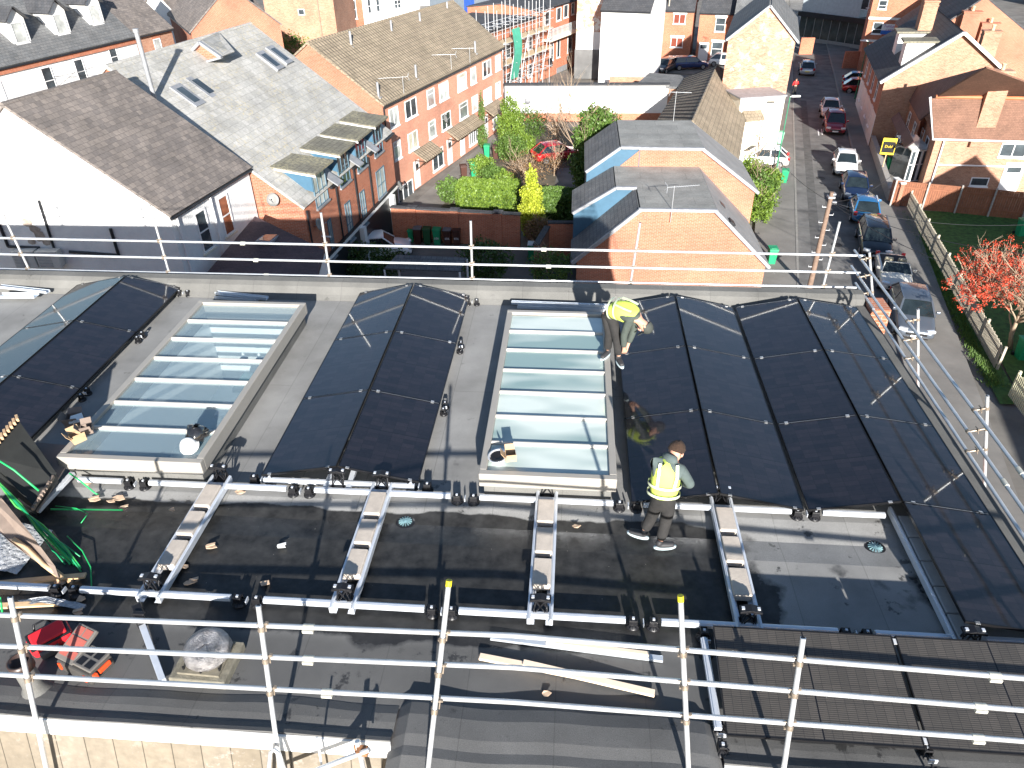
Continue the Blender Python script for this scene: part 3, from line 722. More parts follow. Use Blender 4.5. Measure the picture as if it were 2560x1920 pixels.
def window(W, t, a0, a1, z0, z1, frame=UPVC, pane=None, mull=1, trans=0, lintel=None, sill=UPVC, fw=.07, name='window', arch=False, panel=None):
    if a0 > a1: a0, a1 = a1, a0
    if z0 > z1: z0, z1 = z1, z0
    m = MB()
    rbox(m, W, a0, a0+fw, z0, z1, -.03, .045); rbox(m, W, a1-fw, a1, z0, z1, -.03, .045)
    rbox(m, W, a0+fw, a1-fw, z0, z0+fw, -.03, .045); rbox(m, W, a0+fw, a1-fw, z1-fw, z1, -.03, .045)
    for k in range(1, mull):
        c = a0+(a1-a0)*k/mull; rbox(m, W, c-fw*.45, c+fw*.45, z0+fw, z1-fw, -.03, .04)
    if trans:
        c = z0+(z1-z0)*trans; rbox(m, W, a0+fw, a1-fw, c-fw*.4, c+fw*.4, -.03, .036)
    f = m.build(name, frame, t)
    m = MB(); rbox(m, W, a0+fw*.5, a1-fw*.5, z0+fw*.5, z1-fw*.5, -.02, .014); m.build('pane', pane or PANE, f)
    if sill: m = MB(); rbox(m, W, a0-.06, a1+.06, z0-.09, z0-.002, -.02, .11); m.build('sill', sill, f)
    if lintel: m = MB(); rbox(m, W, a0-.12, a1+.12, z1+.003, z1+.24, -.02, .02); m.build('lintel', lintel, f)
    return f
def winpx(W, t, tl, br, **k):
    a0, z1 = W.hit(*tl); a1, z0 = W.hit(*br); return window(W, t, a0, a1, z0, z1, **k)
def door(W, t, a0, a1, z0, z1, mat=UPVC, handle=True):
    m = MB(); rbox(m, W, a0, a1, z0, z1, -.02, .05); rbox(m, W, a0+.12, a1-.12, z0+.2, z0+.95, .05, .06); d = m.build('door', mat, t)
    m = MB(); rbox(m, W, a0+.2, a1-.2, z1-.7, z1-.25, .052, .064); m.build('pane', PANE, d)
def slab(m, quad, th=.12, mi=0):  # thick roof plane, quad = 4 top points
    q = [V(p) for p in quad]; n = (q[1]-q[0]).cross(q[3]-q[0]).normalized()
    if n.z < 0: n = -n
    m.prism([p+n*.02 for p in q], n*th, mi)
def pitched(name, label, E1, E2, R1, R2, wall, roof, cat='building', gutter=DARKG, over=.22, verge=.1, gz=G, F=None, walls=True, ridge=None, gable=None, group=None):
    """E1,E2 visible eave (left to right from outside), R1,R2 ridge above them; the hidden side is mirrored"""
    E1, E2, R1, R2 = map(V, (E1, E2, R1, R2))
    if F is None: F1 = V((2*R1.x-E1.x, 2*R1.y-E1.y, E1.z)); F2 = V((2*R2.x-E2.x, 2*R2.y-E2.y, E2.z))
    else: F1, F2 = map(V, F)
    c = (E1+E2+F1+F2)/4; t = thing(name, label, cat, (c.x, c.y, gz), 0, group)
    g = lambda p: V((p.x, p.y, gz))
    if walls:
        m = MB(); m.add([g(E1), g(E2), g(F2), g(F1), E1, E2, F2, F1, R1, R2], [(0, 1, 5, 4), (2, 3, 7, 6)], 0); m.f += [[3, 0, 4, 8, 7], [1, 2, 6, 9, 5]]; m.m += [1, 1]; m.smooth += [False, False]
        m.build('wall', [wall, gable or wall], t)
    m = MB(); e = (E2-E1).normalized()*verge
    for A, B, C, D in ((E1, E2, R2, R1), (F1, F2, R2, R1)):
        dA = (A-D).normalized()*over; dB = (B-C).normalized()*over
        slab(m, [A+dA-e, B+dB+e, C+e, D-e])
    rf = m.build('roof', roof, t)
    m = MB(); m.tube(R1-e+V((0, 0, .1)), R2+e+V((0, 0, .1)), .11, 8); m.build('ridge', ridge or roof, rf)
    if gutter:
        m = MB(); dA = (E1-R1).normalized()*(over+.06); dB = (E2-R2).normalized()*(over+.06); m.tube(E1+dA-e, E2+dB+e, .065, 8); m.build('gutter', gutter, rf)
    t['_E'] = 0
    return t, rf, Wall(E1, E2), Wall(F1, E1), Wall(E2, F2), (E1, E2, R1, R2, F1, F2)
def drainpipe(t, top, bot, mat=DARKG, r=.045):
    m = MB(); m.tube(top, bot, r, 8); return m.build('downpipe', mat, t)
def wpipe(W, t, px, z1, z0, mat=DARKG, r=.05):
    a, _ = W.hit(*px); return drainpipe(t, W.p(a, z1, .09), W.p(a, z0, .09), mat, r)
def dish(loc, n, label, r=.32, mat=None):
    n = V(n).normalized(); n = (n+V((0, 0, .35))).normalized(); q = n.to_track_quat('Z', 'Y').to_matrix(); loc = V(loc)
    t = thing('satellite_dish', label, 'satellite dish', loc, 0, 'satellite dishes')
    m = MB(); m.lathe(loc+n*.15, [(0, 0), (r*.5, .02), (r, .08), (r, .09), (r*.5, .035), (0, .015)], 20, M=q); m.build('reflector', mat or plain('dish_grey', (.22, .22, .21), .5), t)
    m = MB(); m.tube(loc-n*.15, loc+n*.15, .02); m.tube(loc+n*.15-V((0, 0, r*.6)), loc+n*.6, .012); m.box(loc+n*.6, (.06, .06, .06)); m.build('arm', LEAD, t)
def aerial(base, h, rot, label, L=1.3, two=True):
    base = V(base); t = thing('tv_aerial', label, 'aerial', base, 0, 'television aerials')
    m = MB(); m.tube(base, base+V((0, 0, h)), .018, 6); m.build('mast', GALV, t)
    d = V((cos(rot), sin(rot), 0)); r = V((-d.y, d.x, 0)); tp = base+V((0, 0, h-.05)); m = MB(); m.tube(tp-d*.35, tp+d*(L-.35), .012, 6)
    for k in range(12): p = tp-d*.2+d*(L-.2)*k/12; m.tube(p-r*.14, p+r*.14, .006, 5)
    for s in (-1, 1): m.bar(tp-d*.36, tp-d*.45+r*.2*s+V((0, 0, .22)), .02, .01); m.bar(tp-d*.36, tp-d*.45+r*.2*s-V((0, 0, .22)), .02, .01)
    m.build('boom', GALV, t)
def chimney(t, c, w_, d_, z0, z1, mat, pots=2, rz=0., name='chimney'):
    m = MB(); c = V((c[0], c[1], 0)); m.box(c+V((0, 0, (z0+z1)/2)), (w_, d_, z1-z0), rz); m.box(c+V((0, 0, z1+.06)), (w_+.12, d_+.12, .12), rz); m.box(c+V((0, 0, z1-.25)), (w_+.07, d_+.07, .1), rz)
    ch = m.build(name, mat, t)
    R = Matrix.Rotation(rz, 3, 'Z')
    for k in range(pots):
        q = c+R @ V(((k-(pots-1)/2)*w_/max(pots, 1), 0, z1+.12)); m = MB(); m.lathe(q, [(.13, 0), (.11, .3), (.14, .34), (.14, .4), (.10, .4), (.10, .1), (0, .1)], 12); m.build('chimney_pot', POT, ch)
    return ch
POT = plain('buff_chimney_pot', (.55, .42, .26), .8)

# ---- white rendered house at the left
t, rf, WE, WF, WB, P = pitched('white_house', 'white rendered house with weathered slate roof and tall blank gable at the left', at(422, 539, -4), at(619, 420, -4), at(12, 268, .35), at(289, 188, .35), RENDER, SLATE, gz=G, over=.12)
WH = t
winpx(WE, t, s4(0, 1, 1670, 190), s4(0, 1, 1850, 470), pane=PANE, trans=.5, sill=CREAM)
winpx(WE, t, s4(0, 1, 1870, 60), s4(0, 1, 2030, 330), pane=PANEO, trans=.5, sill=CREAM)
wpipe(WE, t, s4(0, 1, 1850, 250), -4.1, -12, UPVC); wpipe(WE, t, s4(0, 1, 1560, 400), -4.1, -12, UPVC)
GW = Wall(P[4], P[0])        # gable seen from the roof
def gp(px, py, o=.05): a, z = GW.hit(px, py); return GW.p(a, z, o)
m = MB(); m.tube(gp(98, 500), gp(143, 640), .05); m.build('downpipe', DARKG, t)
m = MB(); m.path([gp(0, 560), gp(22, 615), gp(100, 618)], .06); m.build('black_pipe', DARKG, t)
m = MB(); m.path([gp(277, 570), gp(298, 637), gp(175, 628)], .065); m.build('black_pipe', DARKG, t)
m = MB(); a, z = GW.hit(92, 600)
for k, (q, w_) in enumerate((((98, 590), .42), ((66, 556), .30), ((84, 572), .3), ((116, 604), .30), ((80, 604), .22))):
    c = gp(*q, .004); m.prism([c+V((cos(j*.9)*w_*(.6+.4*((j*7+k) % 3)/2), 0, sin(j*.9)*w_*.6)) for j in range(7)], GW.n*.012)
m.build('bare_patch', plain('bare_plaster', (.36, .30, .25), .95, 0, .3, 6), t)
for k, px in enumerate((84, 142)):
    a, z = GW.hit(px, 652); c = GW.p(a, z+.35, .25); t2 = thing('air_conditioner', 'grey air conditioning box on the white gable, %s of two' % ('left', 'right')[k], 'air conditioner', c, 0, 'air conditioners on the white gable')
    m = MB(); rbox(m, GW, a-.48, a+.42, z-.1, z+.62, .1, .5); m.build('casing', plain('ac_casing', (.5, .5, .48), .6), t2)
    m = MB()
    for j in range(9): rbox(m, GW, a-.42, a+.12, z-.04+j*.068, z-.01+j*.068, .5, .52)
    m.build('grille', LEAD, t2)
# low slate roofed extension beyond it
c = (at(560, 600, -9)); lean = thing('slate_outbuilding', 'low plum slate outbuilding between the white house and the brick flats', 'building', (c.x, c.y, G))
m = MB(); q = [at(588, 640, -9.6), at(806, 640, -9.6), at(835, 620, -9.4), at(632, 545, -7.4)]
q = [at(520, 690, -6.9), at(790, 715, -6.9), at(812, 632, -6.5), at(640, 548, -5.9)]
slab(m, q, .15); m.build('roof', TILEP, lean)
m = MB(); [m.face([V((a.x, a.y, G)), V((b.x, b.y, G)), b, a]) for a, b in zip(q, q[1:]+q[:1])]; m.build('wall', RENDER, lean)
m = MB(); cc = at(672, 602, -6.25); m.box(cc+V((0, 0, .1)), (.75, .95, .12), -.15); m.build('roof_window', LEAD, lean)
m = MB(); m.box(cc+V((0, 0, .17)), (.55, .75, .02), -.15); m.build('pane', PANEO, lean)

# ---- brick flats with the big grey roof
E1, E2 = at(760, 523, -6), at(977, 335, -6)
t, rf, WE, WF, WB, P = pitched('brick_flats', 'three storey brick flats with a large pale grey tiled roof and four dormers', E1, E2, at(270, 172, .3), at(626, 65, .3), BRICKR, SLATEG, over=.02, gutter=None, gable=BRICKO)
GF = t; E1, E2, R1, R2 = P[:4]
sn = (R1-E1).cross(E2-E1).normalized(); sn = sn if sn.z > 0 else -sn
sn2 = (R2-E2).cross(E2-E1).normalized(); sn2 = sn2 if sn2.z > 0 else -sn2
def onroof(px, py, o=.16):
    d = ray(px, py); k = (E1-EYE).dot(sn)/d.dot(sn) if px < 600 else (E2-EYE).dot(sn2)/d.dot(sn2); return EYE+d*k+sn*o
up_ = (R1-E1).normalized(); al = (E2-E1).normalized()
for k, q in enumerate((s4(0, 0, 1610, 855), s4(0, 0, 1740, 780), s4(1, 0, 110, 550), s4(1, 0, 190, 500))):
    c = onroof(*q); M = Matrix((al, up_, sn)).transposed()
    m = MB(); m.box(c, (.85, 1.45, .2), M=M); o = m.build('roof_window', LEAD, rf); m = MB(); m.box(c+sn*.105, (.5, 1.0, .02), M=M); m.build('pane', PANE, rf)
c = onroof(*s4(0, 0, 1335, 890), .1); m = MB(); m.tube(c, c+V((0, 0, 3.0)), .10, 10); m.tube(c+V((0, 0, 2.9)), c+V((0, 0, 3.05)), .13, 10); m.build('flue_pipe', LEAD, rf)
# little brick gable where the far half of the roof steps up
g1 = onroof(*s4(0, 0, 1760, 548), .1); WG = Wall(g1, g1+V((al.y, -al.x, 0)))
def og(x, y, o=0.): a_, z_ = WG.hit(*s4(0, 0, x, y)); return WG.p(a_, z_, o)
g0, g2, ap = og(1640, 470), og(1925, 492), og(1740, 362)
m = MB(); m.face([g1, g2, ap, g0]); m.build('gablet', BRICKO, rf)
m = MB(); apb = R1.lerp(R2, .72)+sn*.15; slab(m, [g2, g2+al*1.2, apb, ap], .06); slab(m, [g0, g0+al*1.2, apb, ap], .06); m.build('raised_roof', SLATEG, rf)
m = MB(); o_ = -al*.12; m.bar(ap+o_, g0+o_, .28, .14); m.bar(ap+o_, g2+o_, .28, .14); m.bar(g1+o_, g2+o_, .25, .1); m.build('gablet_coping', LEAD, rf)
# dormers along the eave
dd = [(s4(1, 0, 545, 1520), s4(1, 0, 620, 1360)), (s4(1, 0, 720, 1360), s4(1, 0, 800, 1230)), (s4(1, 0, 855, 1235), s4(1, 0, 925, 1115)), (s4(1, 0, 1010, 1100), s4(1, 0, 1080, 1000))]
inn = V((-WE.n.x, -WE.n.y, 0))
Lw = WE.L
for k, a in enumerate((2.1, 5.25, 7.9, 10.75)):
    zt_ = -4.68; zb_ = -6.5; w2 = .82
    m = MB(); ztop = zt_+.0
    # front posts, side cheeks, flat lichened roof overhanging towards the eave
    d_in = 2.3
    m.prism([WE.p(a-w2, zb_+.9, .02), WE.p(a-w2, zt_, .02), WE.p(a-w2, zt_+.25, -d_in), WE.p(a-w2, zt_-.3, -d_in)], WE.u*.06)
    m.build('dormer_cheek', BLUEC, rf); m = MB(); m.prism([WE.p(a+w2-.06, zb_+.9, .02), WE.p(a+w2-.06, zt_, .02), WE.p(a+w2-.06, zt_+.25, -d_in), WE.p(a+w2-.06, zt_-.3, -d_in)], WE.u*.06)
    m.build('dormer_cheek', BLUEC, rf)
    m = MB(); m.prism([WE.p(a-w2-.32, zt_+.02, .42), WE.p(a-w2-.32, zt_+.14, .42), WE.p(a-w2-.32, zt_+.42, -d_in), WE.p(a-w2-.32, zt_+.30, -d_in)], WE.u*(2*w2+.64)); m.build('dormer_roof', TILEL, rf)
    m = MB(); m.prism([WE.p(a-w2-.36, zt_-.04, .44), WE.p(a-w2-.36, zt_+.03, .44), WE.p(a-w2-.36, zt_+.30, -d_in+.6), WE.p(a-w2-.36, zt_+.22, -d_in+.6)], WE.u*.05); m.build('dormer_fascia', WHITEP, rf)
    window(WE, t, a-w2+.06, a+w2-.06, zb_+.0, zt_-.02, frame=BLUEG, pane=PANE if k else PANEL_, mull=3, trans=.42, sill=LEAD, fw=.05)
    m = MB(); ga_ = a+w2+.15; gb_ = (a+2.8-w2-.15) if k < 3 else Lw+.2; m.tube(WE.p(ga_, -6.0, .14), WE.p(gb_, -6.0, .14), .07, 8); m.build('gutter', DARKG, rf)
    # small sloping lead skirt between dormers
    if k < 3:
        am = a+1.45
        m = MB(); m.prism([WE.p(am-.35, -5.95, .5), WE.p(am+.35, -5.95, .5), WE.p(am+.35, -5.3, -.5), WE.p(am-.35, -5.3, -.5)], V((0, 0, .08))); m.build('lead_skirt', LEAD, rf)
def wz(px): return WE.hit(*px)
for tl, br in ((s4(1, 0, 1030, 1490), s4(1, 0, 1125, 1659)), (s4(1, 1, 760, 110), s4(1, 1, 850, 390)), (s4(1, 1, 610, 250), s4(1, 1, 690, 540)), (s4(1, 1, 890, 10), s4(1, 1, 965, 260))):
    winpx(WE, t, tl, br, frame=BLUEG, pane=PANEL_, mull=2, trans=.45, sill=LEAD, fw=.06)
for px in (s4(1, 1, 690, 50), s4(1, 1, 860, 30), s4(1, 1, 1003, 100), s4(1, 1, 430, 200)): wpipe(WE, t, px, -6.1, -9.3)
m = MB(); rbox(m, WE, 0, Lw, -9.5, -9.25, -.02, .09); rbox(m, WE, 0, Lw, -9.25, -9.12, -.02, .14, 1); m.build('white_beam', [WHITEP, DARKG], t)
m = MB(); rbox(m, WE, -0.02, Lw+.02, G, -9.52, -.6, .012); m.build('painted_opening_shade', DARKG, t)  # solid dark box paints the shade of the open ground floor
for px in (s4(1, 1, 1185, 300), s4(1, 1, 930, 520)):
    a, z = WE.hit(*px); m = MB(); rbox(m, WE, a-.2, a+.2, G, -9.5, -.1, .3); m.build('white_column', WHITEP, t)
a, z = WF.hit(*s4(1, 1, 170, 60)); dish(WF.p(a, z, .1), WF.n, 'grey satellite dish on the orange gable of the brick flats')
a, z = WE.hit(*s4(1, 1, 500, 290)); dish(WE.p(a, z, .1), WE.n, 'blue grey satellite dish low on the flats facade behind the rail post')
a, z = WE.hit(*s4(1, 0, 1210, 1610)); dish(WE.p(Lw-.1, z, .1), WE.n, 'satellite dish at the far corner of the flats facade')
m = MB(); m.tube(WE.p(1.2, -7.9, .1), WE.p(1.2, -7.9, .6), .05, 8); m.build('camera_lamp', WHITEP, t)

# ---- long terrace with brown roof
t, rf, WE, WF, WB, P = pitched('brick_terrace', 'long three storey orange brick terrace with brown tiled roof and white windows', at(955, 262, -5), at(1256, 116, -5), at(770, 111, -1.5), at(1132, 6, -1.5), BRICKT, TILEB, gable=BRICKO, over=.18)
TE = t; E1, E2, R1, R2 = P[:4]; sn = (R1-E1).cross(E2-E1).normalized(); sn = sn if sn.z > 0 else -sn
T10 = lambda x, y: s4(1, 0, x, y)
wl = [(1140, 900, 1235, 1070, 2), (1275, 820, 1395, 1030, 2), (1470, 740, 1545, 905, 1), (1575, 675, 1665, 865, 2), (1735, 600, 1820, 785, 1), (1850, 555, 1900, 695, 1), (1955, 495, 2030, 650, 2), (2065, 440, 2110, 575, 1),
      (1185, 1260, 1265, 1440, 1), (1310, 1170, 1410, 1375, 2), (1490, 1080, 1560, 1240, 1), (1600, 1000, 1690, 1190, 2), (1755, 910, 1835, 1090, 1), (1865, 855, 1920, 1000, 1), (1965, 785, 2035, 950, 1), (2070, 735, 2112, 865, 1),
      (1525, 1385, 1635, 1620, 2), (1840, 1165, 1920, 1340, 4), (2045, 1025, 2110, 1180, 2)]
for i, (a, b, c, d, mu) in enumerate(wl):
    # the px boxes are skewed by perspective: take height from the left edge middle
    p0 = WE.hit(*T10(a, b+(d-b)*.04)); p1 = WE.hit(*T10(c, d-(d-b)*.04)); w_ = p1[0]-p0[0]
    zc = (p0[1]+p1[1])/2; row = 0 if zc > -7.2 else (1 if zc > -9.4 else 2); 
    z0, z1 = ((-6.75, -5.5), (-9.0, -7.75), (-11.6, -10.1))[row]
    window(WE, t, p0[0], p1[0], z0, z1, mull=mu, trans=.72 if mu == 1 else 0, pane=(PANEL_, PANEM, PANEC, PANE, PANEL_)[(i*3) % 5])
winpx(WE, t, s4(1, 1, 1220, -30), s4(1, 1, 1370, 120), mull=3)
for px in ((1400, 1600), (1680, 1420), (1790, 1380), (1990, 1200)):
    a, z = WE.hit(*T10(*px)); door(WE, t, a-.42, a+.42, G+.1, G+2.1)
for a_, b_ in (((1370, 1430), (1545, 1500)), ((1650, 1220), (1905, 1240)), ((1965, 1010), (2100, 1090))):
    a0 = WE.hit(*T10(*a_))[0]; a1 = WE.hit(*T10(*b_))[0]-.3
    if a1 < a0+1: a1 = a0+1.4
    m = MB(); m.prism([WE.p(a0, -9.25, 0), WE.p(a0, -9.15, 0), WE.p(a0, -9.75, 1.0), WE.p(a0, -9.85, 1.0)], WE.u*(a1-a0)); cn = m.build('porch_canopy', TILEB, t)
    m = MB()
    for q in (a0+.1, (a0+a1)/2, a1-.1): m.bar(WE.p(q, -10.6, .05), WE.p(q, -9.85, .85), .06, .06); m.bar(WE.p(q, -9.85, .05), WE.p(q, -9.85, .85), .06, .06); m.bar(WE.p(q, -10.6, .05), WE.p(q, -9.8, .05), .06, .06)
    m.build('bracket', plain('dark_timber', (.08, .045, .03)), cn)
def tr_(px, py, o=.1):
    d = ray(px, py); k = (E1-EYE).dot(sn)/d.dot(sn); return EYE+d*k+sn*o
for x, y in ((820, 410), (1170, 305), (1415, 230), (1650, 130), (1055, 850), (1380, 690), (1890, 470)):
    c = tr_(*T10(x, y)); m = MB(); m.tube(c, c+V((0, 0, .95)), .085, 8); m.box(c+V((0, 0, -.02)), (.4, .4, .05)); m.build('vent_pipe', LEAD, rf)
for k, (x, y, r) in enumerate(((1280, 830, .5), (1690, 620, .35), (1850, 560, .3))):
    c = tr_(*T10(x, y), 0); aerial(c, 1.3, r+pi*.94, 'pale aerial over the terrace eave, %s of three' % ('nearest', 'middle', 'farthest')[k], 2.0)
a, z = WE.hit(*T10(1610, 1030)); dish(WE.p(a, z, .1), WE.n, 'pale satellite dish beside a middle window of the long terrace')
wpipe(WE, t, T10(1100, 1000), -5.2, G); wpipe(WE, t, T10(2135, 600), -5.2, G)

# ---- house with two flat topped mansard units
FH = thing('mansard_house', 'orange brick house with grey mansard sides, two flat roofs and blue panels', 'building', (5, 42, G))
yf = 37.3; q0 = atY(1601, 526, yf); q1 = atY(1788, 532, yf); el = atY(1442, 650, yf); er = atY(1912, 672, yf)
zf = (q0.z+q1.z)/2; ze = (el.z+er.z)/2
yb2 = at(1655, 423, zf).y
def punit(y0, y1, xl, xr, ze, zf, xf0, xf1, step, lift):
    m = MB(); m.face([(xl, y0, G), (xr, y0, G), (xr, y0, ze), (xf1, y0, zf), (xf0, y0, zf), (xl, y0, ze)]); m.face([(xr, y0, G), (xr, y1, G), (xr, y1, ze), (xr, y0, ze)]); m.face([(xl, y1, G), (xl, y0, G), (xl, y0, ze), (xl, y1, ze)]); m.face([(xr, y1, G), (xl, y1, G), (xl, y1, ze), (xf0, y1, zf), (xf1, y1, zf), (xr, y1, ze)]); m.build('wall', BRICKO, FH)
    ym = y0+step; xn = xf0-1.15
    m = MB(); slab(m, [(xf0, y0-.05, zf), (xf1+.05, y0-.05, zf), (xf1+.05, y1, zf), (xf0, y1, zf)], .14)
    m.prism([(xn, ym, zf+.02), (xf0, ym, zf+.02), (xf0, y1, zf+.02), (xn, y1, zf+.02)], (0, 0, .14)); m.build('flat_roof', FELTF, FH)
    if step > .1: m = MB(); slab(m, [(xf0, y0-.08, zf), (xf0, ym, zf), (xl-.25, ym, ze-.15), (xl-.25, y0-.08, ze-.15)], .12); m.build('mansard_slope', TILEM, FH)
    m = MB(); slab(m, [(xn, ym, zf), (xn, y1, zf), (xl-.3, y1, ze+lift), (xl-.3, ym, ze+lift)], .12); m.build('dormer_slope', TILEM, FH)
    m = MB(); m.prism([(xf0+.02, ym, zf-.02), (xn, ym, zf-.02), (xl-.25, ym, ze+lift-.02), (xl-.25, ym, ze-2.2), (xl+.6, ym, ze-2.2), (xl+.6, ym, ze)], (0, y1-ym, 0)); m.build('blue_panel', BLUEC, FH)
    m = MB(); slab(m, [(xf1, y0-.08, zf), (xf1, y1, zf), (xr+.2, y1, ze-.15), (xr+.2, y0-.08, ze-.15)], .12); m.build('mansard_slope', LEADR, FH)
    m = MB(); m.bar((xf0-.1, y0-.06, zf+.1), (xf1+.1, y0-.06, zf+.1), .16, .16); m.bar((xf1, y0-.07, zf+.1), (xr+.2, y0-.07, ze-.02), .2, .18)
    if step > .1: m.bar((xf0, y0-.07, zf+.1), (xl-.25, y0-.07, ze-.02), .2, .18)
    m.build('lead_edge', LEAD, FH); m = MB()
    m.bar((xn, ym-.05, zf+.12), (xl-.3, ym-.05, ze+lift+.1), .2, .16); m.bar((xn, ym-.05, zf+.12), (xf0, ym-.05, zf+.12), .2, .16); m.build('lead_edge', LEAD, FH)
punit(yf, yb2, el.x, er.x, ze, zf, q0.x, q1.x, 3.2, 1.5)
r0 = atY(1552, 372, yb2); r1 = atY(1756, 378, yb2); zf2 = (r0.z+r1.z)/2; rl = atY(1477, 434, yb2); rr = atY(1880, 520, yb2); yb3 = at(1675, 307, zf2).y
punit(yb2, yb3, rl.x, rr.x, rl.z-1.0, zf2, r0.x+1.15, r1.x, .05, 1.0)
m = MB(); a0 = atY(1600, 380, yb2); m.face([(r0.x+1.1, yb2-.02, rl.z-1.5), (a0.x, yb2-.02, rl.z-1.5), (a0.x, yb2-.02, zf2-.05), (r0.x+1.1, yb2-.02, zf2-.05)]); m.build('blue_panel', BLUEC, FH)
zz = zf-(.15)
for k in range(2):
    c = at(*s4(2, 0, 1700+10*k, 1215+85*k), zf2-.9); m = MB(); m.box(c, (.35, .5, .1), M=Matrix.Rotation(.95, 3, 'Y')); m.build('roof_window', DARKG, FH)
for px, py in ((1830, 555), (1805, 512)):
    c = at(px, py, (zf+ze)/2+.8); m = MB(); m.box(c, (.35, .6, .1), M=Matrix.Rotation(.7, 3, 'Y')); m.build('roof_window', DARKG, FH)
m = MB(); c = atY(1614, 540, yf-.03); m.box(c, (.22, .03, .22)); m.build('air_brick', BRICKD, FH)
b_ = atY(1676, 556, yf-.15); aerial(b_, 1.95, .25, 'tall aerial on the front flat roof of the mansard house', 1.7)
b_ = at(1683, 305, zf2+.1); aerial(b_, 1.9, -.1, 'aerial standing at the back edge of the mansard house roof', 1.3)

# ---- long low building with corrugated ridge roof
e1, e2 = at(1838, 411, -8.8), at(1876, 211, -8.8)
r1_, r2_ = at(1731, 307, -6.6), at(1792, 168, -6.6)
# left slope eave
f1, f2 = at(1646, 302, -8.8), at(1714, 197, -8.8)
t, rf, WE, WF, WB, P = pitched('long_low_hall', 'long low hall with brown ridged roof between the courtyard and the street', e1, e2, r1_, r2_, CREAM, TILEB, F=(f1, f2), gutter=DARKG, over=.1)
m = MB(); F1, F2, R1, R2 = P[4], P[5], P[2], P[3]
for k in range(17):
    f = (k+.5)/17; a, b = F1.lerp(F2, f), R1.lerp(R2, f); m.bar(a+V((0, 0, .17)), b+V((0, 0, .17)), .12, .12)
m.build('standing_rib', TILEK, rf)

# ---- facade helper for houses facing the camera
def facade(name, label, eL, eR, ze, depth, rise, wall, roof, wins=(), doors=(), gutter=DARKG, base=G, lint=STONE, wk={}, cat='house', group=None):
    A, B = at(*eL, ze), at(*eR, ze); u = (B-A); u.z = 0; u.normalize(); n = V((-u.y, u.x, 0))
    R1, R2 = A+n*depth/2+V((0, 0, rise)), B+n*depth/2+V((0, 0, rise))
    t, rf, W, _, _, P = pitched(name, label, A, B, R1, R2, wall, roof, gutter=gutter, cat=cat, gz=base, over=.15, group=group)
    for a, b, c, d, mu in wins: winpx(W, t, (a, b), (c, d), mull=mu, lintel=lint, **wk)
    for a, b, c, d in doors:
        p, q = W.hit(a, b), W.hit(c, d); door(W, t, p[0], q[0], q[1], p[1])
    return t, rf, W, P
T20 = lambda *v: tuple(x/3.456+(1280 if i % 2 == 0 else 0) for i, x in enumerate(v))
T30 = lambda *v: tuple(x/3.456+(1920 if i % 2 == 0 else 0) for i, x in enumerate(v))
T00 = lambda *v: tuple(x/3.456 for i, x in enumerate(v))
T1 = lambda *v: tuple(x/3.456+(640 if i % 2 == 0 else 0) for i, x in enumerate(v))
wn = lambda f, *r: [f(*x[:4])+(x[4],) for x in r]
# tall white house
facade('white_villa', 'tall plain white house with dark roof in the middle distance', T20(775, 85), T20(1195, 100), -4.2, 9, 3, RENDER, TILEK, gutter=DARKG)[0]
hs, _, WV, PV = facade('brick_house', 'modern brick house with brown blinds beside the tall white house', T20(1236, 88), T20(1575, 95), -6.3, 9, 3.0, BRICKR, TILEK, wn(T20, (1250, 115, 1305, 200, 1), (1400, 120, 1495, 207, 2), (1375, 322, 1472, 410, 2)), gutter=DARKG, wk=dict(pane=plain('brown_blind_pane', (.20, .05, .03), .3)), group='brick houses across the car park')
p = WV.hit(*T20(1225, 300)); q = WV.hit(*T20(1290, 465)); door(WV, hs, p[0], q[0], q[1], p[1], plain('brown_door', (.45, .16, .06)))
facade('brick_house', 'brick house with a white door and tall white lintels', T20(1628, 108), T20(1925, 118), -6.5, 9, 3.2, BRICKR, TILEK, wn(T20, (1765, 150, 1835, 275, 1), (1730, 360, 1810, 485, 1)), [T20(1620, 365, 1685, 520)], wk=dict(trans=.5), group='brick houses across the car park')
facade('brick_house', 'brick house with a grey tiled roof half hidden behind the street gable', T20(1925, 150), T20(2260, 160), -6.6, 9, 3.4, BRICKR, TILEM, wn(T20, (1985, 175, 2050, 235, 1)), wk=dict(trans=.5), group='brick houses across the car park')
# old patchy brick wall block
ob_ = thing('patchy_brick_building', 'old brick building with flaking white paint above a dark garage', 'building', at(1470, 196, G))
W_ = Wall(at(1437, 196, G), at(1497, 197, G)); mm = MB(); rbox(mm, W_, 0, W_.L, G+5, 2, -8, 0); mm.build('wall', BRICKW, ob_); p = W_.hit(*T20(548, 428)); mm = MB(); rbox(mm, W_, -.1, W_.L, G, p[1], -6, .1); mm.build('lean_to', plain('dark_render', (.13, .13, .13), .9, 0, .3, .7), ob_)
mm = MB(); rbox(mm, W_, 0, W_.L, G+3, G+5.1, -8, -.05); mm.build('white_band', RENDER, ob_)
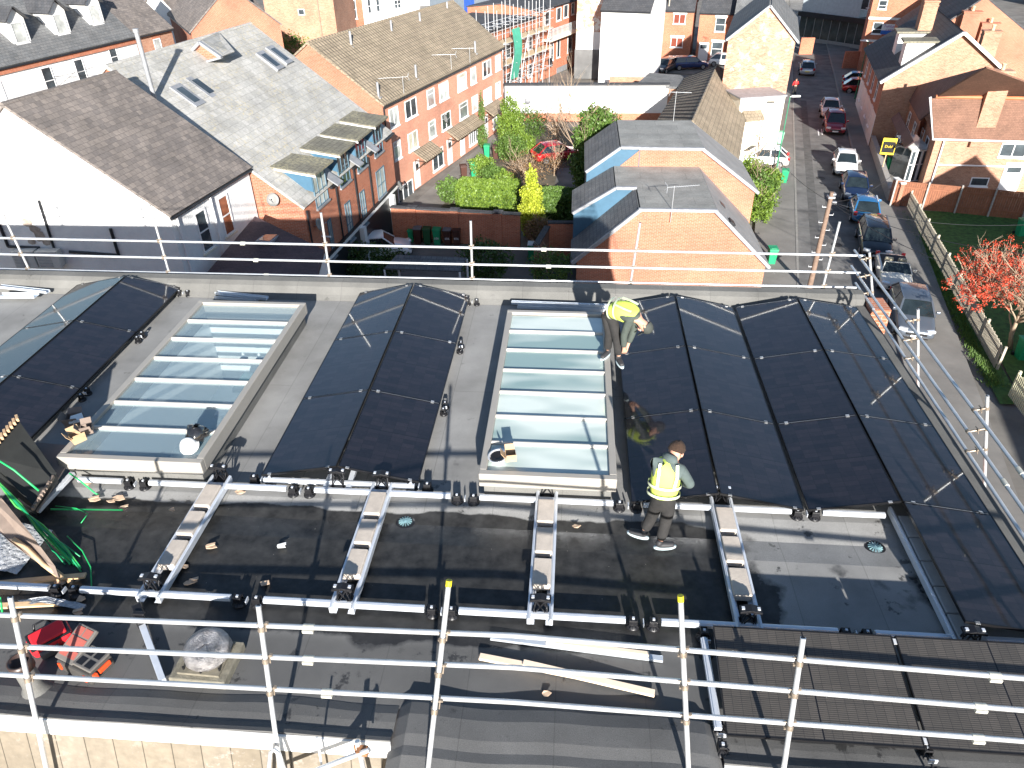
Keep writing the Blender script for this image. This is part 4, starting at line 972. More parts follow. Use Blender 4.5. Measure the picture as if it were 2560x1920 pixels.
# brick building with balcony (wall runs away like the terrace)
def runwall(name, label, eL, eR, ze, rise, dist, wall, roof, wins=(), **k):
    A, B = at(*eL, ze), at(*eR, ze); u = B-A; u.z = 0; u.normalize(); n = V((-u.y, u.x, 0))
    t, rf, W, WF, WB, P = pitched(name, label, A, B, A+n*dist/2+V((0, 0, rise)), B+n*dist/2+V((0, 0, rise)), wall, roof, over=.12, **k)
    for a, b, c, d, mu in wins: winpx(W, t, (a, b), (c, d), mull=mu)
    return t, rf, W, WF, P
bb, _, WBB, _, _ = runwall('balcony_building', 'brick building with a pale railed balcony and satellite dishes', T20(222, 98), T20(565, -5), -4.6, .5, 9, BRICKR, TILEK, wn(T20, (283, 105, 322, 205, 1), (385, 70, 422, 170, 1), (447, 45, 482, 145, 1), (513, 25, 535, 120, 1), (335, 370, 355, 515, 1), (388, 340, 412, 490, 1), (482, 295, 515, 440, 1)), cat='building')
a0, z0 = WBB.hit(*T20(262, 350)); a1, z1 = WBB.hit(*T20(610, 200))
m = MB(); rbox(m, WBB, a0, a1, z0-.1, z0+.1, 0, 1.1); bal = m.build('balcony', CREAM, bb)
m = MB()
for k in range(34): a = a0+(a1-a0)*k/33; rbox(m, WBB, a-.03, a+.03, z0+.1, z0+1.15, 1.05, 1.09)
rbox(m, WBB, a0, a1, z0+1.15, z0+1.2, 1.03, 1.1); m.build('railing', plain('pale_rail', (.45, .55, .58)), bal)
a, z = WBB.hit(*T20(312, 540)); dish(WBB.p(a, z, .1), WBB.n, 'dark round satellite dish low on the balcony building', .5, DARKG)
a, z = WBB.hit(*T20(468, 510)); dish(WBB.p(a, z, .1), WBB.n, 'small pale satellite dish low on the balcony building', .35)
m = MB(); p = WBB.hit(*T20(385, 590)); q = WBB.hit(*T20(470, 690)); rbox(m, WBB, p[0], q[0], G, p[1], 0, .04); m.build('garage_door', LEAD, bb)
# scaffolded brick building
_A, _B = WBB.p(-11, 0), WBB.p(-.6, 0); WSB = Wall(_A, _B); sb = thing('scaffolded_building', 'brick building wrapped in scaffold beyond the terrace end', 'building', WSB.p(5, G))
m = MB(); rbox(m, WSB, 0, WSB.L, G, -5.2, -8, 0); m.build('wall', BRICKR, sb); m = MB(); rbox(m, WSB, 0, WSB.L, -5.2, -5.0, -8, .2); m.build('flat_roof', TILEK, sb)
for k in range(4): window(WSB, sb, 1+k*2.5, 2+k*2.5, -8.2, -6.9); window(WSB, sb, 1+k*2.5, 2+k*2.5, -11, -9.7)
sc = thing('far_scaffold', 'tangled scaffold with board lifts and green netting beyond the terrace', 'scaffold', (WSB.p(2, G)), 0)
m = MB(); mb = MB()
for k in range(9):
    a = -3+k*1.7
    for o in (.4, 1.7): m.tube(WSB.p(a, G, o), WSB.p(a, -3.2+random.random(), o), .04, 6)
    for z in (-10, -8.2, -6.2, -4.4): m.tube(WSB.p(a, z, .2), WSB.p(a, z, 2.1), .035, 6)
for z in (-10, -9, -8.2, -7.2, -6.2, -5.2, -4.2):
    for o in (.4, 1.7): m.tube(WSB.p(-3.5, z, o), WSB.p(11.5, z, o), .035, 6)
for k in range(5): m.tube(WSB.p(-2+k*2.6, -11, 1.75), WSB.p(0+k*2.6, -6, 1.75), .035, 6)
m.build('tube', GALV, sc)
for z in (-8.2, -6.2): mb.box(WSB.p(4, z+.06, 1.05), (15, 1.2, .06), atan2(WSB.u.y, WSB.u.x))
mb.build('board_lift', plain('pale_board', (.55, .45, .3)), sc)
m = MB(); n = 8
for i in range(n): 
    z0, z1 = -5-i*.6, -5-(i+1)*.6; o0, o1 = 1.8+.3*sin(i*.5), 1.8+.3*sin((i+1)*.5); m.face([WSB.p(1.5, z0, o0), WSB.p(3.2, z0, o0), WSB.p(3.2, z1, o1), WSB.p(1.5, z1, o1)])
m.build('green_netting', plain('green_net', (.06, .32, .22), .8), sc)
# blue sheeted building behind the terrace
bs = thing('blue_sheeted_building', 'grey building with bright blue sheeting behind the terrace roof', 'building', at(1200, 55, -6))
A, B = at(1075, 30, -9), at(1282, 52, -9); A.z = B.z = 0; W_ = Wall(A, B)
m = MB(); rbox(m, W_, 0, W_.L, G, .5, -9, 0); m.build('wall', plain('grey_sheet', (.16, .19, .22), .7), bs)
m = MB()
for a in (.44, .86): rbox(m, W_, W_.L*a, W_.L*a+W_.L*.12, -9, .3, 0, .06)
m.build('blue_sheeting', plain('blue_sheet', (.03, .09, .40), .5), bs)
m = MB(); rbox(m, W_, W_.L*.6, W_.L-.2, -7.8, -7.3, .3, 1.0); m.build('red_scaffold_lift', BRICKD, bs)
m = MB(); rbox(m, W_, .4, W_.L*.4, -2.2, .6, 0, .05); m.build('white_fascia', WHITEP, bs)

# ---- white rendered yard wall with a flat roof behind it
yw = thing('yard_building', 'long white single storey wall with an air conditioner across the courtyard', 'building', at(1450, 300, G))
A, B = at(1262, 303, G), at(1665, 303, G); W_ = Wall(A, B); zt_ = -8.75
m = MB(); rbox(m, W_, 0, W_.L, G+.75, zt_, -.7, 0); m.build('wall', RENDER, yw); m = MB(); rbox(m, W_, 0, W_.L, G, G+.75, -.6, .05); m.build('brick_plinth', BRICKR, yw)
m = MB(); rbox(m, W_, -.1, W_.L+.1, zt_, zt_+.12, -.8, .1); m.build('flat_roof', TILEK, yw)
a, z = W_.hit(*T20(140, 865)); m = MB(); rbox(m, W_, a-.4, a+.4, z-.45, z+.45, 0, .35); m.build('air_conditioner', plain('ac_casing', (.5, .5, .48), .6), yw)
m = MB(); c = W_.p(a-.05, z, .355); m.lathe(c, [(.3, 0), (.3, .01), (0, .01)], 16, M=W_.n.to_track_quat('Z', 'Y').to_matrix()); m.build('fan', LEAD, yw)
# low slabs of roof between the yard and the car park
lr = thing('garage_block', 'low dark roofed garage behind the white wall', 'building', at(*T20(1300, 700), -8.5))
A, B = at(*T20(1090, 745), -9.0), at(*T20(1420, 770), -9.0); W_ = Wall(A, B); m = MB(); rbox(m, W_, 0, W_.L, G, -9, -5, -.1); m.build('wall', BRICKS, lr); m = MB(); rbox(m, W_, -.2, W_.L+.2, -9, -8.8, -5.2, 0); m.build('flat_roof', TILEM, lr)
bw = thing('brick_boundary_wall', 'low orange brick wall in front of the parked cars', 'wall', at(*T20(1250, 690), G))
A, B = at(*T20(840, 735), -11.2), at(*T20(1560, 740), -11.2); W_ = Wall(A, B); m = MB(); rbox(m, W_, 0, W_.L, G, -10.4, -.25, 0); m.build('wall', BRICKS, bw)

# ---- street gable house and its cream extension
gy = at(1937, 384, G).y+3.0
gl = atY(1821, 98, gy); gr_ = atY(1989, 104, gy); ga = atY(1924, 18, gy); depth = 14
t = thing('street_gable_house', 'tall blotchy brick gable house with dark roof at the street corner', 'house', ((gl.x+gr_.x)/2, gy, G))
dv = SU*depth
m = MB(); m.face([(gl.x, gy, G), (gr_.x, gy, G), gr_, ga, gl]); m.build('gable_wall', BRICKG, t)
m = MB(); b0, b1 = V((gr_.x, gy, G)), V((gr_.x, gy, G))+dv; m.face([b0, b1, gr_+dv, gr_]); b0, b1 = V((gl.x, gy, G)), V((gl.x, gy, G))+dv; m.face([b1, b0, gl, gl+dv]); m.build('wall', BRICKR, t)
m = MB(); e = V((0, -.15, 0)); slab(m, [ga+e, ga+dv, gr_+dv+V((.25, 0, -.2)), gr_+e+V((.25, 0, -.2))]); slab(m, [ga+e, ga+dv, gl+dv+V((-.25, 0, -.2)), gl+e+V((-.25, 0, -.2))]); rf = m.build('roof', TILEM, t)
m = MB(); m.bar(ga+e+V((0, 0, .12)), gr_+e+V((.2, 0, -.05)), .2, .16); m.bar(ga+e+V((0, 0, .12)), gl+e+V((-.2, 0, -.05)), .2, .16); m.build('coping', LEAD, rf)
aerial(at(*T20(2170, 230), -5.5)+V((0, -.1, 0)), 2.2, 2.4, 'aerial on the roof edge of the street gable house', 1.0)
ex = thing('cream_extension', 'cream rendered low building beside the street with a white car in front', 'building', at(1900, 385, G))
A, B = at(1830, 392, G), at(1937, 384, G); W_ = Wall(A, B); zc = zover(1965, 241, B); m = MB(); rbox(m, W_, 0, W_.L, G, zc, -2.9, 0); m.build('wall', CREAM, ex)
m = MB(); rbox(m, W_, -.1, W_.L+.1, zc, zc+.12, -2.9, .1); m.build('flat_roof', LEAD, ex)
a, z = W_.hit(*T20(2060, 1020)); m = MB(); m.prism([W_.p(a-.8, z+.5, 0), W_.p(a-.8, z+.6, 0), W_.p(a-.8, z+.1, .9), W_.p(a-.8, z, .9)], W_.u*1.6); m.build('porch_canopy', TILEB, ex)

# ---- right hand houses
T3 = T30
# house A: big gable facing the camera
ya = at(*T3(830, 1260), G); gyA = ya.y
wa = WallA = Wall(at(*T3(870, 1270), G), at(*T3(870, 1270), G)+V((9, -9*.17, 0)))
def onA(px, py, o=0.): a, z = wa.hit(px, py); return wa.p(a, z, o)
la, aa, ra = onA(*T3(1015, 680)), onA(*T3(1685, 290)), onA(*T3(2150, 735))
t = thing('corner_villa', 'large brick villa with steep black roof, dormers and chimneys on the right of the street', 'house', (aa.x, aa.y, G)); HA = t
dv = SU*15
m = MB(); m.face([V((la.x, la.y, G)), V((ra.x, ra.y, G)), ra, aa, la]); m.build('gable_wall', BRICKS, t)
l0 = V((la.x, la.y, G)); m = MB(); m.face([l0+dv, l0, la, la+dv]); m.build('wall', BRICKD, t)
Wst = Wall(l0+dv, l0)
m = MB(); rbox(m, Wst, 0, Wst.L, G, la.z-2.9, 0, .02); m.build('white_ground_floor', WHITEP, t)
m = MB(); e = wa.n*.25; slab(m, [aa+e, aa+dv, la+dv+V((-.4, 0, -.35)), la+e+V((-.4, 0, -.35))]); slab(m, [aa+e, aa+dv, ra+dv, ra+e]); rf = m.build('roof', TILEK, t)
m = MB(); m.bar(aa+e+V((0, 0, .1)), la+e+V((-.4, 0, -.25)), .3, .2); m.bar(aa+e+V((0, 0, .1)), ra+e+V((.2, 0, 0)), .35, .22); m.build('bargeboard', STONE, rf)
for k in range(4):
    c = 3+k*3.2; window(Wst, t, Wst.L-c-.5, Wst.L-c+.5, la.z-2.3, la.z-.7, trans=.5); window(Wst, t, Wst.L-c-.6, Wst.L-c+.6, G+1.0, G+2.7, trans=.5)
rs = (aa-la).normalized(); mid = la.lerp(aa, .42)
for k, f in enumerate((1.8, 6.5)):
    c = mid+SU*f; m = MB(); z1 = c.z+1.5
    x0, x1 = c+V((-1.15, 0, 0)), c+V((1.2, 0, 0))
    m.prism([x0+V((0, -.8, -.9)), x0+V((0, -.8, 1.1)), x1+V((0, -.8, 1.1)), x1+V((0, -.8, .3))], SU*1.7); m.build('dormer_cheek', WHITEP, rf)
    m = MB(); slab(m, [x0+V((-.3, -1.0, 1.1)), x1+V((.3, -1.0, 1.1)), x1+V((.3, -1.0, 1.1))+SU*2.1, x0+V((-.3, -1.0, 1.1))+SU*2.1], .14); m.build('dormer_roof', TILEL, rf)
c1 = aa.lerp(la, .36)+SU*7.0; chimney(t, (c1.x, c1.y), 1.1, 1.5, aa.z-2.4, aa.z+1.4, BRICKS, 3, -.2)
c2 = aa+SU*11; chimney(t, (c2.x-1.0, c2.y), .9, 1.1, aa.z-1.2, aa.z+1.5, BRICKS, 1, -.2)
c3 = aa.lerp(ra, .45); chimney(t, (c3.x, c3.y+.5), 1.2, .8, c3.z-1.5, c3.z+1.7, BRICKS, 1, -.17)
# house C: orange gable behind
wc = Wall(V((aa.x+2, aa.y+13, 0)), V((aa.x+12, aa.y+11.3, 0)))
def onC(px, py): a, z = wc.hit(px, py); return wc.p(a, z)
lc, ac, rc = onC(*T3(1250, 400)), onC(*T3(1880, -20)), onC(*T3(2400, 420))
t = thing('orange_gable_house', 'wide orange brick gable house with two chimneys beyond the black roofed villa', 'house', (ac.x, ac.y, G))
m = MB(); m.face([V((lc.x, lc.y, G)), V((rc.x, rc.y, G)), rc, ac, lc]); m.build('gable_wall', BRICKO, t)
m = MB(); dv = SU*14; slab(m, [ac, ac+dv, lc+dv, lc]); slab(m, [ac, ac+dv, rc+dv, rc]); m.build('roof', TILEK, t)
m = MB(); m.face([V((lc.x, lc.y, G)), lc, lc+dv, V((lc.x, lc.y, G))+dv]); m.build('wall', BRICKR, t)
for x, y, tx in ((1755, 100, 1), (1910, 200, 1)):
    a, z = wc.hit(*T3(x, y)); p = wc.p(a, z, .5); chimney(t, (p.x, p.y), 1.5, .8, z-5, z, BRICKO, 1, -.17)
# house B: semi with brown hipped roof
yB = at(*T3(1370, 1640), G)
wb = Wall(yB, yB+V((12, -.9, 0)))
def onB(px, py, o=0.): a, z = wb.hit(px, py); return wb.p(a, z, o)
e0, e1 = onB(*T3(1455, 1190)), onB(*T3(2300, 1220)); ez = e0.z
t = thing('semi_detached_house', 'brown roofed brick house with white gutters and a tall chimney by the garden fence', 'house', (e0.x+5, e0.y+4, G)); HB = t
m = MB(); m.face([V((e0.x, e0.y, G)), V((e0.x+14, wb.p(14, 0).y, G)), wb.p(14.2, ez), e0]); m.build('wall', BRICKS, t)
bk = SU*4.2
m = MB(); m.face([V((e0.x, e0.y, G))+bk*1.6, V((e0.x, e0.y, G)), e0, e0+bk*1.6]); m.build('side_wall', BRICKD, t)
rg0 = at(*T3(1445, 850), ez+2.6); rg1 = rg0+wb.u*14
m = MB(); slab(m, [e0-wb.u*.3+wb.n*.3, e0+wb.u*14+wb.n*.3, rg1, rg0-wb.u*.3], .12); rf = m.build('roof', TILER, t)
m = MB(); m.tube(e0-wb.u*.4+wb.n*.4, e0+wb.u*14+wb.n*.4, .075, 8); m.tube(e0-wb.u*.3+wb.n*.3+V((0, 0, .05)), rg0-wb.u*.35+V((0, 0, .08)), .09, 8); m.tube(wb.p(.12, ez-.1, .12), wb.p(.12, G, .12), .06, 8); m.build('white_gutter', UPVC, rf)
m = MB(); m.tube(rg0+V((0, 0, .12)), rg1+V((0, 0, .12)), .13, 8); m.build('ridge', plain('terracotta_ridge', (.45, .16, .07)), rf)
# hipped part behind
hx, hp = at(*T3(1885, 590), ez+5.2), at(*T3(1180, 775), ez+.1)
h1 = at(*T3(1320, 1045), ez+.1)
m = MB(); slab(m, [h1, hp, hx, hx], .12); m.build('hip_slope', TILEP, t)
m = MB(); h3 = at(*T3(2230, 860), ez+2.4); slab(m, [rg0, h3+wb.u*3, hx, hx], .12); m.build('hip_slope', TILER, t)
m = MB(); g_ = lambda p: V((p.x, p.y, G)); m.face([g_(hp), g_(h1), h1, hp]); m.build('bay_wall', BRICKD, t); Wh = Wall(hp, h1)
for a in (.22, .55, .85): window(Wh, t, Wh.L*a-.45, Wh.L*a+.45, ez-1.9, ez-.4, trans=.6)
m = MB(); slab(m, [at(*T3(1070, 1030), -9.2), at(*T3(1140, 975), -8.6), at(*T3(1270, 1230), -8.6), at(*T3(1190, 1285), -9.2)], .1); m.build('bay_roof', TILEP, t)
m = MB(); b0, b1 = at(*T3(1075, 1300), G+.3), at(*T3(1165, 1420), G+.3); Wb = Wall(b0, b1); rbox(m, Wb, 0, Wb.L, G, -9.7, -1.0, 0); m.build('bay_window', UPVC, t)
for k in range(5): window(Wb, t, Wb.L*(k+.1)/5, Wb.L*(k+.9)/5, G+1, -9.9, sill=None, name='bay_light')
chx = at(*T3(1840, 1160), ez+.4); chimney(t, (chx.x+.2, chx.y+.4), 1.25, .8, ez-.5, ez+4.4, BRICKS, 1, -.07)
winpx(wb, t, T3(2025, 1235), T3(2212, 1360), mull=2); winpx(wb, t, T3(1760, 1530), T3(1890, 1610), mull=1, pane=PANE)
p = wb.hit(*T3(2010, 1545)); q = wb.hit(*T3(2145, 1640)); door(wb, t, p[0], q[0], G+.1, G+2.2)
m = MB(); m.tube(wb.p(.1, p[1]+.9, .15), wb.p(12, p[1]+1.0, .15), .06, 8); m.build('string_course', UPVC, t)
Ws = Wall(V((e0.x, e0.y, 0))+bk*1.6, V((e0.x, e0.y, 0)))
window(Ws, t, 1.5, 2.6, ez-2.1, ez-.6); window(Ws, t, 3.8, 4.9, ez-2.1, ez-.6)
cs = thing('conservatory', 'small white framed conservatory with dark glass between the brick houses', 'conservatory', at(*T3(1250, 1520), G))
A, B = at(*T3(1165, 1570), G+.1), at(*T3(1310, 1560), G+.1); W_ = Wall(A, B)
m = MB(); rbox(m, W_, .05, W_.L-.05, G, G+2.4, -2, -.05); m.build('glass_box', PANE, cs)
for k in range(3): window(W_, cs, W_.L*k/3+.02, W_.L*(k+1)/3-.02, G+.1, G+2.4, trans=.55, sill=None)
m = MB(); slab(m, [W_.p(-.1, G+2.4, .1), W_.p(W_.L+.1, G+2.4, .1), W_.p(W_.L+.1, G+2.9, -2), W_.p(-.1, G+2.9, -2)], .06); m.build('roof', PANEL_, cs)
cd = thing('white_garden_screen', 'pale green white panel shed in front of the villa gable', 'shed', at(*T3(1000, 1200), G))
A, B = at(*T3(900, 1225), G), at(*T3(1085, 1250), G); W_ = Wall(A, B); m = MB(); rbox(m, W_, 0, W_.L, G, G+2.5, -2.2, 0); m.build('panel', plain('pale_green_white', (.66, .70, .66), .6), cd, bevel=.02)
m = MB(); rbox(m, W_, -.1, W_.L+.1, G+2.5, G+2.58, -2.3, .1); m.build('roof', WHITEP, cd)
# estate agent board
sg = thing('agent_board', 'yellow and black estate agent board on a post by the villa', 'sign', at(*T3(1040, 1350), G))
c = at(*T3(1042, 1265), G+2.5); m = MB(); m.box(c, (.95, .05, 1.2), -.2); m.build('board', plain('sign_yellow', (.80, .58, .03), .5), sg)
m = MB(); m.box(c+V((0, -.03, -.05)), (.85, .02, .8), -.2); m.build('black_panel', BLACKP, sg)
m = MB(); m.tube(V((c.x, c.y+.05, G)), c+V((0, .05, .5)), .04); m.build('post', WOOD, sg)
def text(s, loc, size, rot, mat, parent, name='lettering', ext=.004):
    cu_ = bpy.data.curves.new(name, 'FONT'); cu_.body = s; cu_.size = size; cu_.extrude = ext; cu_.align_x = 'CENTER'; cu_.align_y = 'CENTER'
    ob = bpy.data.objects.new(name, cu_); COL.objects.link(ob); bpy.context.view_layer.update()
    dg = bpy.context.evaluated_depsgraph_get(); me = bpy.data.meshes.new_from_object(ob.evaluated_get(dg)); bpy.data.objects.remove(ob)
    o = bpy.data.objects.new(name, me); COL.objects.link(o); me.materials.clear(); me.materials.append(mat); o.rotation_euler = rot
    if parent: o.parent = parent; o.location = V(loc)-parent_off(parent); CH.setdefault(parent.name, []).append(o)
    else: o.location = loc
    return o
text('Dubl', c+V((-.02, -.06, 0)), .27, (pi/2, 0, -.2), plain('sign_yellow', (.80, .58, .03), .5), sg)

# ---- street end: office and sign building
t = thing('glazed_office', 'grey panelled office with dark glazing closing the end of the street', 'building', at(*T3(600, 330), G))
A, B = at(*T3(300, 350), G), at(*T3(880, 440), G); W_ = Wall(A, B); m = MB(); rbox(m, W_, -1, W_.L+2, G, G+3.1, -12, 0); m.build('ground_floor', plain('dark_glazing', (.06, .075, .07), .15, 0, .4, 1), t)
m = MB(); rbox(m, W_, -1.3, W_.L+2, G+3.1, G+3.7, -12, .4); m.build('band', DARKG, t)
m = MB(); rbox(m, W_, -1, W_.L*.75, G+3.7, G+7.5, -12, .1); m.build('panelled_wall', plain('pale_panel', (.46, .52, .54), .5), t)
m = MB(); rbox(m, W_, -1.4, W_.L*.78, G+7.5, G+7.9, -12.4, .5); m.build('flat_roof', plain('office_roof', (.25, .3, .34)), t)
for k in range(5): window(W_, t, .1+k*1.9, 1.2+k*1.9, G+4.7, G+6.4, sill=None)
m = MB()
for k in range(9): rbox(m, W_, k*1.3, k*1.3+.08, G+.4, G+3.0, 0, .05)
rbox(m, W_, -1, W_.L+2, G, G+.5, 0, .06); m.build('mullion', plain('grey_mullion', (.3, .32, .3)), t)
bt_ = thing('brick_office', 'red brick block with narrow windows and a white and blue sign', 'building', at(*T3(1000, 450), G))
A, B = at(*T3(800, 470), -10), at(*T3(1180, 490), -10); W_ = Wall(A, B); m = MB(); rbox(m, W_, 0, W_.L+3, G, -1.2, -10, 0); m.build('wall', BRICKR, bt_)
for (a, b, c_, d) in ((965, 0, 1020, 80), (915, 190, 975, 295), (875, 380, 940, 470)): winpx(W_, bt_, T3(a, b), T3(c_, d), trans=.4)
for y in (155, 350): a, z = W_.hit(*T3(870, y)); m = MB(); rbox(m, W_, -.05, W_.L+3, z-.12, z+.12, 0, .05); m.build('stone_band', STONE, bt_)
p, q = W_.hit(*T3(990, 205)), W_.hit(*T3(1110, 300)); zm = q[1]+(p[1]-q[1])*.38
m = MB(); rbox(m, W_, p[0], q[0], q[1], p[1], .02, .10); sgn = m.build('sign_board', WHITEP, bt_)
m = MB(); rbox(m, W_, p[0], q[0], q[1], zm, .10, .112); m.build('blue_band', plain('sign_blue', (.03, .14, .50), .4), sgn)
rotW = (pi/2, 0, atan2(W_.u.y, W_.u.x))
text('Tuntum', W_.p((p[0]+q[0])/2, (p[1]+zm)/2+.12, .115), .42, rotW, plain('sign_purple', (.30, .03, .30), .5), bt_); text('CARE', W_.p((p[0]+q[0])/2, (p[1]+zm)/2-.28, .115), .32, rotW, plain('sign_purple', (.30, .03, .30), .5), bt_)
# low brick walls at the street end
for a, b, l in ((T3(640, 600), T3(880, 600), 'low brick wall on the right near the street end'), (T3(265, 470), T3(380, 470), 'low brick wall on the left near the street end')):
    A, B = at(*a, G), at(*b, G); W_ = Wall(A, B); m = MB(); rbox(m, W_, 0, W_.L, G, G+2.0, -.3, 0); o = m.build('brick_wall', BRICKR); tag(o, l, 'wall')

# ---- rear left row of houses with dormers
A, B = at(*T00(-300, 640), -3.2), at(*T00(1160, 310), -3.2); u = (B-A); u.z = 0; u.normalize(); n = V((-u.y, u.x, 0))
t, rf, W_, _, _, P = pitched('white_terrace', 'white painted terrace with three white dormers behind the slate roof', A, B, A+n*5+V((0, 0, 4.2)), B+n*5+V((0, 0, 4.2)), RENDER, TILEM, over=.2)
for tl, br in (((340, 590), (510, 800)), ((625, 520), (770, 710)), ((930, 425), (1040, 555))): winpx(W_, t, T00(*tl), T00(*br), trans=.5, pane=PANE, sill=STONE)
winpx(W_, t, T00(0, 700), T00(60, 900), trans=.5)
m = MB(); L_ = W_.L; rbox(m, W_, 0, L_, -3.75, -3.3, 0, .12); m.build('dentil_course', BRICKR, t)
slp = (P[2]-P[0]).normalized()
for k, (x, y) in enumerate(((175, 400), (525, 320), (820, 235))):
    # dormer window front bottom centre on the roof plane
    nn = (P[1]-P[0]).cross(P[2]-P[0]).normalized(); nn = nn if nn.z > 0 else -nn
    d = ray(*T00(x+30, y-10)); q = EYE+d*((P[0]-EYE).dot(nn)/d.dot(nn)); a = (q-W_.A).dot(W_.u); zz = q.z; o0 = -(W_.A-V((q.x, q.y, 0))).dot(W_.n)
    dm = MB(); w2 = .75; h = 1.75; Ld = 3.4
    pr = [W_.p(a-w2, zz, o0), W_.p(a+w2, zz, o0), W_.p(a+w2, zz+h, o0), W_.p(a, zz+h+.75, o0), W_.p(a-w2, zz+h, o0)]; dm.prism(pr, -W_.n*Ld); dm.build('dormer', WHITEP, rf)
    dm = MB(); slab(dm, [W_.p(a, zz+h+.78, o0+.25), W_.p(a, zz+h+.78, o0-Ld-1), W_.p(a+w2+.2, zz+h-.12, o0-Ld-1), W_.p(a+w2+.2, zz+h-.12, o0+.25)], .08); slab(dm, [W_.p(a, zz+h+.78, o0+.25), W_.p(a, zz+h+.78, o0-Ld-1), W_.p(a-w2-.2, zz+h-.12, o0-Ld-1), W_.p(a-w2-.2, zz+h-.12, o0+.25)], .08); dm.build('dormer_roof', TILEK, rf)
    W2 = Wall(W_.p(a-w2, 0, o0), W_.p(a+w2, 0, o0)); window(W2, rf, .22, 1.28, zz+.15, zz+1.55, pane=PANEL_)
A2, B2 = B+u*.02, at(*T00(1475, 240), -3.2)
t, rf, W_, _, WBk, P = pitched('brick_end_house', 'brown brick end house with one white window and mottled slate roof', A2, B2, A2+n*5+V((0, 0, 4.2)), B2+n*5+V((0, 0, 4.2)), BRICKS, SLATE, over=.2)
winpx(W_, t, T00(1320, 340), T00(1410, 450), pane=PANEL_, lintel=BRICKR)
# brick cross gable and white house beyond
t, rf, W_, _, _ = runwall('brick_side_house', 'orange brick side wall with a narrow black window and mottled slate roof', T00(1270, -40), T00(1650, 280), -3.6, 3.4, 8, BRICKO, SLATE, wn(T00, (1300, 15, 1365, 150, 1)), cat='house')
t, rf, W_, _ = facade('white_cottage', 'white cottage with mottled slate roof behind the big grey roof', T00(1650, 260), T00(1870, 215), -5, 8, 3.6, RENDER, SLATE, wn(T00, (1700, 275, 1765, 360, 1)))
facade('white_house', 'white house with small upper windows at the top left of the view', T00(1780, -10), T00(2060, -30), -3, 8, 3, RENDER, TILEK, wn(T00, (1870, 0, 1915, 105, 1), (1950, -5, 2000, 95, 1), (1900, 220, 1940, 250, 1), (2010, 195, 2060, 230, 1)))
facade('slate_cottage', 'low white cottage with mottled roof next to the tall blank brick wall', T00(2110, 180), T00(2330, 130), -6, 8, 3, RENDER, SLATE, wn(T00, (2190, 190, 2260, 260, 1)))
# tall blank brick block
t = thing('blank_brick_block', 'tall blank orange brick block with one tiny white window', 'building', at(*T1(400, 300), -8))
A, B = at(*T1(115, 300), -7.0), at(*T1(705, 300), -7.0); A.z = B.z = 0; W_ = Wall(A, B); m = MB(); rbox(m, W_, 0, W_.L, G, 3, -9, 0); m.build('wall', BRICKS, t)
m = MB(); rbox(m, W_, -.2, W_.L+.2, 3, 3.2, -9, .2); m.build('flat_roof', TILEK, t)
winpx(W_, t, T1(360, 78), T1(425, 130), sill=None); wpipe(W_, t, T1(545, 100), 3, G, RUST)
facade('red_row_house', 'red and white row of houses with tall windows behind the brick block', T1(720, -60), T1(905, -80), -3.5, 8, 3, BRICKR, TILEK, wn(T1, (735, 20, 800, 170, 1), (815, 5, 875, 160, 1)), wk=dict(trans=.5), group='row houses at the top edge')
facade('white_row_house', 'white row house with paired upper windows at the top edge', T1(905, -80), T1(1400, -130), -3.5, 8, 3, RENDER, TILEK, wn(T1, (955, -10, 1000, 115, 1), (1030, -10, 1075, 100, 1), (1190, 0, 1255, 70, 2)), wk=dict(trans=.5), group='row houses at the top edge')
lo = thing('low_flat_building', 'low flat roofed outbuilding in front of the white row houses', 'building', at(*T1(900, 200), G))
A, B = at(*T1(715, 190), -8.5), at(*T1(1390, 95), -8.5); A.z = B.z = 0; W_ = Wall(A, B); m = MB(); rbox(m, W_, 0, W_.L, G, -8.6, -.5, 6) ; m.build('wall', RENDER, lo); m = MB(); rbox(m, W_, -.1, W_.L, -8.6, -8.4, -.6, 6.1); m.build('flat_roof', FELTF, lo)
# row of houses on the right, outside the picture, whose shadow lies over the lawn and pavement
A, B = st(-3, 16.5), st(-45, 16.5); A.z = B.z = -4.8; u = (B-A).normalized(); n = V((-u.y, u.x, 0))
pitched('neighbouring_row', 'row of brick houses outside the picture on the right whose shadow covers the lawn', B, A, B+n*4+V((0, 0, 3)), A+n*4+V((0, 0, 3)), BRICKR, TILEM)
# filler rows far behind, above the picture top and at its sides, for reflections and side views
for k, (x, y, r_) in enumerate(((-75, 95, .3), (-50, 150, .25), (-5, 150, .1), (35, 165, -.1), (80, 150, -.2), (75, 95, -.25), (55, 60, -.1), (-70, 50, .2))):
    u = V((cos(r_), sin(r_), 0)); n = V((-u.y, u.x, 0)); A = V((x, y, -5.5)); B = A+u*24
    pitched('distant_row', 'distant %s row of houses beyond the near streets, %s' % (('brick', 'white')[k % 2], ('far left', 'left rear', 'middle rear', 'right rear', 'far right rear', 'far right', 'right beside the villa', 'left outside')[k]), A, B, A+n*4.5+V((0, 0, 3)), B+n*4.5+V((0, 0, 3)), (BRICKR, RENDER)[k % 2], TILEM)
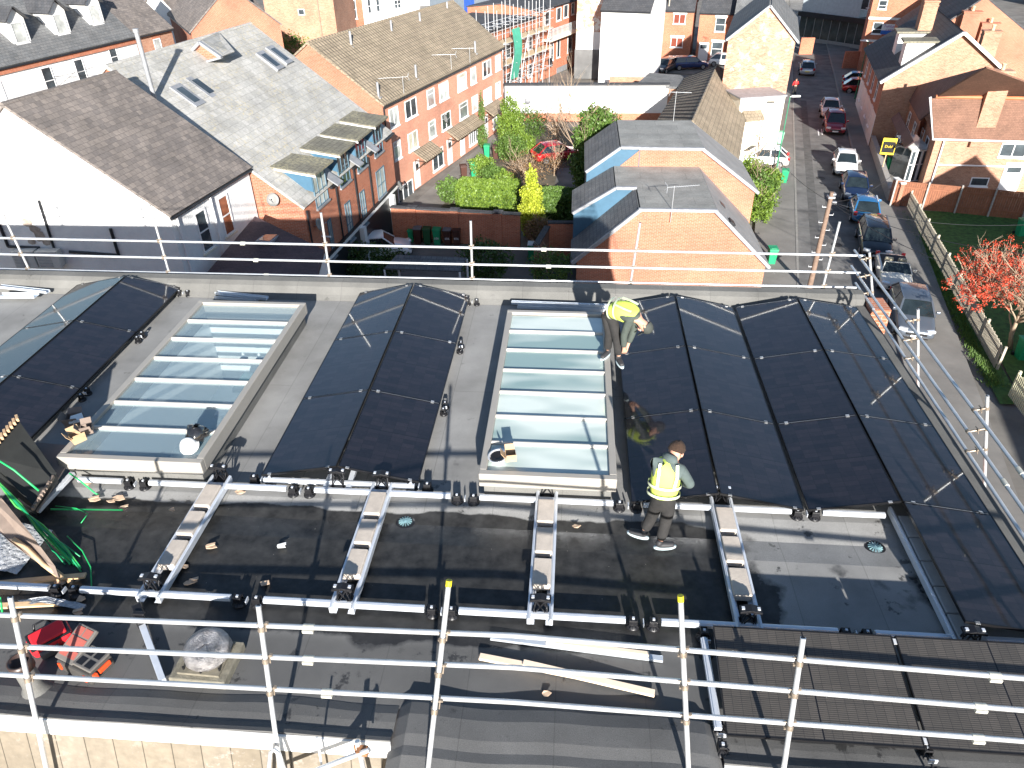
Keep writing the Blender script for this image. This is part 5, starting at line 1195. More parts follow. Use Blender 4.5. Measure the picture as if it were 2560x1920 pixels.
# ================================================================== plants
def leaves(m, n, fn, size, rnd, mi=0):
    for _ in range(n):
        p = fn(rnd); s = size*rnd.uniform(.6, 1.3)
        d = V((rnd.gauss(0, 1), rnd.gauss(0, 1), rnd.gauss(.3, 1))).normalized(); e = d.orthogonal().normalized(); e = Matrix.Rotation(rnd.uniform(0, 6.3), 3, d) @ e; f = d.cross(e)
        b = len(m.v); m.v += [p-e*s*.5, p+f*s*.32, p+e*s*.5, p-f*s*.32]; m.f.append([b, b+1, b+2, b+3]); m.m.append(mi); m.smooth.append(False)
def in_blobs(blobs, shell=.55):
    vol = [r[0]*r[1]*r[2] for c, r in blobs]
    def fn(q):
        c, r = q.choices(blobs, vol)[0]
        d = V((q.gauss(0, 1), q.gauss(0, 1), q.gauss(0, 1))).normalized(); k = (shell+(1-shell)*q.random())*(1+.12*sin(7*d.x+3*d.z)+.1*sin(9*d.y+5*d.x))
        return V((c[0]+d.x*r[0]*k, c[1]+d.y*r[1]*k, c[2]+d.z*r[2]*k))
    return fn
def branches(m, base, h, spread, rnd, n=7, lv=3, r=.07, tw=None):
    def grow(p, d, L, r_, k):
        q = p; pts = [p]
        for i in range(3): d = (d+V((rnd.uniform(-.25, .25), rnd.uniform(-.25, .25), rnd.uniform(-.1, .2)))).normalized(); q = q+d*L/3; pts.append(q)
        m.rod(pts, r_, 5 if k else 7, taper=.5)
        if k < lv:
            for _ in range(n if k == 0 else 3):
                f = rnd.choice([1, 2, 3]); dd = (d+V((rnd.uniform(-1, 1), rnd.uniform(-1, 1), rnd.uniform(-.2, .6)))*spread).normalized(); grow(pts[f], dd, L*rnd.uniform(.5, .8), r_*.5, k+1)
    grow(V(base), V((0, 0, 1)), h, r, 0)
def plant(name, label, cat, base, blobs, n, size, mat, group=None, twigs=0, th=1., spread=.8, lv=3, extra=None, seed=1, shell=.55):
    q = random.Random(seed); b = V(base); t = thing(name, label, cat, b, 0, group)
    if n:
        m = MB(); bl = [((b.x+c[0], b.y+c[1], b.z+c[2]), r) for c, r in blobs]; leaves(m, n, in_blobs(bl, shell), size, q); m.build('foliage' if name != 'tree' else 'crown', mat, t)
    if twigs:
        m = MB(); branches(m, b, th, spread, q, twigs, lv, .05 if th < 2 else .09); m.build('stems' if th < 2.2 else 'trunk', extra or BARK, t)
    return t
g = lambda x, y, z=G: at(x, y, z)
# clipped hedges
def hedge(label, a, b, depth, h, mat, n, seed):
    A, B = g(*a), g(*b); W_ = Wall(A, B); q = random.Random(seed); m = MB(); t = thing('hedge', label, 'hedge', W_.p(W_.L/2, G, -depth/2), 0, 'clipped hedges')
    def fn(r):
        f = r.random(); a_ = r.uniform(0, W_.L); z = r.uniform(0, h); o = r.uniform(-depth, 0)
        if f < .5: z = h+r.gauss(0, .04)+.06*sin(a_*2.1)
        elif f < .85: o = r.gauss(0, .04)
        elif f < .95: a_ = r.choice((0, W_.L))+r.gauss(0, .05)
        return W_.p(a_, G+z, o)
    leaves(m, n, fn, .17, q); m.build('foliage', mat, t)
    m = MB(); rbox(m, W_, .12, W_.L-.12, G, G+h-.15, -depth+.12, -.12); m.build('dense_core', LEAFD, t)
hedge('bright clipped hedge block in the courtyard garden', (1142, 535), (1292, 541), 2.0, 1.9, LEAFG, 9000, 3)
hedge('dark shaded hedge between the golden conifer and the mansard house', (1352, 560), (1462, 560), 1.8, 1.9, LEAFM, 6000, 4)
plant('conifer', 'golden yellow pointed conifer standing between the two hedges', 'conifer', g(1328, 588), [((0, 0, 1.2), (.85, .85, 1.3)), ((0, 0, 2.4), (.7, .7, 1.3)), ((0, 0, 3.5), (.4, .4, 1.1))], 9000, .14, LEAFY, seed=5)
plant('conifer', 'rounded green conifer at the end of the long terrace', 'conifer', g(1276, 372), [((0, 0, 1.6), (1.2, 1.2, 1.8)), ((0, 0, 3.2), (.8, .8, 1.4))], 6000, .17, LEAFG, seed=6)
pl = [('round clipped bush behind the bright hedge', (1233, 462), .95, LEAFM), ('low round bush right behind the golden conifer hedge', (1262, 470), .8, LEAFG), ('silvery bush at the near end of the terrace gardens', (1130, 505), 1.1, LEAFM), ('olive bush beside the terrace doors', (1205, 440), 1.0, LEAFG), ('dark laurel bush by the white yard wall', (1320, 345), 1.7, LEAFM), ('rambling bush by the terrace bins', (1275, 400), 1.3, LEAFM), ('loose bush at the foot of the rounded conifer', (1305, 385), 1.1, LEAFG)]
for k, (l, p, r, mt) in enumerate(pl): plant('bush', l, 'bush', g(*p), [((0, 0, r*.8), (r, r, r*.85)), ((r*.5, .2, r*.6), (r*.6, r*.6, r*.6))], 2600, .16, mt, 'courtyard garden bushes', seed=20+k)
plant('tree', 'ivy clad tree with bare twigs above it in the courtyard', 'tree', g(1478, 478), [((0, 0, 1.6), (1.7, 1.6, 1.7)), ((.2, 0, 3.6), (1.7, 1.6, 1.7)), ((.1, 0, 5.1), (1.2, 1.1, 1.1)), ((.9, .3, 4.6), (1.0, 1.0, 1.2))], 17000, .22, LEAFM, None, 9, 4.6, .75, 4, TWIG, 31)
plant('bare_shrub', 'reddish brown bare shrub in front of the red car', 'shrub', g(1320, 470), [((0, 0, 1.5), (1.9, 1.5, 1.4))], 1800, .11, LEAFB, 'bare shrubs of the courtyard', 14, 1.9, 1.1, 3, TWIG, 41, .2)
plant('bare_shrub', 'grey bare thicket behind the red car', 'shrub', g(1400, 372), [((0, 0, 1.5), (1.8, 1.3, 1.3))], 500, .1, LEAFB, 'bare shrubs of the courtyard', 16, 2.1, 1.1, 3, TWIG, 42, .2)
plant('bare_shrub', 'tan bare shrub just left of the ivy clad tree', 'shrub', g(1385, 440), [((0, 0, 1.2), (1.3, 1.1, 1.0))], 500, .1, LEAFB, 'bare shrubs of the courtyard', 12, 1.6, 1.1, 3, TWIG, 43, .2)
plant('bush', 'straw coloured grassy bush at the foot of the golden conifer', 'bush', g(1345, 612), [((0, 0, .9), (1.0, .8, 1.0))], 2500, .13, LEAFB, 'courtyard garden bushes', 8, 1.2, 1, 2, TWIG, 44)
plant('bush', 'shaded weedy bush below the slate carport', 'bush', g(930, 700), [((0, 0, 1.1), (2.2, 1.2, 1.2))], 3500, .16, LEAFD, 'shaded yard bushes', seed=45)
plant('bush', 'shaded weedy bush right of the slate carport', 'bush', g(1215, 700), [((0, 0, 1.2), (1.6, 1.2, 1.3))], 3500, .16, LEAFD, 'shaded yard bushes', seed=46)
plant('bush', 'pale weedy bush in the dark yard by the mansard house', 'bush', g(1375, 715), [((0, 0, 1.1), (1.3, 1.0, 1.2))], 2600, .13, LEAFM, 'shaded yard bushes', 9, 1.5, .9, 2, TWIG, 47)
for k, (p, r, l) in enumerate((((1868, 470), 1.25, 'leafy bush by the street wall nearest the white car'), ((1895, 505), 1.2, 'leafy street bush in the middle of the row'), ((1885, 550), 1.35, 'leafy bush nearest the mansard house on the street side'), ((1915, 480), 1.0, 'yellowing bush beside the green wheeled bin'))):
    plant('bush', l, 'bush', g(*p), [((0, 0, r*.9), (r, r, r)), ((.3, .5, r*.6), (r*.8, r*.8, r*.7))], 3200, .17, (LEAFG, LEAFM, LEAFG, LEAFG)[k], 'bushes on the street corner', 6, 1.5, 1, 2, TWIG, 60+k)
plant('tree', 'pollarded pale stump with short twigs by the white car', 'tree', g(1877, 430), [((0, 0, 2.6), (.5, .5, .4))], 120, .1, LEAFB, None, 6, 1.9, .8, 2, TWIG, 70)
plant('bush', 'climbing plant on the long terrace wall', 'climber', g(1207, 372), [((0, .1, 1.0), (.5, .3, 1.2)), ((.0, .2, 2.9), (.3, .25, 1.7))], 1800, .13, LEAFM, seed=71)
plant('bush', 'ivy corner at the foot of the blank brick block', 'bush', at(735, 125, -7.5), [((0, 0, 0), (1.8, 1.8, 1.8))], 1500, .25, LEAFM, seed=72)
# rowan with berries
RW = thing('rowan_tree', 'bare rowan tree covered in red berries in the right hand garden', 'tree', g(2525, 872))
q = random.Random(77); b0 = g(2525, 872); cen = at(2484, 690, G+3.6)
m = MB(); branches(m, b0, 2.4, .95, q, 13, 4, .12); 
for v in m.v: 
    k = (v.z-G)/3.6; v.x += (cen.x-b0.x)*min(1.3, k)*.9; v.y += (cen.y-b0.y)*min(1.3, k)*.6
m.build('trunk', TWIG, RW)
bl = [((cen.x, cen.y, cen.z), (2.2, 2.2, 1.5)), ((cen.x+.9, cen.y+.6, cen.z+.3), (1.9, 1.9, 1.4)), ((cen.x-.9, cen.y-.8, cen.z-.4), (1.5, 1.5, 1.1))]
fn = in_blobs(bl, .25); m = MB()
cl = [fn(q) for _ in range(420)]
def near(r): c = r.choice(cl); return c+V((r.gauss(0, .07), r.gauss(0, .07), r.gauss(0, .06)))
leaves(m, 9000, near, .075, q); m.build('berries', BERRY, RW)
m = MB()
for c in cl:
    d = (c-(cen+V((0, 0, -1.5)))); s = c-d*.28+V((q.gauss(0, .15), q.gauss(0, .15), 0)); m.rod([s, (s+c)/2+V((q.gauss(0, .06), q.gauss(0, .06), .05)), c], .012, 4)
m.build('twigs', TWIG, RW)
# lawns and soil
def patch(name, px, z, mat):
    m = MB(); m.face([tuple(at(*p, G+z)) for p in px]); return struct(m.build(name, mat))
patch('lawn', [(2275, 525), (2700, 545), (2900, 1100), (2560, 1010), (2480, 860)], .02, LAWN)
patch('garden_bed', [(1090, 520), (1300, 540), (1450, 480), (1440, 330), (1290, 310), (1240, 370)], .02, SOIL)
patch('garden_path', [(1010, 528), (1100, 520), (1280, 330), (1262, 312)], .028, ASPH2)
patch('verge', [(2245, 520), (2262, 520), (2560, 1010), (2500, 1010)], .05, LAWN)
patch('driveway', [(1395, 420), (1500, 420), (1480, 560), (1370, 560)], .025, ASPH)
# grass tufts on the verge and the lawn edge, nobody could count them
q = random.Random(5); m = MB()
for _ in range(5000):
    f = q.random(); a = at(2263+f*235, 530+f*440, G); p = a+V((q.gauss(-.15, .22), 0, 0)); h = q.uniform(.06, .22); d = V((q.gauss(0, .05), q.gauss(0, .05), h)); w_ = V((.02, 0, 0)); m.add([p-w_, p+w_, p+d], [(0, 1, 2)])
o = m.build('verge_grass', LEAFM); tag(o, 'ragged grass along the foot of the picket fence', 'grass', kind='stuff')

# ================================================================== walls, fences
def lowwall(label, pts, h, mat, cap=TILEK, th=.25, cat='wall', name='garden_wall', piers=0):
    P_ = [g(*p) for p in pts]; t = thing(name, label, cat, P_[0]); m = MB(); mc = MB()
    for A, B in zip(P_, P_[1:]):
        W_ = Wall(A, B); rbox(m, W_, 0, W_.L, G, G+h, -th, 0); rbox(mc, W_, -.04, W_.L+.04, G+h, G+h+.09, -th-.06, .06)
        for k in range(piers): a = W_.L*(k+.5)/piers; rbox(m, W_, a-.25, a+.25, G, G+h+.04, -th-.06, .09); rbox(mc, W_, a-.3, a+.3, G+h+.09, G+h+.17, -th-.1, .13)
    m.build('wall', mat, t); mc.build('coping', cap, t)
lowwall('long red brick courtyard wall with dark coping behind the bins', [(985, 598), (1300, 618)], 2.1, BRICKR, piers=3)
lowwall('shaded red brick wall at the back of the dark yard', [(1370, 640), (1460, 640)], 2.1, BRICKR)
lowwall('dark side wall of the yard beside the mansard house', [(1345, 690), (1372, 642)], 1.9, BRICKD)
lowwall('low grey street wall in front of the villa', [(2172, 368), (2215, 505)], .9, CONC, CONC)
lowwall('orange brick wall end by the brown fence', [(2218, 505), (2237, 520)], 1.7, BRICKO, STONE)
# brown close boarded fence
FEN = plain('brown_fence_board', (.24, .095, .05), .8, 0, .2, 5); A, B = g(2224, 516), g(2640, 558); W_ = Wall(A, B)
t = thing('board_fence', 'red brown close boarded fence behind the lawn', 'fence', A); m = MB(); n = int(W_.L/.14)
for k in range(n): rbox(m, W_, k*.14, k*.14+.125, G, G+1.75+random.uniform(-.01, .01), -.03+(k % 2)*.012, (k % 2)*.012)
m.build('boards', FEN, t); m = MB(); rbox(m, W_, 0, W_.L, G+.4, G+.5, .015, .06); rbox(m, W_, 0, W_.L, G+1.4, G+1.5, .015, .06); rbox(m, W_, 0, W_.L, G+1.77, G+1.83, -.06, .05); m.build('rails', FEN, t)
for k in range(6): m = MB(); rbox(m, W_, k*W_.L/5-.05, k*W_.L/5+.05, G, G+1.95, .02, .14); m.build('post', CONC, t)
# picket fence along the pavement
PK = plain('weathered_picket', (.42, .38, .30), .85, 0, .2, 6)
def picket(label, a, b, h=1.15, mat=PK):
    A, B = g(*a), g(*b); W_ = Wall(A, B); t = thing('picket_fence', label, 'fence', A, 0, 'picket fences by the pavement'); m = MB()
    for k in range(int(W_.L/.13)): rbox(m, W_, k*.13, k*.13+.085, G+.05, G+h+.03*sin(k*2.3), 0, .022); c = k*.13+.0425; m.prism([W_.p(c-.0425, G+h+.03*sin(k*2.3), 0), W_.p(c+.0425, G+h+.03*sin(k*2.3), 0), W_.p(c, G+h+.07+.03*sin(k*2.3), 0)], W_.n*.022)
    m.build('pickets', mat, t); m = MB(); rbox(m, W_, 0, W_.L, G+.3, G+.38, -.05, 0); rbox(m, W_, 0, W_.L, G+.85, G+.93, -.05, 0); m.build('rails', mat, t)
    for k in range(max(2, int(W_.L/2.5))+1): a_ = k*W_.L/max(2, int(W_.L/2.5)); m = MB(); rbox(m, W_, a_-.05, a_+.05, G, G+h+.12, -.12, -.02); m.build('post', mat, t)
picket('long weathered picket fence between pavement and lawn', (2266, 520), (2487, 925))
picket('short pale picket fence after the gate gap at the right border', (2520, 990), (2640, 1150), 1.2, plain('pale_picket', (.62, .60, .42), .8, 0, .1, 6))
# slate carport
t = thing('slate_carport', 'small open shelter with a grey slate roof in the dark yard', 'shelter', g(1080, 690)); q_ = [at(993, 640, -9.6), at(1167, 648, -9.6), at(1149, 681, -10.0), at(961, 675, -10.0)]
m = MB(); slab(m, [q_[3], q_[2], q_[1], q_[0]], .1); m.build('roof', TILEM, t)
for p in q_: m = MB(); m.tube(V((p.x, p.y, G)), p, .06, 6); m.build('post', WHITEP, t)

# ================================================================== wheeled bins
def bin_(px, py, body, lid, label, num=None, rz=0., s=1.):
    loc = g(px, py); t = thing('wheeled_bin', label, 'wheelie bin', loc, rz, 'wheeled bins')
    z = loc.z; m = MB(); a, b, h = .24*s, .30*s, 1.0*s
    bt = [V((x*a*.8, y*b*.8, 0)) for x, y in ((-1, -1), (1, -1), (1, 1), (-1, 1))]; tp = [V((x*a, y*b, h)) for x, y in ((-1, -1), (1, -1), (1, 1), (-1, 1))]
    m.add(bt+tp, [(3, 2, 1, 0), (4, 5, 6, 7), (0, 1, 5, 4), (1, 2, 6, 5), (2, 3, 7, 6), (3, 0, 4, 7)]); m.box((0, 0, h-.03), (2*a+.04, 2*b+.04, .05)); m.build('tub', body, t, world=False, bevel=.02)
    m = MB(); m.box((0, .02, h+.03), (2*a+.05, 2*b+.08, .05)); m.box((0, -b*.2, h+.06), (2*a*.7, b, .03)); m.tube((-a, b+.06, h), (a, b+.06, h), .02, 6); m.build('lid', lid, t, world=False, bevel=.015)
    for sx in (-1, 1): m = MB(); m.tube((sx*(a-.02), b*.8+.03, .1), (sx*(a+.04), b*.8+.03, .1), .1, 12); m.build('wheel', BLACKP, t, world=False)
    if num:
        o = text(num, (0, 0, 0), .2*s, (pi/2-.05, 0, 0), WHITEP, None); o.parent = t; o.location = (0, -b*.92-.02, .48*s); CH.setdefault(t.name, []).append(o)
    return t
BG = plain('bin_green', (.015, .30, .13), .45); BG2 = plain('bin_dark_green', (.02, .09, .035), .45); BB = plain('bin_brown', (.07, .028, .02), .45); BGY = plain('bin_grey_lid', (.16, .17, .18), .5)
T11 = lambda x, y: s4(1, 1, x, y); T31 = lambda x, y: s4(3, 1, x, y)
bin_(*T11(1345, 425), BG, BG, 'small bright green caddy bin at the left end of the bin row', s=.75)
bin_(*T11(1405, 438), BB, BGY, 'brown bin with a grey lid, first large bin of the row'); bin_(*T11(1485, 442), BG2, BG2, 'dark green bin in the row by the brick wall'); bin_(*T11(1570, 447), BG, BG, 'bright green bin with 656 painted on it', '656')
bin_(*T11(1660, 450), BB, BGY, 'brown bin with large white 656 and grey lid', '656'); bin_(*T11(1740, 450), BB, BB, 'dark brown bin with small white 656 at the right end', '656')
bin_(1218, 393, BG, BG, 'green bin beside the far terrace canopy'); bin_(1240, 396, BB, BB, 'brown bin beside the green one at the far terrace canopy')
bin_(1160, 446, BB, BB, 'brown bin in front of the terrace door behind the bushes', rz=.3); bin_(1184, 440, BG, BG, 'green bin among the bushes by the terrace door', rz=.3)
bin_(1958, 458, BG, BG, 'green bin on the pavement beside the leafy street bushes', rz=-.2); bin_(1926, 660, BG, BG, 'green bin on the pavement right of the mansard house'); bin_(1947, 360, plain('bin_pale_green', (.25, .55, .36), .5), plain('bin_pale_green', (.25, .55, .36), .5), 'faded green bin against the cream extension wall')
bin_(2120, 210, BG2, BG2, 'green bin beside the parked cars at the far end of the street'); bin_(2222, 425, BG, BG2, 'green bin in front of the bay window'); bin_(2146, 258, BG2, BG2, 'dark green bin at the villa corner')
bin_(2548, 588, BG, BG, 'green bin at the right border by the brown fence'); bin_(2550, 895, BG, BG, 'green bin behind the rowan trunk'); bin_(1330, 648, BG, plain('pale_cover', (.5, .55, .6), .5), 'green bin with a pale cover in the dark yard')

# ================================================================== cars
RUB = plain('tyre_rubber', (.015, .015, .016), .8); RIM = plain('alloy_rim', (.45, .46, .48), .3, .8); CGL = plain('car_glass', (.015, .022, .025), .04, 0, .4, 2, coat=1.); HL = plain('headlamp_glass', (.75, .78, .80), .1, .2, .05, 9, coat=1); TL = plain('tail_lamp', (.45, .01, .01), .2, 0, .1, 9, coat=1)
NPY = plain('yellow_plate', (.75, .58, .05), .4)
def paint(name, c, metal=.3): return plain('paint_'+name, c, .28, metal, .03, 1, coat=1.)
def car(px, py, rz, col, label, L=4.05, W=1.74, H=1.48, style='hatch', z=G, group='cars parked along the street', centre=False, roofcol=None):
    loc = at(px, py, z); d = V((-sin(rz), cos(rz), 0))     # local +y in world; the nose points to local -y
    if not centre: loc = loc+SU*L/2
    t = thing('parked_car', label, 'car', loc, rz, group)
    h = L/2; w = W/2; hood = .92 if style != 'suv' else 1.02; belt = .96 if style != 'suv' else 1.08
    gc = .2
    rear = belt-.02
    ys = [(-h, .34, .52, .80), (-h+.06, gc, .66, .88), (-h+.25, gc, .76, .95), (-h+.7, gc, .86, 1), (-h+1.05, gc, hood, 1), (-h+1.6, gc, belt, 1), (h-1.2, gc, belt, 1), (h-.35, gc, rear, .98), (h-.08, gc, rear-.1, .93), (h, .34, .62, .84)]
    m = MB(); ring = lambda y, z0, z1, k: [V((-w*k*.9, y, z0)), V((-w*k, y, z0+.16)), V((-w*k, y, (z0+z1)/2+.05)), V((-w*k*.96, y, z1-.07)), V((-w*k*.82, y, z1)), V((0, y, z1+.035)), V((w*k*.82, y, z1)), V((w*k*.96, y, z1-.07)), V((w*k, y, (z0+z1)/2+.05)), V((w*k, y, z0+.16)), V((w*k*.9, y, z0))]
    vs = [p for s_ in ys for p in ring(*s_)]; n = 11; fs = []
    for i in range(len(ys)-1):
        for k in range(n): k2 = (k+1) % n; fs.append((i*n+k, (i+1)*n+k, (i+1)*n+k2, i*n+k2))
    fs += [list(range(n)), list(range((len(ys)-1)*n, len(ys)*n))[::-1]]; m.add(vs, fs, 0, True); body = m.build('body', col, t, world=False, subsurf=1)
    # greenhouse
    wb, wt = w*.90, w*.70; y0, y1, y2, y3 = -h+1.0, -h+1.72, (h-.85 if style != 'estate' else h-.45), h-.16
    if style == 'saloon': y2, y3 = h-1.35, h-.75
    m = MB(); zb = belt-.06; zt_ = H-.05
    if style != 'open':
        b4 = [V((-wb, y0, zb)), V((wb, y0, zb)), V((wb, y3, zb)), V((-wb, y3, zb))]; t4 = [V((-wt, y1, zt_)), V((wt, y1, zt_)), V((wt, y2, zt_)), V((-wt, y2, zt_))]
        m.add(b4+t4, [(0, 1, 5, 4), (1, 2, 6, 5), (2, 3, 7, 6), (3, 0, 4, 7)]); m.build('window_glass', CGL, t, world=False, bevel=.03)
        m = MB(); zs = [(y1-.08, -.03, .97), (y1+.12, .03, 1.0), ((y1+y2)/2, .065, 1.03), (y2-.1, .03, 1.0), (y2+.1, -.03, .97)]
        vs = []; 
        for y, dz, k in zs: vs += [V((-wt*k-.02, y, zt_-.01+dz*.3)), V((-wt*k*.6, y, zt_+.035+dz)), V((0, y, zt_+.045+dz)), V((wt*k*.6, y, zt_+.035+dz)), V((wt*k+.02, y, zt_-.01+dz*.3))]
        m.add(vs, [(i*5+k, i*5+k+1, (i+1)*5+k+1, (i+1)*5+k) for i in range(4) for k in range(4)], 0, True); m.build('roof', roofcol or col, t, world=False, smooth=True)
        for s in (-1, 1):
            m = MB()
            for a, b in (((s*wb, y0, zb), (s*wt, y1, zt_)), ((s*wb, y3, zb), (s*wt, y2, zt_))): m.bar(a, b, .09, .05)
            ym = (y1+y2)/2+.05; m.bar((s*wb*1.0, ym, zb), (s*wt, ym, zt_), .07, .04); m.bar((s*wt, y1, zt_), (s*wt, y2, zt_), .06, .05)
            m.build('side_pillars', col, t, world=False)
    else:
        b4 = [V((-wb, y0, zb)), V((wb, y0, zb)), V((wt, y1-.1, zt_-.05)), V((-wt, y1-.1, zt_-.05))]; m.prism(b4, (0, .03, .02)); m.build('windscreen', CGL, t, world=False)
        m = MB(); [m.bar(b4[i], b4[(i+1) % 4], .05, .05) for i in range(4)]; m.build('screen_frame', col, t, world=False)
        m = MB(); m.box((0, .35, belt+.02), (W*.78, 1.9, .06)); m.build('cockpit', plain('black_cloth_hood', (.03, .03, .035), .9), t, world=False)
        for sx in (-.35, .35): m = MB(); m.box((sx, .2, belt+.15), (.45, .16, .42)); m.build('seat', plain('cream_leather', (.5, .45, .32), .6), t, world=False, bevel=.06)
    for sx in (-1, 1):
        for yy in (-h+.78, h-.75):
            m = MB(); m.tube((sx*(w-.19), yy, .31), (sx*(w+.012), yy, .31), .315, 20); wh = m.build('wheel', RUB, t, world=False); m = MB(); m.tube((sx*(w+.0), yy, .31), (sx*(w+.022), yy, .31), .21, 14)
            for k in range(5): a = 2*pi*k/5; m.bar((sx*(w+.02), yy, .31), (sx*(w+.03), yy+.2*cos(a), .31+.2*sin(a)), .03, .05)
            m.build('rim', RIM, wh, world=False)
        m = MB(); m.box((sx*(w*.68), -h+.13, .66), (.40, .22, .15), sx*.35); m.build('headlight', HL, t, world=False, bevel=.04)
        m = MB(); m.box((sx*(w*.80), h-.08, .80), (.22, .14, .26), sx*-.3); m.build('tail_light', TL, t, world=False, bevel=.03)
        m = MB(); m.box((sx*(w+.08), -h+1.35, belt+.04), (.2, .12, .14)); m.build('wing_mirror', col, t, world=False, bevel=.03)
        for k in (0, 1):
            m = MB(); m.box((sx*(w-.005), -h+1.75+k*.95, .84), (.03, .14, .025)); m.build('door_handle', RIM, t, world=False)
    m = MB(); m.box((0, -h-.0, .50), (W*.52, .05, .12)); m.box((0, -h+.02, .30), (W*.62, .06, .10)); m.build('grille', BLACKP, t, world=False, bevel=.01)
    m = MB(); m.box((0, -h-.03, .40), (.5, .02, .11)); m.build('number_plate', WHITEP, t, world=False); m = MB(); m.box((0, h+.01, .55), (.5, .02, .11)); m.build('number_plate', NPY, t, world=False)
    return t
RS = -radians(12.6)     # rotation that points local +y up the street
WH_ = paint('white', (.78, .78, .78), 0); 
car(2016, 192, RS+pi, paint('silver', (.42, .44, .47)), 'silver hatchback alone on the left at the far end of the street', 3.9)
car(2074, 300, RS, WH_, 'small white car directly behind the dark red people carrier', 3.7)
car(2086, 340, RS, paint('wine_red', (.30, .015, .03)), 'dark red tall people carrier parked facing the camera', 4.2, 1.8, 1.65)
car(2112, 446, RS, WH_, 'white hatchback parked ahead of the dark red people carrier', 3.8, 1.72)
car(2137, 512, RS, paint('deep_blue', (.012, .025, .07)), 'dark blue hatchback facing the camera behind the mid blue car')
car(2160, 566, RS+pi, paint('mid_blue', (.03, .16, .36)), 'mid blue hatchback seen from behind with red tail lights', 3.8)
car(2188, 655, RS, paint('black', (.008, .010, .016)), 'black estate car with roof bars parked facing the camera', 4.4, 1.8, 1.55, 'estate')
car(2236, 740, RS, plain('paint_cream', (.72, .70, .62), .3, 0, .03, 1, coat=1.), 'cream open topped car with its hood down', 4.0, 1.72, 1.38, 'open')
car(2284, 858, RS, paint('gunmetal', (.10, .12, .15)), 'gunmetal grey crossover nearest the flat roofed building', 4.4, 1.82, 1.6, 'suv')
for t_, pxy, c_, l in ((0, (2150, 232), paint('red', (.45, .02, .02)), 'dark red car half hidden behind the villa at the street end'), (1, (2150, 215), paint('blue', (.05, .2, .4)), 'blue car mostly hidden behind the villa and the red car')): car(*pxy, RS+pi/2, c_, l, 3.9, centre=True)
car(1904, 412, RS-pi/2+.05, WH_, 'white hatchback side on in front of the cream extension', 4.0, centre=True)
car(1390, 400, pi/2+.45, paint('bright_red', (.55, .01, .02)), 'bright red hatchback in the courtyard between bare shrubs', 4.0, centre=True, group='cars parked off the street')
car(1722, 172, pi/2+.2, paint('navy', (.01, .03, .12)), 'navy blue estate car side on before the brick houses', 4.5, style='estate', centre=True, group='cars parked off the street')
car(1664, 178, -.6, paint('charcoal', (.05, .06, .07)), 'charcoal estate car with roof rails beside the tall white house', 4.5, style='estate', centre=True, group='cars parked off the street')
car(1812, 165, pi/2-.3, WH_, 'white car half hidden behind the street gable house', 4.0, centre=True, group='cars parked off the street')
car(948, 640, pi/2+.25, WH_, 'white car nosing out from under the brick flats', 4.1, centre=True, group='cars parked off the street')
# white van
vn = car(1562, 205, pi/2+.1, WH_, 'white van with a brown load behind the white yard wall', 4.6, 1.85, 2.0, 'suv', centre=True, group='cars parked off the street')
vn.name = 'parked_van'; vn['category'] = 'van'
for sx in (-.55, .55):
    p = V((2188, 0, 0))

# ================================================================== street furniture
LG = plain('lamp_green', (.03, .20, .11), .5)
def lamp(px, py, label, h=6.4, rz=0.):
    b = g(px, py); t = thing('street_lamp', label, 'street lamp', b, 0, 'green street lamps'); m = MB(); m.tube(b, b+V((0, 0, 1.2)), .075, 10); m.tube(b+V((0, 0, 1.2)), b+V((0, 0, h)), .05, 10, r2=.035); m.build('column', LG, t)
    d = V((cos(rz), sin(rz), 0)); m = MB(); m.tube(b+V((0, 0, h)), b+V((0, 0, h+.05))+d*.3, .03, 8); m.bar(b+V((0, 0, h+.05))+d*.1, b+V((0, 0, h+.05))+d*.75, .22, .10); m.build('lantern', plain('lamp_white', (.75, .77, .78), .4), t, bevel=.03)
lamp(1940, 428, 'green street lamp column beside the cream extension', 5.6, .1); lamp(2136, 250, 'green street lamp by the far red brick wall', 5.6, 2.9); lamp(2150, 155, 'green street lamp standing before the brick office', 6, 2.9)
for k, (x, y, z, l) in enumerate(((792, 100, -8, 'dark green lamp column in front of the blank brick block'), (868, 80, -8, 'dark green lamp column right of the blank brick block'))):
    b = at(x, y, z); t = thing('street_lamp', l, 'street lamp', V((b.x, b.y, G)), 0, 'green street lamps'); m = MB(); m.tube(V((b.x, b.y, G)), V((b.x, b.y, 1.5)), .09, 8); m.build('column', LG, t)
pb = V((13.6, 37.8, 0)); pt = at(2076, 547, -6.2); pbot = at(2020, 735, G)
t = thing('utility_pole', 'brown timber utility pole with step irons and cable brackets by the roof corner', 'utility pole', pbot); m = MB(); m.tube(pbot, V((pbot.x, pbot.y, -6.2)), .15, 12, r2=.11); m.build('pole', plain('pole_timber', (.20, .135, .10), .85, 0, .2, 8), t)
pt = V((pbot.x, pbot.y, -6.3)); m = MB()
for k in range(9): s = 1 if k % 2 else -1; m.tube(pt+V((0, 0, -.7-k*.42)), pt+V((s*.32, 0, -.7-k*.42)), .016, 6); m.tube(pt+V((s*.32, 0, -.7-k*.42)), pt+V((s*.32, 0, -.6-k*.42)), .016, 6)
m.build('step_irons', GALV, t); m = MB(); m.box(pt+V((0, 0, -.15)), (.34, .34, .1)); m.box(pt+V((.18, 0, -.45)), (.3, .16, .12)); m.box(pt+V((.1, 0, .02)), (.16, .3, .08)); m.build('cable_bracket', LEAD, t)
def cable(a, b, sag, label):
    a, b = V(a), V(b); m = MB(); pts = [a.lerp(b, k/14)-V((0, 0, sag*4*(k/14)*(1-k/14))) for k in range(15)]; m.rod(pts, .014, 5); o = m.build('overhead_cable', DARKG); tag(o, label, 'cable', 'overhead cables')
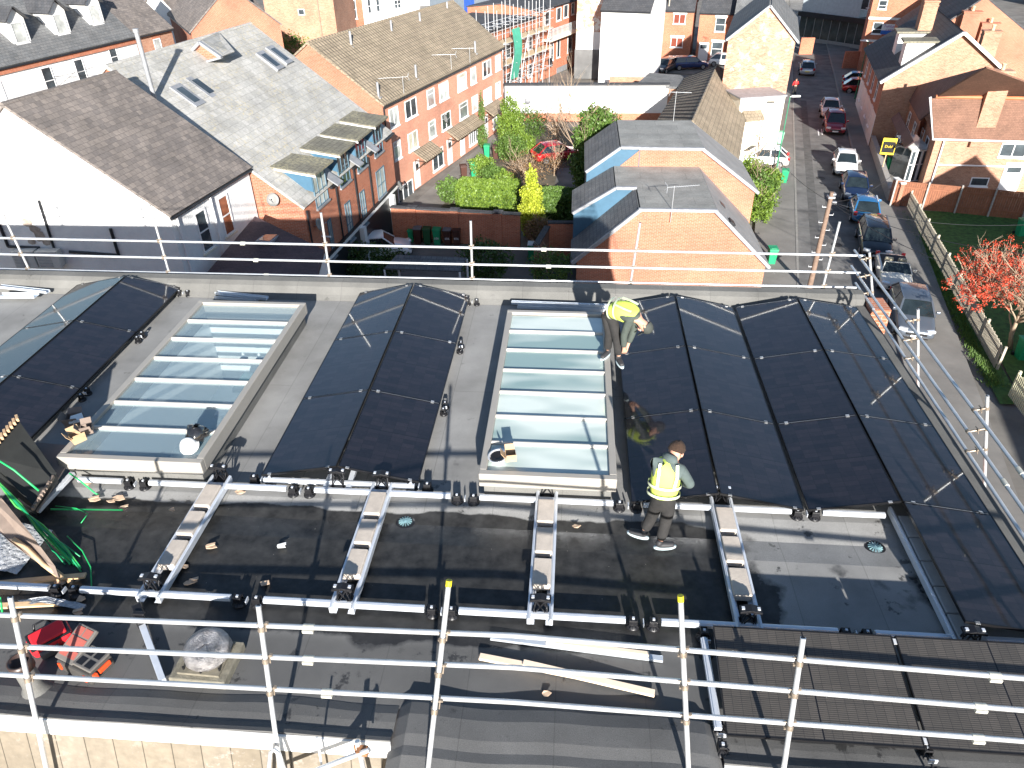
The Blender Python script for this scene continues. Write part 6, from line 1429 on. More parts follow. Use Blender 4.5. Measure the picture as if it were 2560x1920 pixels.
for k, (e, l) in enumerate(((at(2240, 430, -7.5), 'cable from the utility pole to the bay windowed house'), (at(2600, 560, -6.5), 'cable from the pole across the lawn to the right border, upper'), (at(2620, 640, -6), 'cable from the pole across the lawn to the right border, lower'), (at(1905, 340, -8.9), 'cable from the pole to the long low hall'), (at(2560, 720, -7), 'cable from the pole passing over the rowan tree'))): cable(pt+V((0, 0, -.4)), e, .5, l)
for k, (a, b) in enumerate((((0, 180), (330, 100)), ((0, 192), (240, 165)), ((95, 240), (225, 135)), ((0, 165), (200, 190)))): cable(at(*a, -4.2), at(*b, -4.4)+V((0, -.3, 0)), .4, 'thin wire strung before the white terrace, %s one' % ('first', 'second', 'third', 'fourth')[k])
b = at(1660, 147, G); t = thing('utility_pole', 'grey timber utility pole in front of the modern brick house', 'utility pole', b); m = MB(); m.tube(b, b+V((0, 0, 7.3)), .13, 10, r2=.09); m.build('pole', plain('grey_pole_timber', (.4, .36, .3), .85), t)
m = MB(); m.box(b+V((-.35, 0, 4.0)), (.55, .03, .7)); m.build('sign_plate', BRICKD, t)

# ================================================================== people
SKINM = plain('skin', (.55, .30, .21), .55, 0, .08, 20); HAIR = plain('brown_hair', (.055, .03, .018), .8, 0, .5, 60, bump=.8); HIVIS = plain('hi_vis_yellow', (.60, .74, .12), .7, 0, .06, 8); HIREF = plain('reflective_tape', (.72, .80, .55), .3, .3, .1, 12)
PANTS = plain('work_trousers', (.022, .021, .021), .9, 0, .3, 9, bump=.3); HOODIE = plain('grey_green_hoodie', (.075, .10, .10), .9, 0, .15, 9, bump=.3); BOOT = plain('work_boot', (.035, .035, .038), .6); CAPM = plain('dark_cap', (.04, .045, .04), .8)
def skin(name, pts, edges, mat, parent, sub=2):
    me = bpy.data.meshes.new(name); off = parent_off(parent); me.from_pydata([V(p[0])-off for p in pts], edges, []); me.materials.append(mat)
    o = bpy.data.objects.new(name, me); COL.objects.link(o); o.parent = parent; CH.setdefault(parent.name, []).append(o)
    md = o.modifiers.new('k', 'SKIN'); md.use_smooth_shade = True; sv = me.skin_vertices[0].data
    for i, p in enumerate(pts): r = p[1]; sv[i].radius = (r, r) if not isinstance(r, tuple) else r; sv[i].use_root = (i == 0)
    s = o.modifiers.new('s', 'SUBSURF'); s.levels = sub; s.render_levels = sub; return o
def chain(name, pts, mat, parent, sub=2): return skin(name, pts, [(i, i+1) for i in range(len(pts)-1)], mat, parent, sub)
def figure(name, label, J, cap=False, vest=True, top=HOODIE, group='workers on the flat roof'):
    """J: joints - pelvis, spine, chest, neck, head, shL, elL, haL, hipL, knL, anL, toL and R"""
    t = thing(name, label, 'person', ((J['anL']+J['anR'])/2-V((0, 0, .08))), 0, group)
    P_ = []; E_ = []; idx = {}
    def a(k, p, r, par=None):
        idx[k] = len(P_); P_.append((p, r))
        if par: E_.append((idx[par], idx[k]))
    a('pe', J['pelvis'], .12); a('sp', J['spine'], .115, 'pe'); a('ch', J['chest'], .13, 'sp'); a('ne', J['neck'], .055, 'ch'); hd = (J['head']-J['neck']).normalized(); a('h0', J['head']-hd*.05, .08, 'ne'); a('h1', J['head']+hd*.04, .088, 'h0'); a('h2', J['head']+hd*.085, .06, 'h1')
    for s in 'LR':
        a('sh'+s, J['sh'+s], .055, 'ch'); a('el'+s, J['el'+s], .042, 'sh'+s); a('wr'+s, J['el'+s].lerp(J['ha'+s], .82), .027, 'el'+s); a('ha'+s, J['ha'+s], .034, 'wr'+s)
        f = (J['ha'+s]-J['el'+s]).normalized(); side = f.cross(V((0, 0, 1))).normalized() if abs(f.z) < .95 else V((1, 0, 0)); cu_ = f.cross(side)
        for k, (o_, ln) in enumerate(((-.03, .07), (-.01, .082), (.01, .078), (.03, .06))):
            p1 = J['ha'+s]+f*.045+side*o_; a('f%d%s' % (k, s), p1, .010, 'ha'+s); p2 = p1+(f*.8-cu_*.4).normalized()*ln*.5; a('g%d%s' % (k, s), p2, .009, 'f%d%s' % (k, s)); a('k%d%s' % (k, s), p2+(f*.4-cu_*.9).normalized()*ln*.5, .008, 'g%d%s' % (k, s))
        p1 = J['ha'+s]+side*.045-cu_*.01; a('t0'+s, p1, .012, 'ha'+s); a('t1'+s, p1+(side*.5+f-cu_*.5).normalized()*.04, .010, 't0'+s)
        a('hi'+s, J['hip'+s], .085, 'pe'); a('kn'+s, J['kn'+s], .055, 'hi'+s); a('an'+s, J['an'+s], .036, 'kn'+s)
    skin('body', P_, E_, SKINM, t, 2)
    # clothes
    L = lambda a_, b_, f: J[a_].lerp(J[b_], f)
    pts = [(J['pelvis'], (.155, .12)), (L('pelvis', 'spine', .6), (.15, .115))]; e = [(0, 1)]
    for s in 'LR':
        i = len(pts); pts += [(J['hip'+s]+V((0, 0, -.03)), .105), (L('hip'+s, 'kn'+s, .5), .092), (J['kn'+s], .078), (L('kn'+s, 'an'+s, .5), .075), (L('kn'+s, 'an'+s, .93), .068)]; e += [(0, i), (i, i+1), (i+1, i+2), (i+2, i+3), (i+3, i+4)]
    skin('trousers', pts, e, PANTS, t)
    for s in 'LR':
        an, to = J['an'+s], J['to'+s]; d = (to-an); d.z = 0; d.normalize(); fl = V((an.x, an.y, min(an.z, to.z)))
        chain('boot', [(an+V((0, 0, .05)), .058), (an-d*.03+V((0, 0, -.035)), (.05, .05)), (an+d*.10+V((0, 0, -.045)), (.05, .042)), (an+d*.19+V((0, 0, -.052)), (.042, .034))], BOOT, t)
        m = MB(); q_ = Matrix.Rotation(atan2(d.y, d.x), 3, 'Z')
        m.lathe(V((0, 0, 0)), [(0, 0), (.055, 0), (.055, .022), (0, .022)], 14)
        c0 = an+d*.07+V((0, 0, -.095))
        for i, v in enumerate(m.v): m.v[i] = c0+q_ @ V((v.x*2.7, v.y*.95, v.z))
        m.build('sole', plain('pale_sole', (.45, .55, .58), .6), t)
    pts = [(L('pelvis', 'spine', .35), (.15, .115)), (J['spine'], (.15, .12)), (J['chest'], (.165, .125)), (L('chest', 'neck', .6), (.11, .10)), (L('chest', 'neck', .98), .075)]; e = [(0, 1), (1, 2), (2, 3), (3, 4)]
    for s in 'LR': i = len(pts); pts += [(J['sh'+s], .078), (L('sh'+s, 'el'+s, .5), .068), (J['el'+s], .062), (L('el'+s, 'ha'+s, .5), .055), (L('el'+s, 'ha'+s, .80), .046)]; e += [(2, i), (i, i+1), (i+1, i+2), (i+2, i+3), (i+3, i+4)]
    skin('hoodie', pts, e, top, t)
    if vest:
        vx = [(L('pelvis', 'spine', .02), (.186, .158)), (J['spine'], (.186, .158)), (J['chest'], (.198, .162)), (L('chest', 'neck', .55), (.13, .125))]; e = [(0, 1), (1, 2), (2, 3)]
        for s in 'LR': i = len(vx); vx += [(L('chest', 'sh'+s, .82)+V((0, 0, .01)), .098)]; e += [(2, i)]
        skin('hi_vis_vest', vx, e, HIVIS, t)
        ax = (J['chest']-J['pelvis']).normalized(); sx_ = (J['shR']-J['shL']); sx_ = (sx_-ax*sx_.dot(ax)).normalized(); fw = ax.cross(sx_)
        def band(c, rx, ry, hgt=.05):
            m = MB(); vs = []
            for k in range(28):
                a_ = 2*pi*k/28; p = c+sx_*cos(a_)*rx+fw*sin(a_)*ry; vs += [p-ax*hgt/2, p+ax*hgt/2]
            m.add(vs, [(2*k, 2*((k+1) % 28), 2*((k+1) % 28)+1, 2*k+1) for k in range(28)], 0, True); m.build('reflective_band', HIREF, t)
        band(J['spine']-ax*.09, .203, .174, .035); band(J['spine']+ax*.03, .204, .175, .035)
        for s in (-1, 1):
            m = MB(); c = J['chest']; 
            pth = [J['spine']+ax*.05+sx_*s*.10-fw*.150*vdir(J), c+sx_*s*.11-fw*.165*vdir(J), c+ax*.13+sx_*s*.10-fw*.11*vdir(J)]
            m2 = MB()
            for p, q2 in zip(pth, pth[1:]): m2.bar(p, q2, .035, .012, up=fw)
            m2.build('reflective_band', HIREF, t)
    # hood, hair or cap, ears and face
    hd = (J['head']-J['neck']).normalized(); fc = J['face']; fc = (fc-hd*fc.dot(hd)).normalized(); sd_ = fc.cross(hd)
    Mh = Matrix((sd_, fc, hd)).transposed(); c = J['head']+hd*.025
    if top is HOODIE: 
        m = MB(); m.lathe(J['neck']-fc*.075+hd*.0, [(0, -.07), (.08, -.05), (.11, 0), (.085, .05), (.05, .06), (0, .03)], 14, M=Matrix((sd_, fc*.75, hd)).transposed()); m.build('hood', top, t, smooth=True)
    m = MB(); prof = [(.0, .125)] + [(.096*sin(a_), .125*cos(a_)) for a_ in (.3, .6, .9, 1.2, 1.5, 1.75)]
    m.lathe(c-fc*.012, prof, 18, M=Matrix((sd_*1.02, fc*1.13, hd)).transposed())
    for v in m.v:
        k = (v-c).dot(fc); hh = (v-c).dot(hd)
        if not cap: v += (v-c).normalized()*random.uniform(-.006, .009)
        if k > .03 and hh < .045: v += hd*(.045-hh)*.9
    m.build('cap' if cap else 'hair', CAPM if cap else HAIR, t, smooth=True)
    if cap: m = MB(); m.prism([c+fc*.09+sd_*.07+hd*.03, c+fc*.17+sd_*.05+hd*.015, c+fc*.17-sd_*.05+hd*.015, c+fc*.09-sd_*.07+hd*.03], hd*.008); m.build('cap_peak', CAPM, t)
    for s in (-1, 1):
        m = MB(); m.lathe(c+sd_*s*.09-hd*.03-fc*.005, [(0, -.03), (.014, -.022), (.018, 0), (.016, .02), (0, .03)], 8, M=Mh); m.build('ear', SKINM, t, smooth=True)
        m = MB(); m.lathe(c+sd_*s*.032+fc*.088-hd*.012, [(0, -.011), (.011, 0), (0, .011)], 8, M=Mh); m.build('eye', WHITEP, t, smooth=True)
    m = MB(); m.lathe(c+fc*.10-hd*.035, [(0, -.025), (.016, -.015), (.010, .01), (0, .03)], 8, M=Mh); m.build('nose', SKINM, t, smooth=True)
    m = MB(); m.bar(c+fc*.093-hd*.07-sd_*.022, c+fc*.093-hd*.07+sd_*.022, .006, .010); m.build('mouth', plain('lips', (.40, .14, .12)), t)
    return t
def vdir(J): return -1 if J.get('flip') else 1
D_ = 1.1573
# standing worker seen from behind, leaning to the right
anL, anR = at(1609, 1330, .11), at(1650, 1356, .11)
Y = (anL.y+anR.y)/2
J = dict(anL=anL, anR=anR, toL=anL+V((-.16, .06, 0)), toR=anR+V((.20, .03, 0)), knL=atY(1630, 1290, Y+.16), knR=atY(1664, 1305, Y+.02), hipL=atY(1643, 1256, Y+.08), hipR=atY(1672, 1260, Y+.02), pelvis=atY(1658, 1250, Y+.06), spine=atY(1661, 1214, Y+.10), chest=atY(1668, 1176, Y+.16), neck=atY(1683, 1149, Y+.22), head=atY(1691, 1130, Y+.27),
         shL=atY(1642, 1154, Y+.16), elL=atY(1640, 1185, Y+.40), haL=atY(1668, 1196, Y+.62), shR=atY(1703, 1174, Y+.12), elR=atY(1727, 1212, Y+.16), haR=atY(1700, 1205, Y+.42), face=V((.75, .65, -.35)))
figure('person', 'standing worker in a yellow vest and grey hoodie seen from behind, bareheaded', J)
# bending worker on the skylight edge
anR = at(1547, 893, .56); anL = at(1519, 876, .56); Y = anR.y
J = dict(anL=anL, anR=anR, toL=anL+V((-.10, -.16, 0)), toR=anR+V((.06, -.2, 0)), knL=atY(1523, 830, Y+.12), knR=atY(1543, 850, Y+.05), hipL=atY(1517, 786, Y+.22), hipR=atY(1530, 792, Y+.12), pelvis=atY(1526, 778, Y+.22), spine=atY(1548, 772, Y+.12), chest=atY(1575, 783, Y-.02), neck=atY(1598, 800, Y-.10), head=atY(1611, 815, Y-.14),
         shL=atY(1592, 776, Y+.10), elL=atY(1585, 822, Y+.08), haL=atY(1568, 868, Y+.02), shR=atY(1573, 803, Y-.16), elR=atY(1560, 838, Y-.12), haR=atY(1560, 876, Y-.06), face=V((.1, -.35, -.9)))
figure('person', 'worker in a yellow vest and dark cap bending down over the panels', J, cap=True, top=plain('dark_green_jacket', (.06, .075, .065), .9, 0, .2, 9, bump=.3))
# pedestrian in red on the street
b = g(1984, 240); Zp = lambda x, y, z: b+V((x, y, z))
J = dict(anL=Zp(-.1, .1, .09), anR=Zp(.08, -.15, .09), toL=Zp(-.1, .3, .09), toR=Zp(.08, .05, .09), knL=Zp(-.1, .15, .5), knR=Zp(.08, .02, .5), hipL=Zp(-.09, 0, .9), hipR=Zp(.09, 0, .9), pelvis=Zp(0, 0, .97), spine=Zp(0, .01, 1.15), chest=Zp(0, .03, 1.35), neck=Zp(0, .04, 1.53), head=Zp(0, .06, 1.64),
         shL=Zp(-.2, .03, 1.43), elL=Zp(-.3, -.05, 1.18), haL=Zp(-.28, .15, 1.0), shR=Zp(.2, .03, 1.43), elR=Zp(.31, .05, 1.2), haR=Zp(.3, .22, 1.05), face=V((0, 1, -.1)))
figure('person', 'pedestrian in a bright red top walking up the left side of the street', J, vest=False, top=plain('red_top', (.75, .03, .03), .8), group='people on the street')
# ================================================================== things lying on the roof
def solo(m, name, mat, label, cat, group=None, **k):
    c = V((0, 0, 0)); 
    for v in m.v: c += v
    c /= len(m.v); lo = min(v.z for v in m.v); c.z = lo
    m.v = [v-c for v in m.v]; o = m.build(name, mat, **k); o.location = c; tag(o, label, cat, group); return o
DD = lambda x, y, z=0.: at(x*1.1573, y*1.1573, z)
# metal flashings behind the skylights
for k, (a, b, w_, l) in enumerate(((DD(470, 640, .05), DD(560, 648, .05), .22, 'folded silver flashing lying behind the clear skylight'), (DD(468, 634, .09), DD(578, 646, .09), .10, 'second narrow silver flashing behind the clear skylight'),
                                   (DD(0, 640, .08), DD(80, 640, .08), .18, 'pale blue silver flashing at the left border'), (DD(0, 620, .10), DD(105, 632, .10), .10, 'long narrow silver flashing at the left border'),
                                   (DD(1118, 663, .08), DD(1345, 672, .08), .12, 'long bright aluminium channel behind the frosted skylight'), (DD(1105, 655, .14), DD(1335, 664, .14), .08, 'second aluminium channel stacked behind the frosted skylight'))):
    m = MB(); d = (b-a).normalized(); s = d.cross(V((0, 0, 1))); m.bar(a, b, w_, .008); m.bar(a+s*w_/2+V((0, 0, .03)), b+s*w_/2+V((0, 0, .03)), .008, .06); m.bar(a-s*w_/2+V((0, 0, .02)), b-s*w_/2+V((0, 0, .02)), .008, .05)
    solo(m, 'metal_flashing', GALVB, l, 'metal flashing', 'loose metal lengths')
# timber battens and channel in the foreground
for a, b, mt, w_, l, nm_ in ((DD(1036, 1418, .04), DD(1262, 1462, .04), WOOD, .075, 'pale timber batten in the foreground, upper of two', 'timber_batten'), (DD(1130, 1432, .09), DD(1414, 1498, .05), WOOD, .075, 'pale timber batten in the foreground lying across the other', 'timber_batten'),
                         (DD(1060, 1376, .03), DD(1432, 1424, .03), GALVB, .07, 'aluminium channel lying near the front rail', 'metal_channel'), (DD(1180, 1385, .07), DD(1402, 1413, .07), WOOD, .05, 'thin timber lath on the aluminium channel', 'timber_lath')):
    m = MB(); m.bar(a, b, w_, .035); solo(m, nm_, plain('pale_batten', (.85, .68, .52), .7, 0, .1, 6) if mt is WOOD else mt, l, nm_.replace('_', ' '), None, bevel=.004)
# leaning rail piece with black end bracket
t = thing('loose_rail', 'silver rail piece with a black end bracket lying towards the camera', 'rail', DD(330, 1390)); m = MB(); m.bar(DD(308, 1352, .08), DD(352, 1472, .06), .07, .05); m.build('rail', ALU, t, bevel=.004)
m = MB(); m.bar(DD(296, 1310, .12), DD(307, 1350, .1), .10, .10); m.box(DD(300, 1325, .17), (.14, .05, .03)); m.build('end_bracket', BLACKP, t, bevel=.01)
# roof vent cowl on a mossy slab
t = thing('vent_cowl', 'silver wrapped round roof vent on a mossy square slab', 'roof vent', DD(470, 1440)); c = DD(458, 1436, 0)
m = MB(); m.box((c.x-.02, c.y-.02, .06), (.62, .52, .12), -.03); m.build('slab', plain('mossy_slab', (.20, .185, .145), .95, 0, .35, 12, bump=.5), t, bevel=.015)
m = MB(); m.box((c.x-.02, c.y-.02, .135), (.46, .40, .03), -.03); m.build('base_plate', plain('mossy_plate', (.17, .155, .12), .9, 0, .3, 9), t)
m = MB(); m.lathe((c.x, c.y+.02, .15), [(.20, 0), (.235, .03), (.25, .07), (.235, .09), (.245, .12), (.235, .16), (.17, .19), (.15, .185), (.0, .175)], 26); 
for v in m.v: v += V((random.uniform(-1, 1), random.uniform(-1, 1), random.uniform(-1, 1)))*.006
m.build('cowl', plain('crinkled_foil', (.34, .33, .335), .35, .6, .5, 9, bump=1.), t)
for x, y in ((-.2, -.17), (0, -.2), (.19, -.16)): m = MB(); m.tube((c.x+x, c.y+y, .14), (c.x+x, c.y+y, .19), .012, 6); m.build('bolt', BLACKP, t)
# grey vent pipe at the far left front
t = thing('vent_pipe', 'grey felt pipe with a black mouth by the leftmost scaffold post', 'vent pipe', DD(78, 1480)); c = DD(80, 1490, 0); m = MB(); m.lathe(c, [(.16, 0), (.12, .06), (.10, .12), (.095, .38)], 18); m.build('felt_collar', FELTP, t); m = MB(); m.lathe(c, [(.10, .38), (.115, .38), (.115, .50), (.095, .50), (.09, .40), (0, .40)], 18); m.build('pipe_mouth', plain('brown_black_pipe', (.05, .03, .025), .4), t)
# tool boxes
RED = plain('tool_red', (.62, .02, .03), .45); ORG = plain('tool_orange', (.75, .08, .02), .45); TBX = plain('tool_grey', (.07, .065, .06), .5); TBL = plain('tool_grey_light', (.15, .14, .13), .5)
t = thing('tool_box', 'open grey and red tool box with organiser trays on the felt', 'tool box', DD(190, 1420)); R_ = -.35; c = DD(188, 1438, 0)
Rm = Matrix.Rotation(R_, 3, 'Z'); P3 = lambda x, y, z: c+Rm @ V((x, y, z))
m = MB(); m.box(P3(.02, 0, .075), (.50, .30, .15), R_); m.build('box', TBX, t, bevel=.02)
m = MB(); m.box(P3(.12, .02, .165), (.27, .26, .03), R_); m.build('tray', TBL, t, bevel=.01)
for i in range(2):
    for j in range(2): m = MB(); m.box(P3(.06+i*.12, -.04+j*.12, .176), (.09, .09, .012), R_); m.build('compartment', BLACKP, t)
for x in (-.18, .20): m = MB(); m.box(P3(x, -.155, .09), (.035, .02, .10), R_); m.build('latch', ORG, t, bevel=.005)
m = MB(); m.box(P3(.285, .03, .11), (.03, .15, .06), R_); m.box(P3(.29, -.09, .10), (.04, .05, .09), R_); m.build('handle', ORG, t, bevel=.01)
t = thing('parts_organiser', 'clear lidded organiser with red compartments leaning on the tool box', 'organiser case', DD(165, 1400)); c = DD(170, 1398, .15); c.z = .2
M_ = Matrix.Rotation(-.35, 3, 'Z') @ Matrix.Rotation(.35, 3, 'X'); m = MB(); m.box(c, (.27, .40, .05), M=M_); m.build('case', TBL, t, bevel=.01); P3 = lambda x, y, z: c+M_ @ V((x, y, z))
for x, y, a, b in ((-.06, .13, .10, .09), (.06, .13, .10, .09), (0, .01, .22, .11), (-.06, -.11, .10, .08), (.06, -.11, .10, .08)): m = MB(); m.box(P3(x, y, .026), (a, b, .01), M=M_); m.build('compartment', plain('clear_red', (.36, .10, .08), .3), t)
t = thing('tool_bag', 'bright red padded tool bag with black piping beside the tool box', 'tool bag', DD(105, 1375)); c = DD(108, 1378, .12); M_ = Matrix.Rotation(-.75, 3, 'Z') @ Matrix.Rotation(.25, 3, 'Y')
P3 = lambda x, y, z: c+M_ @ V((x, y, z)); m = MB(); m.box(P3(0, 0, 0), (.26, .42, .20), M=M_); m.build('bag', RED, t, bevel=.06); m = MB(); m.box(P3(0, 0, .085), (.24, .40, .03), M=M_); m.build('piping', BLACKP, t, bevel=.015); m = MB(); m.box(P3(0, 0, .105), (.19, .34, .035), M=M_); m.build('lid', RED, t, bevel=.02)
m = MB(); m.rod([P3(-.12, .1, -.02), P3(-.2, .05, .08), P3(-.2, -.08, .08), P3(-.12, -.12, -.02)], .014, 6); m.build('strap', BLACKP, t); m = MB(); m.box(P3(.15, -.05, -.02), (.06, .2, .12), M=M_); m.build('side_pocket', TBL, t, bevel=.02)
# white helmets, black bag on the skylight
def helmet(c, label, mat, up=(0, 0, 1), flip=False):
    t = thing('hard_hat', label, 'hard hat', c, 0, 'hard hats'); q_ = V(up).to_track_quat('Z', 'Y').to_matrix(); m = MB(); m.lathe(c, [(0, .13), (.05, .125), (.09, .10), (.115, .05), (.12, .0), (.14, -.005), (.138, -.012), (.115, -.008), (.108, .05), (.08, .09), (0, .115)], 22, M=q_); m.build('shell', mat, t); m = MB(); m.lathe(c, [(.09, .01), (.10, .0), (.085, .0), (.03, .03), (0, .03)], 16, M=q_); m.build('harness', BLACKP, t); return t
CHR = plain('polished_shell', (.80, .78, .78), .12, .6, .1, 9)
helmet(DD(1075, 985, .50), 'upturned hard hat with dark lining on the frosted skylight', CHR, (.15, .1, -1)).location
helmet(DD(409, 963, .48), 'white hard hat beside the black bag on the clear skylight', WHITEP, (0, -.5, .9))
t = thing('plastic_bag', 'shiny black plastic bag crumpled on the corner of the clear skylight', 'bag', DD(425, 940, .47)); c = DD(425, 940, .52); m = MB(); prof = [(0, .16), (.07, .15), (.13, .08), (.15, .0), (.12, -.06), (0, -.06)]; m.lathe(c, prof, 16)
for v in m.v: v += V((random.uniform(-1, 1), random.uniform(-1, 1), random.uniform(-.6, .8)))*.035
m.build('bag', plain('glossy_black_bag', (.02, .02, .022), .15, .2, .3, 9, coat=1), t, smooth=False)
for (x, y, z, s, rz, mt, l, nm_) in ((1103, 990, .50, .14, .2, CARD, 'open cardboard carton by the upturned hard hat', 'cardboard_box'), (190, 932, .52, .15, .5, CARDG, 'small brown carton on the near left corner of the clear skylight', 'cardboard_box'), (170, 950, .50, .17, .9, CARD, 'brown carton with crumpled paper at the clear skylight corner', 'cardboard_box'), (163, 915, .06, .22, .3, CARDG, 'box with white sheets between the far left panels and the clear skylight', 'cardboard_box')):
    t = thing(nm_, l, 'cardboard box', DD(x, y, z), 0, 'small cardboard boxes'); c = DD(x, y, z); m = MB(); h = s*.6
    for q in range(4): R_ = Matrix.Rotation(rz+q*pi/2, 3, 'Z'); m.box(c+R_ @ V((0, s/2, h/2)), (s, .008, h), M=R_)
    m.box(c+V((0, 0, .005)), (s, s, .008), rz); m.build('tray', mt, t); m = MB()
    for q in range(3): R_ = Matrix.Rotation(rz+q*pi/2, 3, 'Z'); T_ = R_ @ Matrix.Rotation(.7+.3*q, 3, 'X'); m.box(c+R_ @ V((0, s/2+.04, h+.02)), (s*.95, .1, .006), M=T_)
    m.build('flaps', mt, t)
m = MB(); c = DD(163, 905, .2); m.box(c, (.16, .2, .02), .4); m.box(c+V((.03, .02, .02)), (.15, .18, .01), .7); solo(m, 'paper_sheets', WHITEP, 'white folded sheets left of the clear skylight', 'paper')
m = MB(); c = DD(447, 990, .03)
m.lathe(c, [(0, .06), (.05, .05), (.09, .02), (.1, 0), (0, 0)], 9)
for v in m.v: v += V((random.uniform(-1, 1), random.uniform(-1, 1), 0))*.03
solo(m, 'crumpled_wrap', WHITEP, 'scrap of white wrapping by the clear skylight corner', 'litter')
# stack of panels tipped on its pallet at the left
t = thing('panel_stack', 'dark stack of boxed panels with tan corner pieces tipping in at the left border', 'panel stack', DD(0, 1080))
A_, B_, C_, D2 = DD(35, 915, 1.15), DD(130, 1000, .62), DD(92, 1100, .25), DD(-60, 1010, .9)
A_, B_, C_ = DD(38, 905, .95), DD(122, 1022, .42), DD(75, 1096, .22)
Dp = A_+(C_-B_); n_ = (B_-A_).cross(C_-B_).normalized(); n_ = n_ if n_.dot(EYE-A_) > 0 else -n_
Dp = DD(-30, 985, .78)
base = [A_, B_, C_, Dp]; dn = V((-.25, .18, -.55))
m = MB(); m.prism(base, dn); m.build('panels', plain('stack_black', (.014, .015, .014), .6, 0, .3, 4), t)
for k in range(9):
    f = k/8; 
    for (a, b, o_) in ((A_, Dp, 0), (C_, B_, 1)):
        if o_ == 0: c = A_.lerp(Dp, f*.8); 
        else: c = C_.lerp(B_, f*.8)
        m = MB(); m.box(c+n_*.01+V((0, 0, .01)), (.035, .13 if o_ == 0 else .11, .05), .7 if o_ == 0 else .2); m.build('corner_piece', CARD if o_ == 0 else CARDG, t, bevel=.005)
m = MB(); q_ = [DD(60, 956, .42), DD(170, 966, .34), DD(82, 1108, .10), DD(40, 1080, .10)]
m.prism(q_, (0, 0, .02)); solo(m, 'plywood_board', plain('grey_ply', (.23, .19, .17), .8, 0, .15, 3), 'grey brown board jutting from under the panel stack', 'board')
m = MB(); m.bar(DD(158, 1022, .14), DD(80, 1105, .08), .07, .06); solo(m, 'loose_rail', ALU, 'silver rail end sticking out below the grey board', 'rail', bevel=.004)
# brown card sheet, timber and stretch film below the stack
m = MB(); pts = [DD(-60, 1040, .50), DD(2, 1075, .46), DD(75, 1165, .36), DD(120, 1225, .20), DD(128, 1250, .12), DD(60, 1200, .2), DD(20, 1170, .25), DD(-60, 1090, .3)]; m.prism(pts, (0, 0, .015)); solo(m, 'cardboard_sheet', CARDG, 'large grey brown cardboard sheet sagging at the left border', 'cardboard')
m = MB(); m.rod([DD(30, 1165, .28), DD(60, 1185, .26), DD(95, 1220, .2), DD(138, 1252, .08)], .03, 6); solo(m, 'timber_edge', WOOD, 'curved tan edge strip of the cardboard sheet', 'timber strip')
for a, b, l in ((DD(-20, 1262, .05), DD(185, 1243, .05), 'pine plank at the left border, upper'), (DD(-20, 1310, .04), DD(140, 1302, .04), 'pine plank at the left border, lower'), (DD(120, 1232, .08), DD(150, 1256, .03), 'short crossing stick on the upper pine plank')):
    m = MB(); m.bar(a, b, .075 if 'crossing' not in l else .04, .03); solo(m, 'timber_plank', WOOD, l, 'timber plank', 'pine planks at the left border', bevel=.003)
def film(c0, w_, d_, label, n=44):
    m = MB(); q = random.Random(9); vs = []
    for i in range(n):
        for j in range(n): vs.append(c0+V(((i/(n-1)-.5)*w_, (j/(n-1)-.5)*d_, max(.01, q.uniform(0, .022)+.12*(1-abs(i/(n-1)-.5)*2)))))
    m.add(vs, [(i*n+j, (i+1)*n+j, (i+1)*n+j+1, i*n+j+1) for i in range(n-1) for j in range(n-1)])
    return solo(m, 'stretch_film', FILM, label, 'plastic film', smooth=True)
FILM = plain('stretch_film', (.55, .56, .58), .2, .2, .35, 30, bump=.6, coat=1)
film(DD(18, 1190, .0), .75, .75, 'crumpled clear stretch film in a heap at the left border'); film(DD(110, 1305, .0)+V((0, -.02, -.02)), .9, .09, 'thin strip of stretch film along the lower pine plank', 14)
# green straps
GS = plain('green_strap', (.02, .42, .12), .4)
def strap(pts, label, r=.010, mat=GS): m = MB(); m.rod([DD(*p) for p in pts], r, 6); solo(m, 'green_strap', mat, label, 'strap', 'green packing straps')
strap([(-10, 990, .95), (30, 1015, .78), (60, 1040, .62), (84, 1060, .5)], 'pale green strap over the dark panel stack', .014)
strap([(150, 1022, .3), (175, 1040, .2), (205, 1065, .05), (215, 1070, .02)], 'green strap with an orange clip end by the skylight', .012)
strap([(110, 1100, .06), (190, 1101, .05), (265, 1102, .06)], 'straight green strap lying across the felt', .013)
strap([(120, 1093, .05), (165, 1098, .08), (190, 1110, .05), (175, 1130, .02)], 'thin green strap looping above the tangle', .006)
q = random.Random(3)
for k in range(11):
    o1, o2 = q.uniform(-6, 6), q.uniform(-10, 10); strap([(-8+o1, 1035+o1, .6), (40+o1, 1090+o2*.5, .42), (85+o2, 1140+o1, .22), (130+o2*1.6, 1185+q.uniform(-8, 8), .06), (158+o2*2, 1215+q.uniform(-18, 20), .02)], 'strand of the green strap tangle spilling off the stack, %s' % ['first', 'second', 'third', 'fourth', 'fifth', 'sixth', 'seventh', 'eighth', 'ninth', 'tenth', 'last'][k], q.uniform(.007, .013), (GS, plain('green_strap_dark', (.01, .25, .10), .4), plain('green_strap_lime', (.10, .50, .10), .4))[k % 3])
strap([(145, 1158, .05), (178, 1190, .10), (196, 1225, .05), (198, 1275, .02)], 'green strap end curling down to the front rail', .008); strap([(0, 1290, .3), (6, 1330, .05)], 'bright green strap end at the left border', .012)
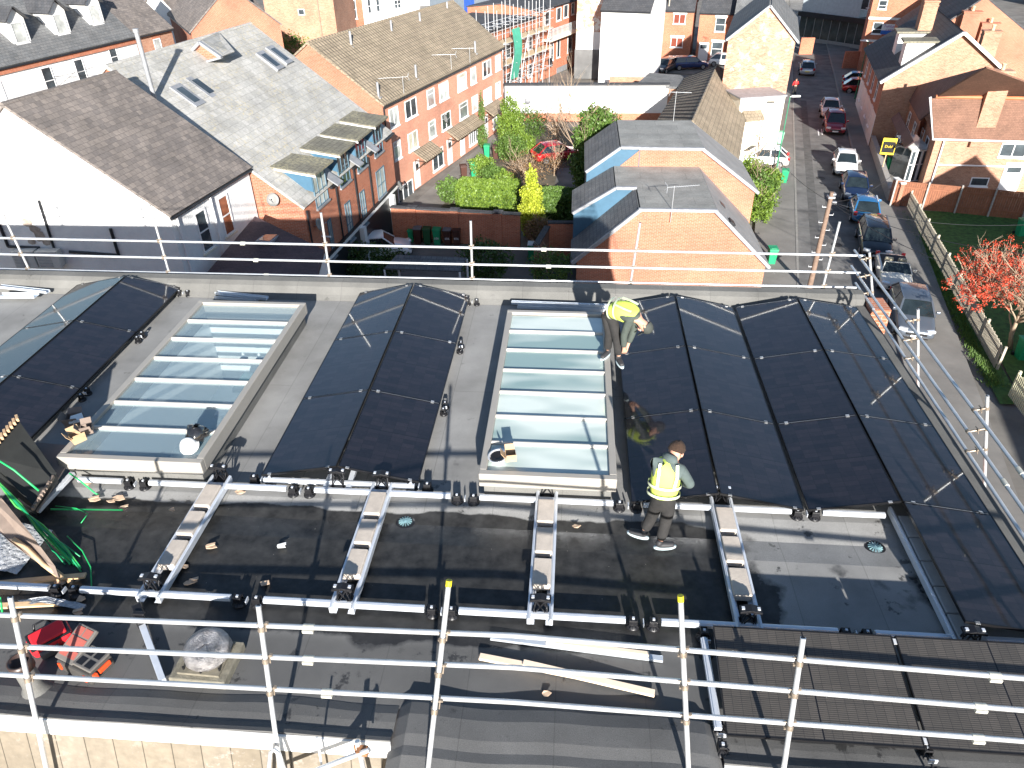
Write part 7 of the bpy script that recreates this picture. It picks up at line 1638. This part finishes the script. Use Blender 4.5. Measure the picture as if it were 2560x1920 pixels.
# ridge of loose bits: cardboard scraps and litter
sc = [(205, 1080), (240, 1085), (255, 1078), (268, 1100), (372, 1103), (520, 1065), (455, 1183), (400, 1225), (405, 1262), (418, 1258), (572, 1262), (175, 1295), (168, 1325), (1245, 1138), (1180, 1500), (190, 1045), (447, 1285), (130, 1260), (608, 1183), (730, 1015)]
for k, (x, y) in enumerate(sc):
    c = DD(x, y, .01); m = MB(); r_ = random.Random(k); n = 6; s = r_.uniform(.05, .09)
    vs = [c+V((cos(2*pi*i/n)*s*r_.uniform(.6, 1.2), sin(2*pi*i/n)*s*r_.uniform(.4, .8), r_.uniform(0, .03))) for i in range(n)]; m.prism(vs, (0, 0, .008))
    if k % 3 == 0: m.bar(c+V((-.05, 0, .03)), c+V((.06, .03, .05)), .04, .008)
    wt_ = (x, y) in ((608, 1183),)
    solo(m, 'cardboard_scrap' if not wt_ else 'white_litter', WHITEP if wt_ else plain('torn_card', (.55, .40, .28), .85, 0, .15, 20), 'torn scrap of brown cardboard lying on the roof felt' if not wt_ else 'bright white scrap lying between the left and second trays', 'litter', None if wt_ else 'cardboard scraps on the roof')
# tubes and ladder top below the front edge
t = thing('ladder_top', 'white hooped ladder head poking up at the bottom edge', 'ladder', DD(600, 1655, -.5)); pts = [fr(583, 1800)+V((0, 0, 0)), fr(588, 1640), fr(592, 1604), fr(600, 1598), fr(610, 1606), fr(622, 1640), fr(640, 1800)]; m = MB(); m.rod([p+V((0, -.1, 0)) for p in pts], .02, 8); m.build('hoop', GALV, t)
t = thing('cross_tube', 'angled galvanised tube with rusty coupler at the bottom of the picture', 'scaffold tube', fr(700, 1640)); a, b = fr(600, 1672)+V((0, -.12, 0)), fr(805, 1593)+V((0, -.12, 0)); m = MB(); m.tube(a, b, TR, 10); m.build('tube', GALV, t)
a2, b2 = fr(800, 1700)+V((0, -.06, 0)), fr(775, 1588)+V((0, -.06, 0)); m = MB(); m.tube(a2, b2, TR, 10); m.build('upright', GALV, t); m = MB(); c = fr(788, 1602)+V((0, -.09, 0)); m.box(c, (.10, .08, .06)); m.tube(c+V((-.07, 0, -.03)), c+V((-.07, 0, .08)), .01, 6); m.tube(c+V((.05, 0, -.05)), c+V((.05, 0, .07)), .01, 6); m.build('coupler', plain('rusty_coupler', (.32, .15, .07), .7, .3, .3, 20), t)
m = MB(); m.tube(fr(688, 1582)+V((0, -.05, 0)), fr(708, 1700)+V((0, -.05, 0)), .011, 8); solo(m, 'thin_rod', WHITEP, 'thin pale rod standing left of the rusty coupler', 'rod')
